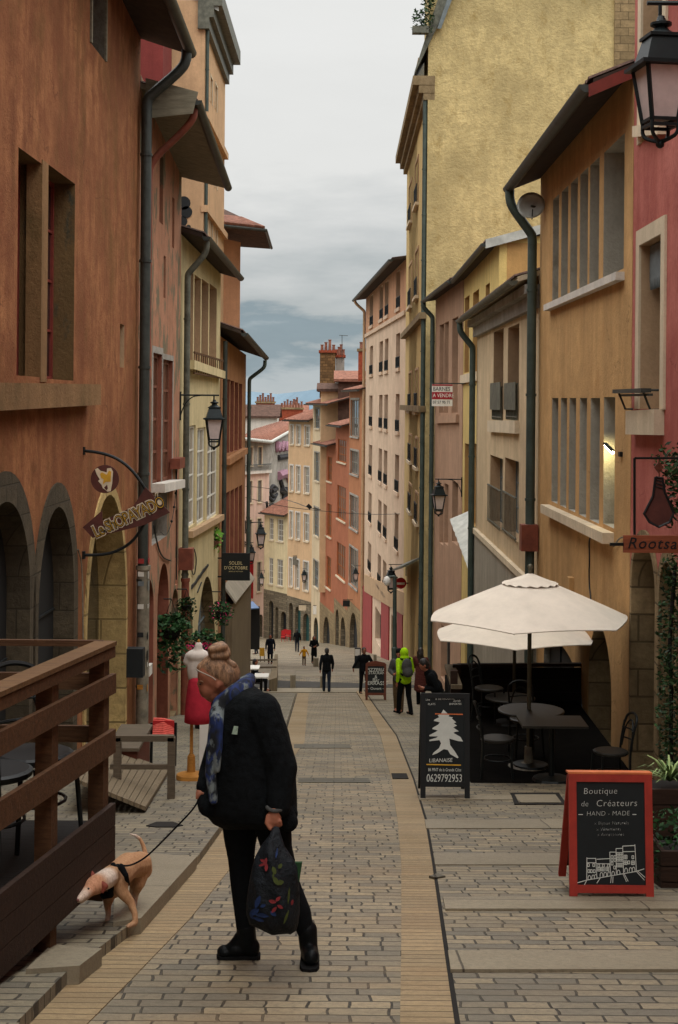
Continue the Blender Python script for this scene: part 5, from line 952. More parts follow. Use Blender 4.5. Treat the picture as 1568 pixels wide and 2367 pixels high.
chair('bentwood chair right of the square table, back to the red house', 1412, 1760, 16.9, rad(-80)); chair('chair at the left end of the terrace behind the cedar chalkboard', 1150, 1780, 17.5, rad(85)); chair('chair pushed under the round table in the shade', 1215, 1760, 18.6, rad(10)); chair('chair tucked in by the far round table near the windbreak', 1130, 1700, 20.6, rad(60))
# ---- right edge: planters, ivy, spider plant -----------------------------------------
def planter(label, x0, x1, y0, y1, d, deep, n, mat='dark_wood', drop=0):
    a, b = P(x0, y0, d), P(x1, y1, d); r = thing('wooden_planter', label, 'planter', Vector(((a.x + b.x) / 2, d, b.z)), 'wooden planters by the red house'); mb = MB(); w = b.x - a.x; h = (a.z - b.z) / n
    for i in range(n):
        z = a.z - h * (i + .5); mb.box(((a.x + b.x) / 2, d, z), (w, .03, h * .92)); mb.box((a.x + .015, d + deep / 2, z), (.03, deep - .032, h * .92)); mb.box((b.x - .015, d + deep / 2, z), (.03, deep - .032, h * .92))
    mb.build('boards', mat, r); mb = MB(); mb.box(((a.x + b.x) / 2, d + deep / 2, (a.z + b.z) / 2 - .03), (w - .08, deep - .08, a.z - b.z - .06)); mb.build('soil', 'gap_dirt', r); return r, a, b
pr, a, b = planter('upper wooden planter behind the red chalkboard, planted with ivy', 1488, 1690, 1822, 1935, 10.9, .5, 3, 'stained_plank'); 
mb = MB(); mb.box(((a.x + b.x) / 2, 11.15, b.z - .3), (b.x - a.x - .1, .44, .6)); mb.build('stand', 'dark_wood', pr)
pr2, a2, b2 = planter('lower wooden planter at the bottom right edge with trailing green plant', 1528, 1700, 1965, 2075, 9.6, .45, 3, 'stained_plank')
c = Vector((a.x + .25, 11.1, a.z)); r = thing('spider_plant', 'spider plant with long arching blades in the upper planter', 'plant', c); mb = MB()
for i in range(70):
    a_ = random.uniform(0, 6.28); L = random.uniform(.14, .32); up = random.uniform(.05, .17); q = [c + Vector((math.cos(a_) * L * t_ , math.sin(a_) * L * t_, up * math.sin(t_ * 2.1))) for t_ in (0, .25, .5, .75, 1)]; sd = Vector((-math.sin(a_), math.cos(a_), 0)); w = [.004, .009, .009, .006, .001]
    vs = [p + sd * s * w[j] for j, p in enumerate(q) for s in (-1, 1)]; mb.add(vs, [(2 * j, 2 * j + 1, 2 * j + 3, 2 * j + 2) for j in range(4)])
mb.build('blades', 'blade_green', r)
c = Vector(((a2.x + b2.x) / 2, 9.8, a2.z)); r = thing('trailing_plant', 'bushy green plant spilling over the lower planter', 'plant', c); mb = MB(); leaves(mb, c + Vector((-.1, 0, .06)), .28, 420, .026, (1.1, .8, .6), .2); leaves(mb, c + Vector((-.27, -.12, -.15)), .13, 140, .02, (.5, .5, 1.6), .3); mb.build('foliage', 'leaf_dark', r)
r = thing('ivy', 'ivy climbing the red house wall and stone arches at the right edge', 'climbing plant', Vector((3.55, 12, -2.2)), None); mb = MB()
path = [(1556, 1800, 14.6), (1550, 1700, 14.7), (1553, 1600, 14.8), (1547, 1500, 14.9), (1554, 1400, 15), (1562, 1300, 15.1)]
mb.tube(smooth_path([P(*q) for q in path]), .022, 6); mb.build('stem', 'dark_wood', r); mb = MB(); lp = smooth_path([P(*q) for q in path], 2)
for q in lp: leaves(mb, q, .2, 58, .03, (.8, .8, 1.4))
for q in [(1562, 1090, 14.2), (1557, 1060, 14.4), (1568, 1140, 14.1), (1562, 1180, 14.2), (1577, 1100, 14)]: leaves(mb, P(*q), .17, 110, .034, (1, 1, 1.1))
leaves(mb, P(1540, 1062, 14.5), .14, 40, .03, (1.2, 1, .9)); leaves(mb, P(1566, 1500, 14.6), .24, 150, .03, (.7, .7, 2)); leaves(mb, P(1562, 1650, 14.5), .28, 220, .03, (.8, .7, 2)); mb.build('foliage', 'leaf_ivy', r)
# ---- signs -----------------------------------------------------------------------------
d = 14.0; p = P(1540, 1258, d); r = thing('shop_sign', 'brown wooden hanging sign with black script lettering at the right edge', 'sign', p); a, b = P(1441, 1237, d), P(1655, 1279, d); mb = MB(); mb.box((a + b) / 2, (b.x - a.x, .03, a.z - b.z)); bd = mb.build('board', 'sign_wood', r)
q = P(1450, 1256, d - .018); text('lettering', 'Rootsaba', .155, frame(q, (1, 0, -.01), (0, 0, 1)), 'sign_black', bd, .002, .001, 'LEFT', .25, 1.12)
mb = MB(); e = [P(1467, 1236, d), P(1467, 1059, d), P(1660, 1059, d)]; mb.bar(e[0], e[1], .022, .022); mb.bar(e[1], e[2], .022, .022); mb.bar(P(1410, 1258, d), P(1442, 1258, d), .03, .03); mb.build('frame', 'black_iron', r)
bt = [(1515.7, 1103), (1531.6, 1104.8), (1537, 1138), (1558, 1186), (1547.5, 1207), (1522.8, 1218), (1501.6, 1207), (1489, 1187.8), (1510, 1147)]; mb = MB(); mb.prism([P(x, y, d) for x, y in bt], (0, .03, 0)); bo = mb.build('bottle_emblem', 'sign_brown', r)
mb = MB(); mb.tube([P(x, y, d) for x, y in bt + bt[:1]], .014, 6)
for k in range(3): mb.tube([P(1515 , 1108 + k * 8, d - .005), P(1533, 1114 + k * 8, d - .005)], .006, 5)
mb.build('outline', 'sign_black', bo); mb = MB(); mb.prism([P(x, y, d) for x, y in ((1524, 1068), (1535, 1080), (1524, 1095), (1513, 1080))], (0, .03, 0)); mb.tube([P(1524, 1060, d), P(1524, 1104, d)], .006, 5); mb.build('drop_emblem', 'red_brown_wood', r)
# Le Shopayado
d = 21.8; z6 = lambda x, y: (158.1 + x / 5.508, 988.4 + y / 5.508); p = P(280, 1165, d); r = thing('shop_sign', 'brown arrow shaped sign with cream outlined lettering on a curved iron bracket', 'sign', p)
mb = MB(); mb.tube(smooth_path([P(x, y, d) for x, y in ((193, 1042), (226, 1045), (268, 1057), (303.6, 1083.7), (333.6, 1124), (352, 1165), (335, 1210.7), (307, 1253), (268, 1276), (233, 1283), (189, 1283))]), .024, 8)
for y in (1042, 1283): mb.tube([P(192, y - 9, d), P(192, y + 9, d)], .04, 8)
mb.tube([P(243, 1050, d), P(243, 1078, d)], .008, 5); mb.build('bracket', 'black_iron', r)
pl = [(185, 1270), (430, 1055), (432, 1190), (820, 1010), (985, 760), (1295, 1080), (985, 1235), (310, 1405)]; mb = MB(); mb.prism([P(*z6(x, y), d - .05) for x, y in pl], (0, .03, 0)); bd = mb.build('arrow_board', 'sign_brown', r)
c = P(*z6(775, 1140), d - .053); ang = math.atan2(290, 620); X = Vector((math.cos(ang), 0, math.sin(ang))); 
text('lettering_halo', 'Le ShOPAYADÓ', .262, frame(c, X, (0, 0, 1)), 'sign_cream', bd, .002, .022, 'CENTER', 0, .9, .70); text('lettering', 'Le ShOPAYADÓ', .262, frame(c + Vector((0, -.006, 0)), X, (0, 0, 1)), 'sign_black', bd, .002, .006, 'CENTER', 0, .9, .70); text('lettering', 'Le ShOPAYADÓ', .262, frame(c + Vector((0, -.011, 0)), X, (0, 0, 1)), 'sign_yellow', bd, .002, -.006, 'CENTER', 0, .9, .70)
c = P(243, 1107.3, d - .05); mb = MB(); mb.lathe(c, [(.217, -.012), (.217, .012)], 32, RX); dk = mb.build('disc', 'sign_brown', r)
o_ = [(340, 530), (375, 515), (410, 550), (490, 570), (495, 520), (545, 515), (570, 560), (560, 700), (540, 810), (500, 815), (440, 770), (425, 730), (380, 680), (402, 660), (360, 590)]; y_ = [(405, 590), (430, 568), (490, 600), (520, 545), (548, 560), (540, 690), (480, 690), (440, 722), (452, 660), (420, 640)]
for pp, m_, o in ((o_, 'sign_cream', .016), (y_, 'sign_yellow', .020)): mb = MB(); mb.prism([P(*z6(x, y), d - .05 - o) for x, y in pp], (0, .003, 0)); mb.build('bird_emblem', m_, dk)
mb = MB(); mb.prism([P(*z6(x, y), d - .071) for x, y in ((455, 765), (495, 725), (505, 775), (490, 798))], (0, .003, 0)); mb.build('bird_tail', 'sign_brown', dk)
# Soleil d'Octobre
d = 42.0; a, b = P(513, 1278, d), P(578, 1342, d); r = thing('shop_sign', 'square black sign with small gold capitals hung at the tan house corner', 'sign', (a + b) / 2); mb = MB(); mb.box((a + b) / 2, (b.x - a.x, .05, a.z - b.z)); bd = mb.build('board', 'sign_black', r); mb = MB()
for y in (1290, 1333): mb.bar(P(500, y, d + .02), P(514, y, d + .02), .04, .04)
mb.build('bracket', 'black_iron', r)
for body, y, s in (('SOLEIL', 1302, .14), ("D'OCTOBRE", 1313, .135), ('BIJOUX ET BOUTIQUE', 1321, .04)): text('lettering', body, s, frame(P(545.5, y, d - .028), (1, 0, 0), (0, 0, 1)), 'gold_letters', bd, .002, 0, 'CENTER', 0, 1.05, .9 if s > .1 else 1)
# for-sale board
d = 50.0; a, b = P(999, 888, d), P(1046, 939, d); r = thing('sale_sign', 'white and crimson house for sale board sticking out by the old pink house', 'sign', (a + b) / 2); W_ = b.x - a.x; H_ = a.z - b.z; cx = (a.x + b.x) / 2
mb = MB(); mb.box((cx, d, (a.z + b.z) / 2), (W_, .04, H_)); bd = mb.build('board', 'sign_white', r); mb = MB(); mb.box((cx, d - .024, a.z - H_ * .52), (W_ - .002, .01, H_ * .33)); mb.box((cx, d - .024, a.z - H_ * .04), (W_ - .002, .01, H_ * .07)); mb.build('band', 'sign_crimson', bd)
for body, k, s, m_ in (('BARNES', .22, .2, 'sign_black'), ('A VENDRE', .52, .185, 'sign_white'), ('07 57 95 71', .83, .15, 'sign_black')): text('lettering', body, s, frame((a.x + .03, d - .032, a.z - H_ * k), (1, 0, 0), (0, 0, 1)), m_, bd, .002, 0, 'LEFT', 0, 1, .86)
mb = MB(); mb.bar((a.x, d, a.z + .03), (4.6, d, a.z + .03), .04, .04); mb.build('bracket', 'zinc', r)
p = P(580, 1340, 84); r = thing('banner', 'narrow vertical red banner beside the rose house', 'banner', p); a, b = P(575, 1297, 84), P(585.5, 1384, 84); mb = MB(); mb.box((a + b) / 2, (b.x - a.x, .03, a.z - b.z)); mb.build('cloth', 'banner_red', r); mb = MB(); mb.tube([P(566, 1297, 84), P(586, 1297, 84)], .03); mb.build('rod', 'black_iron', r)
p = P(586, 1398, 88); r = thing('awning', 'small slate blue awning over a dark shop at far left', 'awning', p); mb = MB(); q = [P(568, 1390, 92), P(585, 1390, 92), P(600, 1405, 88), P(572, 1407, 88)]; mb.prism(q, (0, 0, -.06)); mb.build('cloth', 'awning_blue', r); mb = MB(); a, b = P(566, 1402, 90), P(600, 1500, 90); mb.box((a + b) / 2, (b.x - a.x, .4, a.z - b.z)); mb.build('shop_cabin', 'shadow_room', r)
def hang_plate(label, x0, y0, x1, y1, d, mat, body=None):
    a, b = P(x0, y0, d), P(x1, y1, d); r = thing('hanging_sign', label, 'sign', (a + b) / 2, 'small hanging signs far down the street'); mb = MB(); mb.box((a + b) / 2, (b.x - a.x, .08, a.z - b.z)); mb.build('plate', mat, r); mb = MB(); mb.bar(a + Vector((0, 0, .06)), Vector((b.x + .5, d, a.z + .06)), .05, .05); mb.build('bracket', 'black_iron', r)
hang_plate('dark hanging sign in front of the vermilion houses', 793, 1388, 809, 1402, 118, 'sign_black'); hang_plate('pale rectangular sign at the apricot house shop', 691, 1399, 708, 1411, 140, 'pale_trim'); hang_plate('pale sign with a green centre beside the slim cream house', 724, 1401, 736, 1420, 139, 'sign_white'); hang_plate('grey satellite shaped plate on the apricot wall', 677, 1286, 690, 1306, 145, 'grey_frame')
p = P(1228, 476, 26.6); r = thing('satellite_dish', 'grey satellite dish behind the amber house drainpipe', 'satellite dish', p); mb = MB(); RD = Matrix.Rotation(rad(75), 3, 'X') @ Matrix.Rotation(rad(-12), 3, 'Y'); mb.lathe(p, [(.02, -.05), (.12, -.04), (.2, -.015), (.26, .03), (.262, .04), (.2, 0), (.1, -.03), (.02, -.04)], 28, RD); mb.build('dish', 'pale_zinc', r, True); mb = MB(); mb.tube([p + Vector((.02, 0, -.25)), p + Vector((0, -.22, -.1))], .012); mb.tube([p, p + Vector((.3, .1, -.05))], .02); mb.build('arm', 'zinc', r)
# window lamp in the amber house
r = thing('strip_lamp', 'lit strip lamp inside the last opening of the amber house', 'lamp', P(1404, 1036, 19.6)); mb = MB(); mb.bar(P(1400, 1028, 20.05), P(1417, 1047, 19.95), .05, .025); mb.build('tube', 'tube_light', r); mb = MB(); mb.bar(P(1398, 1024, 20.06), P(1418, 1043, 19.96), .08, .02); mb.build('fitting', 'zinc', r)
# cables across the street
def cable(label, pts, w=.012):
    r = thing('overhead_cable', label, 'cable', P(*pts[0]), 'cables strung over the street'); mb = MB(); mb.tube(smooth_path([P(*q) for q in pts]), w, 5); mb.build('wire', 'black_iron', r); return r
cable('thin cable crossing the street in front of the apricot and orange houses', [(568, 1150, 86), (650, 1171, 95), (760, 1183, 95), (860, 1190, 95), (946, 1187, 82)], .02); c_ = cable('short cable carrying a small box lamp at the apricot house', [(648, 1152, 140), (680, 1160, 120), (714, 1174, 100), (742, 1178, 100)], .03); mb = MB(); mb.bar(P(711, 1167, 100), P(719, 1175, 100), .22, .25); mb.build('lamp_box', 'black_iron', c_)
cable('thin cable sagging beside the tan house at the left', [(568, 1124, 86), (620, 1128, 92), (670, 1140, 150)], .02)
r = cable('string of little fairy lights hanging down the pink house', [(411, 1070, 32.2), (407, 1150, 31.6), (396, 1215, 31), (384, 1240, 30.5), (372, 1230, 30)], .008); r['group'] = 'wall cables'; r['category'] = 'fairy lights'; r.name = 'fairy_lights'; mb = MB()
for x, y, dd in ((411, 1080, 32.2), (409.5, 1110, 32), (407.5, 1140, 31.7), (404, 1172, 31.4), (398, 1205, 31)): mb.ell(P(x - 1, y, dd), .03, 8, 6)
mb.build('bulbs', 'lamp_black', r)
# ---- left side: wooden terrace, ramp, box, dress form, baskets --------------------------
C0 = Vector((-1.28, 8.0, 0)); T0 = Vector((-.165, -1, 0)).normalized(); fD = Fac(C0.xy, (C0 + T0 * 6).xy); SLP = .026
zc = lambda y: 1.6 - (y - 930) * 8 / F
r = thing('wooden_terrace', 'stained wooden cafe terrace with a post and rail fence at the left edge', 'terrace', Vector((-2.2, 6.5, -1.1)))
def plank(y0, y1, o0, o1, name, mat, ua=-.02, ub=5.2):
    mb = MB(); za, zb = zc(y0), zc(y1); mb.hexa([fD.pt(ua, zb, o0), fD.pt(ub, zb + SLP * ub, o0), fD.pt(ub, zb + SLP * ub, o1), fD.pt(ua, zb, o1), fD.pt(ua, za, o0), fD.pt(ub, za + SLP * ub, o0), fD.pt(ub, za + SLP * ub, o1), fD.pt(ua, za, o1)]); return mb.build(name, mat, r)
plank(1487, 1497, -.09, .03, 'top_rail', 'deck_wood'); plank(1500, 1524, .0, .022, 'rail', 'brown_wood'); plank(1562, 1607, .0, .028, 'rail', 'brown_wood'); plank(1690, 1745, .0, .028, 'rail', 'brown_wood')
for y0, y1 in ((1862, 1913), (1915, 1966), (1968, 2020)): plank(y0, y1, .0, .03, 'side_board', 'stained_plank')
plank(2020, 2112, -.35, -.3, 'under_deck_shade', 'shadow_room', 0, 5.2)  # recessed board, its near-black paints the shade under the deck
for u in (.06, .86, 1.66, 2.46, 3.3, 4.2): mb = MB(); mb.fbox(fD, u - .045, u + .045, -1.2, zc(1497) + SLP * u, -.09, -.002); mb.build('post', 'brown_wood', r)
mb = MB(); B = lambda y: zc(y); xs = -4.1
for y0, y1, nm_ in ((1486, 1500, 'a'), (1562, 1600, 'b'), (1684, 1722, 'b')): mb.box((C0.x - 1.32, 8.02, (B(y0) + B(y1)) / 2), (2.55, .03, B(y0) - B(y1))); mb.build('back_rail', 'brown_wood', r); mb = MB()
for x in (-2.1, -3.0): mb.box((x, 8.06, -.5), (.09, .07, 1.5)); mb.build('post', 'brown_wood', r); mb = MB()
mb = MB(); q = [fD.pt(0, -.78, -.01), fD.pt(5.2, -.65, -.01), Vector((-4.2, 3.0, -.65)), Vector((-4.1, 8, -.78))]; mb.prism(q, (0, 0, -.06)); mb.build('floor', 'dark_wood', r)
GD = 'dark chairs inside the wooden terrace'
chair('black metal chair behind the terrace rails, near the second post', -20, 1800, 7.2, rad(160), -.76, 'black_iron', 'sign_black', GD); chair('black metal chair at the back of the wooden terrace', 80, 1700, 7.6, rad(40), -.77, 'black_iron', 'sign_black', GD)
c = Vector((-2.3, 7.2, -.76)); t_ = thing('cafe_table', 'small dark table inside the wooden terrace at left', 'table', c); mb = MB(); mb.lathe(c, [(.3, .72), (.31, .73), (.31, .75), (.3, .755)], 28); mb.build('tabletop', 'sign_black', t_); mb = MB(); mb.tube([c, c + Vector((0, 0, .72))], .03); mb.lathe(c, [(.22, 0), (.2, .03), (.04, .05)], 14); mb.build('pedestal', 'black_iron', t_)
# ramp with hand rail
S = .07; gS = lambda x, y: G(x, y, S)
a, b, c_, d_ = gS(262, 1880), gS(338, 1880), gS(392, 1790), gS(300, 1786); r = thing('wooden_ramp', 'slatted wooden ramp with a low rail beside the wooden terrace', 'ramp', b)
up = Vector((0, 0, .1)); a2, d2 = a + Vector((-.35, 0, .32)), d_ + Vector((-.45, 0, .38)); mb = MB(); n_ = 12
for i in range(n_):
    t0, t1 = i / n_, (i + .9) / n_; L = lambda p, q, t_: p + (q - p) * t_; A1, A2, B1, B2 = L(a2, b + up * .6, t0), L(a2, b + up * .6, t1), L(d2, c_ + up * .6, t0), L(d2, c_ + up * .6, t1); mb.hexa([A1 - up * .4, A2 - up * .4, B2 - up * .4, B1 - up * .4, A1, A2, B2, B1])
mb.build('boards', 'weathered_boards', r); mb = MB(); pb, pt_ = gS(396, 1846), None; dP = pb.y; mb.bar(pb, P(397, 1704, dP), .075, .07, (0, 1, 0)); mb.build('post', 'grey_wood', r); mb = MB(); mb.bar(P(255, 1706, dP), P(403, 1706, dP), .07, .06); mb.build('hand_rail', 'grey_wood', r); mb = MB(); mb.bar(P(255, 1772, dP), P(392, 1772, dP), .04, .05); mb.build('lower_rail', 'grey_wood', r)
pb = gS(330, 1790); mb = MB(); pb = P(272, 1846, dP); mb.bar(pb - Vector((0, 0, .2)), P(272, 1704, dP), .075, .07, (0, 1, 0)); mb.build('post', 'grey_wood', r)
d = 17.2; p = P(298, 1772, d); r = thing('wooden_box', 'low red brown wooden step box against the rusty doors', 'box', p); a, b = P(250, 1735, d), P(316, 1778, d); mb = MB(); mb.box(((a.x + b.x) / 2, d + .6, (a.z + b.z) / 2 - .1), (b.x - a.x, 1.2, a.z - b.z + .2)); mb.build('box', 'red_brown_wood', r); mb = MB(); mb.box(((a.x + b.x) / 2, d + .6, a.z + .02), (b.x - a.x + .06, 1.28, .04)); mb.build('lid', 'grey_wood', r)
d = 18.6; p = P(376, 1700, d); r = thing('deck_chair', 'small seat with a coral striped cushion beside the ramp rail', 'chair', p); mb = MB(); a = P(350, 1704, d); b = P(405, 1704, d); w = b.x - a.x
for s in (a, b): mb.tube([s + Vector((0, 0, -.42)), s + Vector((0, .05, .18))], .02)
mb.bar(a, b, .04, .04); mb.build('frame', 'black_iron', r); mb = MB(); n_ = 10
for i in range(n_): t_ = i / (n_ - 1); mb.tube([a + Vector((.02, -.02 + .09 * t_, .02 + .21 * t_)), a + Vector((w * .5, -.04 + .09 * t_, .03 + .2 * t_)), b + Vector((-.02, -.02 + .09 * t_, .0 + .19 * t_))], .013, 6)
mb.build('cushion', 'cushion_coral', r); mb = MB(); mb.box((a + b) / 2 + Vector((0, .04, .11)), (w * .9, .03, .2)); mb.build('back_pad', 'banner_red', r)
# dress form with blouse and skirt
d = 16.2; base = G(448, 1803, S); d = base.y; r = thing('dress_form', 'dress form in a white blouse and crimson skirt on a wooden stand', 'mannequin', base); Z = lambda y: P(455, y, d).z; X_ = lambda x: P(x, 1700, d).x; cx = X_(456)
mb = MB(); mb.lathe((X_(443), d, base.z), [(.17, 0), (.18, .03), (.17, .07), (.1, .09), (.05, .1), (.045, .28), (.03, .3), (.02, .32), (.018, 1.0)], 18); mb.build('stand', 'ochre_timber', r, 30)
mb = MB(); k = d / F; mb.lathe((X_(460), d, Z(1668)), [(34 * k, 0), (33 * k, 20 * k), (30 * k, 60 * k), (25 * k, 95 * k), (20 * k, 104 * k)], 24); cloth('crimson_cloth', (168, 44, 58), .3, 8); mb.build('skirt', 'crimson_cloth', r, True)
cloth('white_cloth', (200, 190, 180), .15, 10); blobpart('blouse', [(Vector((cx, d, Z(1545))), (26 * k, .1, 42 * k)), (Vector((cx, d, Z(1516))), (29 * k, .11, 16 * k)), (Vector((cx, d, Z(1506))), 12 * k, Vector((cx + .01, d, Z(1492))), 9 * k), (Vector((cx - .1, d, Z(1518))), 11 * k, Vector((cx - .13, d, Z(1530))), 9 * k), (Vector((cx + .1, d, Z(1518))), 11 * k, Vector((cx + .13, d, Z(1530))), 9 * k)], 'white_cloth', r, .012, 5)
mb = MB(); mb.lathe((cx + .01, d, Z(1492)), [(.03, 0), (.028, .02), (.012, .03), (.02, .05), (.004, .075)], 12); mb.build('finial', 'ochre_timber', r, True)
b = G(470, 1782, S); r = thing('white_panel', 'narrow white display board standing behind the dress form', 'panel', b); a = P(470, 1660, b.y); mb = MB(); mb.box((b + a) / 2 + Vector((0, .1, 0)), (.11, .04, a.z - b.z)); mb.build('board', 'sign_white', r); mb = MB(); mb.bar(b + Vector((0, .1, .01)), b + Vector((0, .5, .01)), .05, .02); mb.build('foot', 'grey_wood', r)
# hanging baskets
def basket(label, x, y, d, R, leaf, flowers, wallx, n=420, size=.05, hang=.3, grp='hanging plant baskets on the left walls', squash=(1, 1, .8)):
    c = P(x, y, d); r = thing('hanging_basket', label, 'hanging basket', c, grp); mb = MB(); leaves(mb, c, R, n, size, squash, hang); mb.build('foliage', leaf, r)
    if flowers: mb = MB(); leaves(mb, c + Vector((0, -R * .25, 0)), R * 1.05, flowers, .035, squash, hang * .3); mb.build('flowers', 'petal_pink', r)
    mb = MB(); mb.lathe(c - Vector((0, 0, R * .55)), [(R * .25, 0), (R * .45, R * .15), (R * .52, R * .5)], 14); mb.build('pot', 'dark_wood', r); mb = MB(); w = Vector((wallx, d, c.z + R * 1.5)); t_ = c + Vector((0, 0, R * 1.5)); mb.tube([t_, w], .015, 6)
    for s in (-1, 1): mb.tube([t_, c + Vector((s * R * .5, 0, -R * .05))], .007, 5)
    mb.build('hanger', 'black_iron', r)
basket('big dark green trailing basket in front of the rusty doors', 396, 1452, 30.5, .42, 'leaf_dark', 0, -3.75, 800, .07, .75); basket('smaller leafy basket above the big dark one, by the drainpipe', 432, 1398, 32.6, .24, 'leaf_ivy', 0, -3.7, 260, .055, .3); basket('basket of pink flowers under the black sign canopy', 512, 1412, 40, .36, 'leaf_dark', 70, -3.55, 420, .06, .2)
c = gS(478, 1640); q = P(478, 1482, 27.5); r = thing('flower_tub', 'tub of magenta flowers behind the dress form', 'flower tub', Vector((q.x, 27.5, q.z))); mb = MB(); leaves(mb, q, .3, 380, .055, (1.15, .8, .8), .2); mb.build('foliage', 'leaf_dark', r); mb = MB(); leaves(mb, q + Vector((-.05, -.25, -.08)), .26, 90, .04, (1.3, .5, .4)); mb.build('flowers', 'petal_pink', r); mb = MB(); zb = gz(27.5) - q.z; mb.lathe(q, [(.2, zb), (.26, zb + .5), (.28, -.1)], 16); mb.build('tub', 'dark_wood', r)
c = P(497, 1240, 41); r = thing('wall_plant', 'bright green plant hanging below the white windows', 'plant', c); mb = MB(); leaves(mb, c, .28, 120, .09, (.8, .8, 1), .25); mb.build('foliage', 'leaf_bright', r); mb = MB(); mb.lathe(c - Vector((0, 0, .32)), [(.1, 0), (.14, .2)], 12); mb.tube([c - Vector((0, 0, .2)), c + Vector((-.35, 0, -.2))], .015); mb.build('pot', 'terracotta_tile', r)
# cast iron balcony plants on the tall yellow house roof
c = P(968, 50, 61.6); r = thing('roof_plants', 'dark potted shrubs on the roof edge of the tall yellow house', 'plant', c); mb = MB(); leaves(mb, c, .4, 160, .09, (.8, .8, 1.6)); leaves(mb, P(990, 22, 61.6), .5, 260, .09, (.6, .8, 2.4)); mb.build('foliage', 'leaf_ivy', r); mb = MB(); mb.box(P(972, 70, 61.6), (.7, .4, .3)); mb.build('trough', 'old_zinc', r)
# far terrace on the left with benches
r = thing('bench_barrier', 'weathered board barrier with rails around the far left tables', 'barrier', G(632, 1600)); b = G(632, 1600); d = b.y; mb = MB(); a1, a2, a3, a4 = P(627, 1600, d), P(643, 1600, d), P(643.5, 1512, d + 4), P(632, 1530, d + 4); q = [P(620, 1602, d), P(641, 1602, d), P(643, 1514, d + 5), P(636, 1540, d + 3)]
mb.hexa([P(622, 1602, d), P(641, 1602, d), P(643, 1560, d + 6), P(634, 1560, d + 6), P(622, 1572, d), P(641, 1566, d), P(643, 1512, d + 6), P(636, 1512, d + 6)]); mb.build('boards', 'weathered_boards', r); mb = MB()
for y in (1526, 1543): mb.bar(P(574, y, d + 2), P(640, y - 1, d + 2), .06, .06)
mb.build('rail', 'grey_wood', r)
def ftable(label, px, py, d, w):
    c = P(px, py, d); r = thing('terrace_table', label, 'table', Vector((c.x, d, gz(d))), 'white tables on the far left terrace'); mb = MB(); mb.box(c, (w, .7, .05)); mb.build('tabletop', 'sign_white', r); mb = MB(); mb.tube([Vector((c.x, d, gz(d))), c], .04); mb.build('pedestal', 'black_iron', r)
ftable('white table beside the seated dark figure', 583, 1543, 52, .55); ftable('nearest white table inside the board barrier', 605, 1562, 50, .5)
b = G(606, 1530); r = thing('menu_board', 'small yellow menu board behind the seated figure', 'menu board', b); mb = MB(); mb.box(P(606, 1507, b.y), (.3, .05, .5)); mb.build('panel', 'sign_yellow', r); mb = MB(); mb.bar(b + Vector((-.1, 0, 0)), P(602, 1500, b.y), .04, .04); mb.bar(b + Vector((.15, 0, 0)), P(611, 1500, b.y), .04, .04); mb.build('legs', 'black_iron', r)
for x, y in ((660, 1478), (668, 1480), (655, 1482)):
    b = G(x, y + 2); k = thing('red_chair', 'red cafe chair stacked outside the straw yellow house', 'chair', b, 'red chairs outside the straw yellow house'); mb = MB(); mb.box(b + Vector((0, 0, .5)), (.4, .4, .05)); mb.box(b + Vector((0, .2, .85)), (.4, .04, .5)); mb.build('seat', 'banner_red', k); mb = MB()
    for sx in (-.17, .17):
        for sy in (-.17, .17): mb.tube([b + Vector((sx, sy, 0)), b + Vector((sx, sy, .5))], .02, 6)
    mb.build('legs', 'banner_red', k)
# ================================================================== people and the dog
plain('skin', (158, 100, 76), .55, 0, .12, 14, 0, 0, .35); plain('skin_dark', (120, 78, 58), .55, 0, .12, 14, 0, 0, .3); plain('eye_dark', (26, 20, 18), .3)
def hairmat(name, c1, c2):
    m, t, b = nm(name); n = noise(t, coords(t, (16, 16, 3)), 3.0, 6, .75); t.links.new(ramp(t, n, [(.32, c255(*c1)), (.66, c255(*c2))]), b.inputs['Base Color']); b.inputs['Roughness'].default_value = .5; bump(t, b, n, .01)
hairmat('hair_blond', (46, 32, 24), (176, 134, 98)); hairmat('hair_dark', (14, 12, 12), (40, 32, 28)); hairmat('hair_pale', (150, 116, 80), (214, 184, 140))
for n_, c_ in (('black_cloth', (17, 19, 21)), ('coat_black0', (14, 17, 18)), ('navy_cloth', (24, 28, 38)), ('jean_cloth', (34, 40, 52)), ('neon_cloth', (158, 206, 24)), ('maroon_cloth', (82, 44, 40)), ('yellow_cloth', (206, 146, 30)), ('grey_cloth', (74, 74, 72)), ('red_cloth', (160, 36, 40)), ('boot_leather', (16, 18, 19)), ('sole_rubber', (24, 24, 24)), ('tan_trouser', (96, 78, 58))): cloth(n_, c_)
plain('coat_black', (15, 18, 20), .95, 0, .6, 30, .010, 0, .12)
MATS['boot_leather'].node_tree.nodes['Principled BSDF'].inputs['Roughness'].default_value = .4
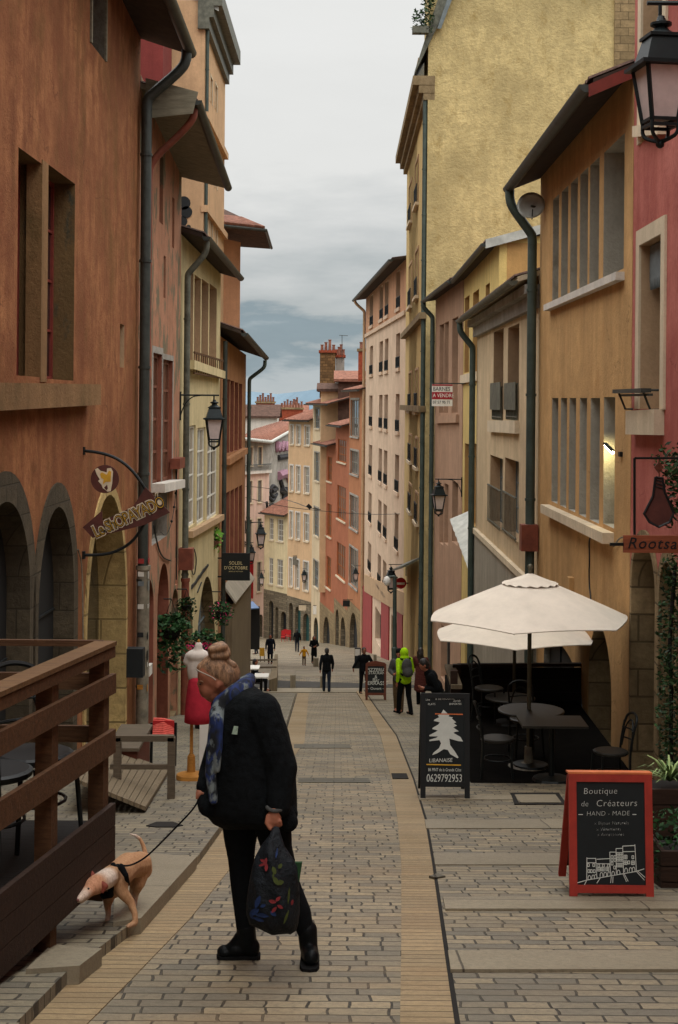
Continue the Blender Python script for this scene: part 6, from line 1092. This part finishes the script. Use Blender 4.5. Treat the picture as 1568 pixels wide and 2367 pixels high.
def person(label, px, py, h, yaw, top='black_cloth', legs='black_cloth', hair='hair_dark', skin='skin', hem=.86, stride=.18, lean=0, arms='down', shoe='sole_rubber', hat=False, hood=False, group='people walking on the street', vox=.017, sit=False, d=None, longhair=False):
    b = G(px, py, .012) if d is None else Vector((P(px, py, d).x, d, gz(d))); k = h / 1.75; R = Matrix.Rotation(yaw, 3, 'Z')
    r = thing('person', label, 'person', b, group)
    def T(x, y, z): z_ = z * k; y_ = y * k + lean * max(0, z - .9) * k; return b + R @ Vector((x * k, y_, z_))
    s = stride; hipz = .92 if not sit else .5
    if sit: hips = [(-.09, 0, .5), (.09, 0, .5)]; knees = [(-.1, .42, .5), (.1, .42, .5)]; ank = [(-.1, .44, .09), (.1, .40, .09)]; dz = -.42
    else: hips = [(-.09, 0, .92), (.09, 0, .92)]; knees = [(-.095, s * .55 + .03, .49), (.095, -s * .35 + .03, .49)]; ank = [(-.09, s, .085), (.09, -s, .085 + abs(s) * .12)]; dz = 0
    q = lambda x, y, z: T(x, y, z + dz)
    if arms == 'down': el = [(-.25, -.04 - s * .4, 1.13), (.25, -.04 + s * .4, 1.13)]; wr = [(-.25, .08 - s * .7, .9), (.25, .08 + s * .7, .9)]
    elif arms == 'front': el = [(-.26, .02, 1.14), (.26, .02, 1.14)]; wr = [(-.1, .25, 1.12), (.1, .25, 1.08)]
    elif arms == 'phone': el = [(-.25, .0, 1.13), (.25, .04, 1.13)]; wr = [(-.24, .1, .9), (.1, .27, 1.2)]
    elif arms == 'pockets': el = [(-.29, -.06, 1.14), (.29, -.06, 1.14)]; wr = [(-.22, .1, .95), (.22, .1, .95)]
    elif arms == 'out': el = [(-.3, .02, 1.2), (.3, .02, 1.2)]; wr = [(-.4, .05, .98), (.42, .05, 1.02)]
    hd = [(-.003 + w[0] * 1.0, w[1] + .03, w[2] - .1) if arms in ('down', 'out', 'pockets') else (w[0] * .55, w[1] + .06, w[2] + .02) for w in wr]
    caps = [(q(0, .01, 1.62), (.078 * k, .094 * k, .115 * k), R), (q(0, .03, 1.57), (.06 * k, .075 * k, .085 * k), R), (q(0, 0, 1.44), .058 * k, q(0, .01, 1.56), .052 * k), (q(0, .1, 1.6), .014 * k, q(0, .112, 1.585), .012 * k), (q(0, 0, 1.3), (.165 * k, .105 * k, .19 * k), R), (q(0, 0, 1.08), (.14 * k, .1 * k, .17 * k), R), (q(0, 0, .95), (.16 * k, .115 * k, .13 * k), R)]
    for i in (0, 1):
        sx = -1 if i == 0 else 1; sh = (.18 * sx, 0, 1.41); caps += [(q(*sh), .055 * k, q(*el[i]), .042 * k), (q(*el[i]), .042 * k, q(*wr[i]), .028 * k), (q(*wr[i]), .026 * k, q(*hd[i]), .032 * k), (T(*hips[i]), .085 * k, T(*knees[i]), .058 * k), (T(*knees[i]), .056 * k, T(*ank[i]), .038 * k), (T(*ank[i]), .038 * k, T(ank[i][0], ank[i][1] + .15, ank[i][2] - .05), .03 * k), (q(.078 * sx, 0, 1.61), .016 * k, q(.084 * sx, 0, 1.585), .012 * k)]
        w, h_ = Vector(wr[i]), Vector(hd[i]); dv = (h_ - w).normalized()
        for f_ in range(4): o_ = Vector((0, (f_ - 1.5) * .021, 0)) if arms != 'front' else Vector((0, 0, (f_ - 1.5) * .021)); a_ = h_ + o_ + dv * .02; e_ = a_ + dv * (.055 - abs(f_ - 1.4) * .008) + Vector((-.012 * sx, .008, 0)); caps.append((q(*a_), .0095 * k, q(*e_), .0085 * k))
        th = w + dv * .04 + Vector((-.01 * sx, .035, 0)); caps.append((q(*th), .011 * k, q(*(th + dv * .04 + Vector((0, .018, 0)))), .009 * k))
    blobpart('body', caps, skin, r, vox * k * .8, 3)
    mb = MB()
    for sx in (-1, 1): mb.ell(q(.03 * sx, .098, 1.625), .011 * k, 8, 6)
    mb.build('eyes', 'eye_dark', r, True)
    # clothes
    jc = [(q(0, 0, 1.3), (.195 * k, .135 * k, .2 * k), R), (q(0, 0, 1.1), (.17 * k, .13 * k, .2 * k), R), (q(0, 0, 1.42), .075 * k, q(0, .0, 1.47), .07 * k)]
    z = 1.05
    while z > hem: jc.append((q(0, 0, z), ((.17 + (1.05 - z) * .08) * k, (.135 + (1.05 - z) * .1) * k, .1 * k), R)); z -= .08
    for i in (0, 1): sx = -1 if i == 0 else 1; w = Vector(wr[i]); e = Vector(el[i]); jc += [(q(.175 * sx, 0, 1.4), .075 * k, q(*e), .06 * k), (q(*e), .06 * k, q(*w), .045 * k)]
    if hood: jc += [(q(0, -.02, 1.6), (.115 * k, .125 * k, .14 * k), R), (q(0, -.03, 1.48), (.13 * k, .12 * k, .07 * k), R)]
    blobpart('coat' if hem < .7 else 'jacket', jc, top, r, vox * k, 4)
    tc_ = [(T(0, 0, hipz + .02), (.165 * k, .125 * k, .13 * k), R)]
    for i in (0, 1): tc_ += [(T(*hips[i]), .095 * k, T(*knees[i]), .072 * k), (T(*knees[i]), .07 * k, T(ank[i][0], ank[i][1], ank[i][2] - .01), .06 * k)]
    blobpart('trousers', tc_, legs, r, vox * k, 4)
    for i in (0, 1): a = ank[i]; sm = blob([(T(a[0], a[1] - .04, max(.045, a[2] - .04)), (.045 * k, .05 * k, .045 * k), R), (T(a[0], a[1] + .06, max(.04, a[2] - .045)), (.045 * k, .08 * k, .04 * k), R), (T(a[0], a[1] + .15, max(.034, a[2] - .055)), (.045 * k, .06 * k, .034 * k), R)], .016 * k, 2); sm.transform(Matrix.Translation(-b)); sm.name = 'shoe'; link('shoe', sm, shoe, r, True)
    if not hood:
        hc = [(q(0, -.012, 1.645), (.09 * k, .1 * k, .105 * k), R), (q(0, -.05, 1.6), (.082 * k, .07 * k, .1 * k), R)]
        if longhair: hc += [(q(-.06, -.05, 1.6), .05 * k, q(-.07, -.04, 1.38), .04 * k), (q(.06, -.05, 1.6), .05 * k, q(.07, -.04, 1.38), .04 * k), (q(0, -.07, 1.55), .07 * k, q(0, -.08, 1.38), .06 * k)]
        blobpart('hair', hc, hair, r, .015 * k, 3)
    if hat: blobpart('hat', [(q(0, -.005, 1.68), (.1 * k, .11 * k, .09 * k), R)], 'black_cloth', r, .015 * k, 2)
    return r, q, k, R
AW, TO = 0.0, math.pi      # facing away / facing the camera
person('man in black jacket and dark jeans walking away down the middle of the street', 755, 1600, 1.72, AW + .1, 'black_cloth', 'jean_cloth', arms='down', stride=.14)
person('person in a black jacket walking toward the wooden chalkboard from beyond', 841, 1606, 1.74, TO + .25, 'black_cloth', 'black_cloth', arms='out', stride=.12, skin='skin_dark')
r, q, k, R = person('person in a neon yellow green jacket with a dark backpack, standing with back turned', 936, 1652, 1.7, AW + .5, 'neon_cloth', 'black_cloth', arms='down', stride=.16, hood=True, lean=.1, group='group standing by the terrace')
bp = blobpart('backpack', [(q(-.06, -.22, 1.3), (.15 * k, .1 * k, .2 * k), R), (q(-.06, -.24, 1.15), (.15 * k, .12 * k, .14 * k), R), (q(-.06, -.31, 1.12), (.11 * k, .06 * k, .1 * k), R)], 'grey_cloth', r, .018, 4); mb = MB()
for sx in (-.12, .12): mb.tube(smooth_path([q(sx, -.12, 1.45), q(sx * 1.2, .06, 1.47), q(sx * 1.35, .14, 1.35), q(sx * 1.3, .1, 1.15), q(sx * 1.2, -.14, 1.05)]), .02, 6)
mb.build('straps', 'black_cloth', bp)
person('person in a dark cap mostly hidden behind the neon jacket', 922, 1646, 1.66, TO - .3, 'grey_cloth', 'tan_trouser', arms='front', hat=True, stride=.05, group='group standing by the terrace')
person('person in a long maroon coat standing right of the neon jacket', 972, 1630, 1.72, AW - .4, 'maroon_cloth', 'black_cloth', arms='front', hem=.42, stride=.06, hair='hair_dark', longhair=True, group='group standing by the terrace')
person('person in black bending over the windbreak end by the parasols', 1022, 1560, 1.5, rad(100), 'black_cloth', 'black_cloth', arms='front', lean=.55, stride=.05, d=25.5, group='people at the terrace')
person('small child in a yellow raincoat with arms held out', 703, 1538, 1.08, TO + .2, 'yellow_cloth', 'tan_trouser', arms='out', stride=.08)
person('woman in a long black coat holding something, beside the yellow child', 726, 1534, 1.66, TO + .2, 'black_cloth', 'black_cloth', arms='front', hem=.5, stride=.12, longhair=True)
person('person in dark clothes walking away near the teal door', 687, 1507, 1.72, AW, 'black_cloth', 'jean_cloth', arms='down', stride=.12)
person('man in a long dark coat coming up the street at the left', 625, 1534, 1.74, TO, 'navy_cloth', 'black_cloth', arms='down', hem=.6, stride=.1)
person('blond woman in red beside the shopfront at the far left', 582, 1496, 1.68, TO - .4, 'red_cloth', 'black_cloth', hair='hair_pale', arms='front', longhair=True, stride=.05)
person('person in dark green standing beside the blond woman in red', 593, 1512, 1.72, rad(80), 'navy_cloth', 'jean_cloth', arms='down', stride=.06)
person('person in black seated at the far left terrace tables', 590, 1560, 1.7, rad(-80), 'black_cloth', 'black_cloth', arms='front', sit=True, d=54, group='people at the terrace')
mb = MB(); b = Vector((P(590, 1560, 54).x, 54, gz(54))); ch = thing('terrace_chair', 'dark chair under the seated person at the far left', 'chair', b); mb.box(b + Vector((0, 0, .38)), (.45, .42, .04)); mb.build('seat', 'dark_wood', ch); mb = MB(); mb.box(b + Vector((-.22, 0, .65)), (.03, .42, .5)); mb.build('backrest', 'dark_wood', ch); mb = MB()
for x in (-.2, .2):
    for y in (-.18, .18): mb.bar(b + Vector((x, y, 0)), b + Vector((x, y, .36)), .03, .03)
mb.build('legs', 'dark_wood', ch)
# ---- the woman with the dog ------------------------------------------------------------------
D0 = 7.27; PX = D0 / F
def Q(x, y, dd=0.0): return P(x, y, D0 + dd)
def cp(x0, y0, r0, x1, y1, r1, d0=0.0, d1=None): return (Q(x0, y0, d0), r0 * PX, Q(x1, y1, d0 if d1 is None else d1), r1 * PX)
def el(x, y, rx, rd, rz, dd=0.0, rot=0): return (Q(x, y, dd), (rx * PX, rd, rz * PX), Matrix.Rotation(rad(rot), 3, 'Y'))
def loft(mb, secs, dd=0.0, n=28, pw=1.0):
    vs = []
    for s in secs:
        y, xl, xr, hd = s[:4]; off = s[4] if len(s) > 4 else 0
        for k in range(n):
            a = 2 * math.pi * k / n; vs.append(Q((xl + xr) / 2 + (xr - xl) / 2 * math.cos(a), y, dd + off + hd * math.sin(a)))
    fs = [(i * n + k, i * n + (k + 1) % n, (i + 1) * n + (k + 1) % n, (i + 1) * n + k) for i in range(len(secs) - 1) for k in range(n)]
    fs += [tuple(range(n))[::-1], tuple(range((len(secs) - 1) * n, len(secs) * n))]; mb.add(vs, fs)
base = Vector((Q(620, 2222).x, D0, gz(D0))); WM = thing('person', 'woman in oversized black coat and blue scarf, hair in a bun, looking down', 'person', base)
body = [el(501, 1561, 46, .076, 44, 0, 38), el(484, 1588, 24, .06, 28, 0, 20), el(494, 1604, 18, .045, 16), cp(461, 1580, 6, 472, 1602, 8, -.005), cp(470, 1597, 4, 467, 1604, 4.5, 0), cp(479, 1612, 6, 488, 1617, 7), cp(530, 1588, 24, 556, 1612, 28), el(585, 1690, 60, .14, 75), el(580, 1800, 56, .13, 85), el(590, 1862, 50, .12, 34),
        cp(604, 1660, 20, 650, 1780, 18, -.13, -.22), cp(650, 1780, 18, 638, 1876, 13, -.22, -.27), cp(560, 1650, 26, 488, 1790, 20, .16, .12), cp(488, 1790, 18, 466, 1830, 13, .12, -.02),
        cp(556, 1900, 28, 558, 2010, 20, .06), cp(558, 2010, 19, 569, 2185, 12, .06), cp(632, 1900, 28, 662, 2045, 18, -.06), cp(662, 2045, 18, 696, 2115, 14, -.06), cp(696, 2115, 14, 712, 2185, 12, -.06), cp(566, 2190, 15, 530, 2200, 13, .06), cp(714, 2190, 15, 722, 2212, 13, -.06, -.15)]
# ear on the near side and two shallow eye sockets, the hands with bent fingers
body += [(Q(505, 1582, -.066), (6 * PX, .012, 8.5 * PX), Matrix.Rotation(rad(-12), 3, 'Y')), (Q(503, 1588, -.068), (4.5 * PX, .01, 5 * PX))]
hx, hd_ = 635, -.29
body += [(Q(634, 1890, hd_), (17 * PX, .032, 15 * PX), Matrix.Identity(3)), cp(638, 1872, 13, 635, 1888, 15, hd_)]
for i, (x, L) in enumerate(((624, 9), (632, 11), (640, 11), (648, 9))):
    y0 = 1900 - abs(i - 1.4) * 1.5; body += [cp(x, y0, 4.6, x + 1, y0 + L, 4.4, hd_ - .022, hd_ - .012), cp(x + 1, y0 + L, 4.4, x + 1, y0 + L + 1, 4, hd_ - .012, hd_ + .022), cp(x + 1, y0 + L + 1, 4, x, y0 + 2, 3.8, hd_ + .022, hd_ + .03)]
body += [cp(621, 1886, 6, 617, 1902, 5.4, hd_ - .012, hd_ - .02), cp(617, 1902, 5.2, 625, 1916, 4.6, hd_ - .02, hd_ - .026)]
body += [(Q(463, 1834, -.04), (11 * PX, .03, 10 * PX), Matrix.Identity(3))] + [cp(456 + i * 4.2, 1838, 3.6, 455 + i * 4.4, 1846, 3.4, -.06 + i * .004) for i in range(4)] + [cp(470, 1834, 4, 474, 1842, 3.6, -.07)]
blobpart('body', body, 'skin', WM, .0058, 3)
blobpart('hair', [el(506, 1553, 48, .083, 40, .004, 28), el(527, 1560, 30, .075, 34, .0, 10), cp(506, 1545, 34, 506, 1526, 24), cp(470, 1545, 16, 500, 1524, 20)], 'hair_blond', WM, .0075, 3)
bn = [el(507, 1508, 27, .06, 24)]
for a in range(9): t_ = a / 9 * 6.283; bn.append((Q(507 + 14 * math.cos(t_), 1508 + 13 * math.sin(t_), -.02 * math.cos(t_ * 2)), (15 * PX, .04, 11 * PX), Matrix.Rotation(-t_ + .8, 3, 'Y')))
bn += [cp(490, 1502, 7, 520, 1496, 8, -.05), cp(495, 1518, 8, 525, 1514, 8, -.045), cp(528, 1530, 7, 540, 1538, 9, -.03), (Q(507, 1529, 0), (20 * PX, .045, 6 * PX), Matrix.Identity(3))]
blobpart('hair_bun', bn, 'hair_blond', WM, .0065, 2)
mb = MB(); mb.tube(smooth_path([Q(454, 1547, -.03), Q(459, 1551, -.062), Q(475, 1558, -.082), Q(492, 1566, -.09), Q(499, 1572, -.088)]), 1.3 * PX, 6); plain('temple_grey', (150, 142, 128), .5); mb.build('headband', 'temple_grey', WM)
mb = MB(); mb.ell(Q(463, 1581, -.045), (2.6 * PX, .006, 2 * PX)); mb.build('eye', 'eye_dark', WM, True); mb = MB(); mb.tube([Q(459, 1575, -.045), Q(465, 1574, -.055), Q(471, 1577, -.06)], 1.2 * PX, 5); mb.build('eyebrow', 'hair_blond', WM)
def coat_x(mb): loft(mb, [(1586, 560, 590, .06), (1596, 540, 604, .12), (1610, 520, 625, .18), (1640, 498, 650, .225), (1691, 482, 668, .24), (1750, 476, 681, .25), (1830, 473, 687, .26), (1885, 476, 688, .26), (1906, 494, 684, .25), (1918, 520, 672, .2)])
blobpart('coat', [cp(606, 1645, 44, 652, 1775, 36, -.16, -.21), cp(652, 1775, 36, 646, 1862, 27, -.21, -.26), cp(646, 1858, 24, 668, 1900, 22, -.2), cp(535, 1660, 40, 486, 1790, 28, .1, .08), cp(486, 1790, 26, 470, 1818, 17, .06, -.02), el(488, 1858, 32, .1, 30, -.05), cp(478, 1850, 20, 505, 1880, 24, -.06), cp(672, 1880, 18, 668, 1908, 14, -.1)], 'coat_black', WM, .0085, 4, coat_x)
mb = MB(); M = frame(Q(638, 1868, -.27), (1, 0, .05), (0, 1, .15)); a_ = [Q(637 + 19 * math.cos(2 * math.pi * k / 14), 1868 + 5 * math.sin(2 * math.pi * k / 14) - 2 * math.cos(4 * math.pi * k / 14), -.27 - .05 * math.sin(2 * math.pi * k / 14)) for k in range(15)]; mb.tube(a_, 4.5 * PX, 8); mb.build('cuff', 'grey_cloth', WM, True)
# scarf
m, t, b_ = nm('scarf_print'); v = coords(t, (1, 1, .55)); n1 = noise(t, v, 13, 4, .6); n2 = noise(t, v, 9, 3, .5); col = mix(t, ramp(t, n2, [(.44, c255(14, 22, 40)), (.52, c255(22, 52, 122)), (.6, c255(16, 24, 38))]), c255(30, 42, 48), c255(30, 42, 48)); col = ramp(t, n2, [(.40, c255(10, 14, 20)), (.49, c255(18, 40, 92)), (.52, c255(12, 18, 28)), (.62, c255(18, 38, 76))])
col = mix(t, ramp(t, n1, [(.48, K0), (.55, K1)]), col, c255(104, 112, 112)); t.links.new(col, b_.inputs['Base Color']); b_.inputs['Roughness'].default_value = .9
sc_caps = [cp(578, 1570, 15, 566, 1586, 20, .02, -.05), cp(566, 1586, 20, 540, 1606, 22, -.05, -.1), cp(540, 1606, 22, 512, 1626, 20, -.1), cp(512, 1626, 20, 504, 1652, 21, -.1, -.13), cp(578, 1570, 14, 545, 1590, 18, .04, .08), cp(545, 1590, 18, 505, 1630, 18, .08, .02), cp(504, 1652, 21, 502, 1668, 17, -.13, -.16)]
for (x0, y0, x1, y1, ra, rb, a_, c_) in ((500, 1660, 492, 1720, 15, 14, -.17, -.17), (492, 1720, 488, 1790, 14, 14, -.17, -.175), (488, 1790, 494, 1850, 14, 10, -.175, -.19), (508, 1665, 505, 1730, 10, 10, -.185, -.2), (505, 1730, 503, 1780, 10, 7, -.2, -.205)): sc_caps.append(cp(x0, y0, ra, x1, y1, rb, a_, c_))
blobpart('scarf', sc_caps, 'scarf_print', WM, .008, 2)
mb = MB(); mb.hexa([Q(536, 1697, -.262), Q(549, 1698, -.262), Q(549, 1698, -.25), Q(536, 1697, -.25), Q(541, 1678, -.258), Q(551, 1679, -.258), Q(551, 1679, -.24), Q(541, 1678, -.24)]); plain('badge_grey', (140, 158, 140), .6, 0, .5, 60); mb.build('badge', 'badge_grey', WM)
blobpart('trousers', [cp(556, 1890, 46, 556, 1945, 38, .06), cp(556, 1945, 37, 558, 1990, 31, .06), cp(558, 1990, 31, 561, 2050, 28, .06), cp(561, 2050, 28, 568, 2158, 20, .06), cp(628, 1890, 46, 640, 1960, 36, -.06), cp(640, 1960, 36, 664, 2045, 30, -.06), cp(664, 2045, 30, 694, 2110, 26, -.06), cp(694, 2110, 26, 709, 2160, 19, -.06)], 'black_cloth', WM, .0085, 4)
def boot(caps, sole):
    o = blobpart('boot', caps, 'boot_leather', WM, .006, 2); mb = MB(); mb.prism(sole, (0, 0, .03)); mb.build('sole', 'sole_rubber', o)
boot([cp(569, 2146, 23, 573, 2188, 22, .06), el(521, 2199, 20, .05, 14, .06), el(546, 2193, 28, .048, 19, .06, -8), el(582, 2191, 20, .045, 24, .06), cp(560, 2166, 18, 545, 2185, 16, .06)], [Q(x, 2218.5, .06) + Vector((0, w * .047, 0)) for x, w in ((501, 0), (504, -.7), (512, -1), (540, -.95), (570, -.8), (598, -.85), (602, -.4), (602, .4), (598, .85), (570, .8), (540, .95), (512, 1), (504, .7))])
boot([cp(711, 2150, 23, 714, 2192, 21, -.06), cp(715, 2194, 21, 718, 2208, 20, -.06, -.13), cp(718, 2208, 20, 720, 2213, 18, -.13, -.17), cp(714, 2202, 19, 714, 2208, 19, -.04)], [Q(718, 2213 , -.06) + Vector((x, y, -.02)) for x, y in ((-.04, .05), (.04, .05), (.046, 0), (.047, -.1), (.035, -.165), (0, -.18), (-.04, -.165), (-.052, -.1), (-.046, 0))])
# shopping bag with printed flowers
BG = thing('shopping_bag', 'dark reusable shopping bag printed with red, blue and green flowers, held low', 'bag', Q(635, 2120, -.3))
bdd = -.33; secs = [(1912, 633, 645, .012), (1930, 622, 650, .03), (1955, 604, 658, .05), (1980, 590, 676, .07), (2000, 584, 688, .08), (2040, 576, 692, .095), (2080, 571, 693, .1), (2110, 570, 693, .1), (2135, 578, 690, .09), (2150, 600, 685, .07), (2159, 628, 672, .04)]
mb = MB(); loft(mb, secs, bdd, 32); plain('bag_fabric', (15, 21, 27), .7, 0, .5, 9, .03, 0, .3); o = mb.build('bag', 'bag_fabric', BG, True)
for i, v in enumerate(o.data.vertices): v.co += Vector((0, .014 * math.sin(v.co.x * 60 + v.co.z * 18), 0))
mb = MB(); mb.tube(smooth_path([Q(626, 1950, bdd - .02), Q(632, 1925, hd_ - .0), Q(636, 1905, hd_ + .005), Q(642, 1925, hd_ + .02), Q(648, 1950, bdd + .03)]), 4 * PX, 7); mb.build('handles', 'bag_fabric', BG, True)
mb = MB(); mb.prism([Q(x, y, bdd - .02) for x, y in ((668, 1994), (699, 1994), (692, 2040), (672, 2048))], (0, .02, 0)); plain('bag_green', (24, 62, 28), .8); mb.build('side_flap', 'bag_green', BG)
plain('print_red', (122, 36, 40), .8, 0, .3, 30); plain('print_blue', (22, 44, 86), .8, 0, .4, 30); plain('print_leaf', (62, 72, 26), .8, 0, .3, 30)
def bag_d(x, y):
    for s, e in zip(secs, secs[1:]):
        if s[0] <= y <= e[0]:
            t_ = (y - s[0]) / (e[0] - s[0]); xl, xr, hd = [s[i] + (e[i] - s[i]) * t_ for i in (1, 2, 3)]; q = max(-.97, min(.97, (x - (xl + xr) / 2) / ((xr - xl) / 2))); return bdd - hd * math.sqrt(1 - q * q)
    return bdd
def petals(lst, mat, name):
    for x, y, L, w, ang in lst:
        dx, dy = math.cos(rad(ang)) * L / 2, -math.sin(rad(ang)) * L / 2; mb = MB(); pts = []; n_ = 10
        for sgn in (1, -1):
            for i in range(n_ + 1):
                t_ = (i / n_) if sgn > 0 else 1 - i / n_; px, py = x + dx * (2 * t_ - 1), y + dy * (2 * t_ - 1); ww = w / 2 * math.sin(math.pi * min(1, max(0, t_))) ** .8 * sgn; px += dy / (L / 2) * ww; py += -dx / (L / 2) * ww; pts.append(Q(px, py, bag_d(px, py) - .017))
        c = sum(pts, Vector()) / len(pts); mb.add([c] + pts, [(0, 1 + i, 1 + (i + 1) % len(pts)) for i in range(len(pts))]); mb.build(name, mat, BG)
petals([(614, 1992, 20, 8, 75), (608, 1990, 14, 7, 150), (616, 2005, 20, 8, 265), (606, 1999, 16, 6, 200), (643, 2078, 16, 8, 45), (630, 2084, 18, 9, 165), (648, 2096, 16, 8, 330), (634, 2103, 18, 8, 230), (676, 2086, 14, 6, 80)], 'print_red', 'printed_petal')
petals([(596, 2085, 32, 12, 70), (588, 2108, 26, 14, 30), (606, 2116, 34, 10, 350), (632, 2112, 18, 10, 320), (598, 2125, 28, 9, 340), (640, 1972, 26, 5, 80), (608, 2094, 14, 8, 20), (582, 2118, 16, 7, 120)], 'print_blue', 'printed_petal')
petals([(634, 2012, 20, 10, 110), (648, 2002, 14, 9, 60), (638, 2036, 24, 11, 300), (648, 2040, 18, 12, 15), (632, 2024, 14, 5, 80), (668, 2070, 40, 5, 85), (662, 2120, 36, 6, 70)], 'print_leaf', 'printed_leaf')
# ---- dog -----------------------------------------------------------------------------------
DD = 8.03; DX = DD / F
def E(x, y, dd=0.0): return P(x, y, DD + dd)
def ec(x0, y0, r0, d0, x1, y1, r1, d1): return (E(x0, y0, d0), r0 * DX, E(x1, y1, d1), r1 * DX)
db = E(285, 2140, 0); db.z = gz(DD) + .07; DOG = thing('dog', 'tan dog with white neck in a black harness sniffing along the terrace boards', 'dog', db)
caps = [ec(322, 1998, 30, .25, 296, 2002, 30, .1), ec(296, 2002, 31, .1, 272, 2024, 33, -.08), (E(264, 2040, -.1), (27 * DX, .1, 34 * DX), Matrix.Identity(3)), ec(330, 1992, 22, .3, 330, 2010, 24, .28),
        ec(262, 2022, 24, -.12, 240, 2035, 22, -.34), ec(240, 2035, 22, -.34, 220, 2046, 21, -.46), (E(214, 2050, -.48), (20 * DX, .055, 18 * DX), Matrix.Identity(3)), ec(208, 2056, 15, -.5, 194, 2070, 10.5, -.58), ec(194, 2070, 10.5, -.58, 183, 2079, 7.5, -.62), ec(206, 2066, 9, -.5, 188, 2083, 5.5, -.6), (E(200, 2053, -.54), (6 * DX, .02, 5 * DX)),
        ec(276, 2040, 22, -.16, 284, 2064, 14, -.18), ec(284, 2064, 14, -.18, 302, 2085, 10, -.17), ec(302, 2085, 9.5, -.17, 312, 2112, 7, -.2), ec(312, 2112, 7, -.2, 313, 2132, 7, -.22), ec(312, 2134, 7, -.22, 296, 2141, 5, -.26), ec(306, 2137, 5, -.2, 292, 2143, 4, -.22),
        ec(254, 2060, 19, -.02, 249, 2090, 10, -.02), ec(249, 2090, 9, -.02, 251, 2114, 6.5, -.04), ec(251, 2114, 6.5, -.04, 247, 2132, 6, -.06), ec(247, 2133, 6, -.06, 236, 2139, 4.5, -.1),
        ec(328, 2008, 22, .26, 322, 2042, 15, .22), ec(322, 2042, 14, .22, 314, 2064, 9, .3), ec(314, 2064, 8.5, .3, 310, 2095, 6.5, .26), ec(310, 2095, 6.5, .26, 304, 2106, 5.5, .2), 
        ec(318, 2010, 20, .36, 310, 2044, 12, .34), ec(310, 2044, 11, .34, 306, 2062, 8, .42), ec(306, 2062, 7, .42, 296, 2092, 6, .36), ec(296, 2092, 6, .36, 286, 2100, 5, .3),
        ec(338, 1982, 7, .34, 333, 1958, 5.5, .37), ec(333, 1958, 5.5, .37, 325, 1940, 4.5, .38), ec(325, 1940, 4.5, .38, 314, 1931, 3.8, .38), ec(314, 1931, 3.6, .38, 300, 1928, 2.6, .37)]
me = blob(caps, .0065, 4); ca = me.color_attributes.new('coat', 'FLOAT_COLOR', 'POINT')
cA, cW, cP = Vector(c255(176, 134, 98)[:3]), Vector(c255(214, 196, 180)[:3]), Vector(c255(200, 140, 112)[:3])
nk, hdv, mz = E(242, 2030, -.33), E(212, 2052, -.49), E(186, 2078, -.61); tip = E(304, 1929, .37)
for v in me.vertices:
    p = v.co; wn_ = max(0, min(1, (.13 - (p - nk).length) / .07)); wp = max(0, min(1, (.09 - (p - mz).length) / .05)); wt = max(0, min(1, (.06 - (p - tip).length) / .03)); wf = max(0, min(1, (db.z + .07 - p.z) / .05)) * .5; wh = max(0, min(1, (.11 - (p - hdv).length) / .06)) * .55
    c = cA.lerp(cP, wh); c = c.lerp(cW, max(wn_, wt, wp * .8, wf)); ca.data[v.index].color = (*c, 1)
me.transform(Matrix.Translation(-db)); m, t, b_ = nm('dog_fur'); at = N(t, 'ShaderNodeAttribute'); at.attribute_name = 'coat'; n_ = noise(t, coords(t, (20, 20, 8)), 4, 5, .7); t.links.new(mix(t, ramp(t, n_, [(.35, (.4,) * 3 + (1,)), (.6, K0)]), at.outputs[0], c255(110, 66, 40)), b_.inputs['Base Color']); b_.inputs['Roughness'].default_value = .8; b_.inputs['Specular IOR Level'].default_value = .2; bump(t, b_, n_, .004)
me.name = 'body'; link('body', me, 'dog_fur', DOG, True)
plain('ear_red', (126, 58, 42), .8); plain('nose_pink', (120, 72, 66), .5)
blobpart('ear', [ec(218, 2032, 8, -.42, 211, 2018, 6, -.4), ec(211, 2018, 6, -.4, 208, 2010, 2.5, -.38)], 'ear_red', DOG, .005, 2); blobpart('ear', [ec(233, 2042, 7, -.47, 243, 2049, 7.5, -.47), ec(243, 2049, 7.5, -.47, 237, 2061, 4, -.48)], 'ear_red', DOG, .005, 2)
mb = MB(); mb.ell(E(181, 2080, -.628), (4.5 * DX, .012, 4 * DX)); mb.build('nose', 'nose_pink', DOG, True); mb = MB(); mb.ell(E(205, 2054, -.555), (2.6 * DX, .007, 2.4 * DX), 8, 6); mb.build('eye', 'eye_dark', DOG, True)
blobpart('harness', [(E(271, 2012, -.12), (13 * DX, .1, 14 * DX), Matrix.Identity(3)), ec(262, 2000, 7, -.15, 258, 2040, 7, -.235), ec(258, 2040, 7, -.255, 256, 2068, 7, -.2), ec(256, 2068, 8, -.2, 240, 2070, 8, -.17), ec(280, 2004, 8, -.2, 292, 2024, 6, -.215), ec(292, 2024, 6, -.215, 296, 2044, 5, -.14)], 'black_cloth', DOG, .006, 2)
lz = thing('dog_leash', 'thin black leash running from the woman to the dog harness', 'leash', E(281, 2006, -.1)); mb = MB(); mb.tube(smooth_path([E(279, 2000, -.12), E(296, 2002, -.12), E(318, 1994, -.08), P(345, 1976, DD - .1), P(400, 1920, 7.5), P(452, 1866, D0 - .06), Q(462, 1840, -.06)]), .005, 6); mb.build('strap', 'black_cloth', lz)
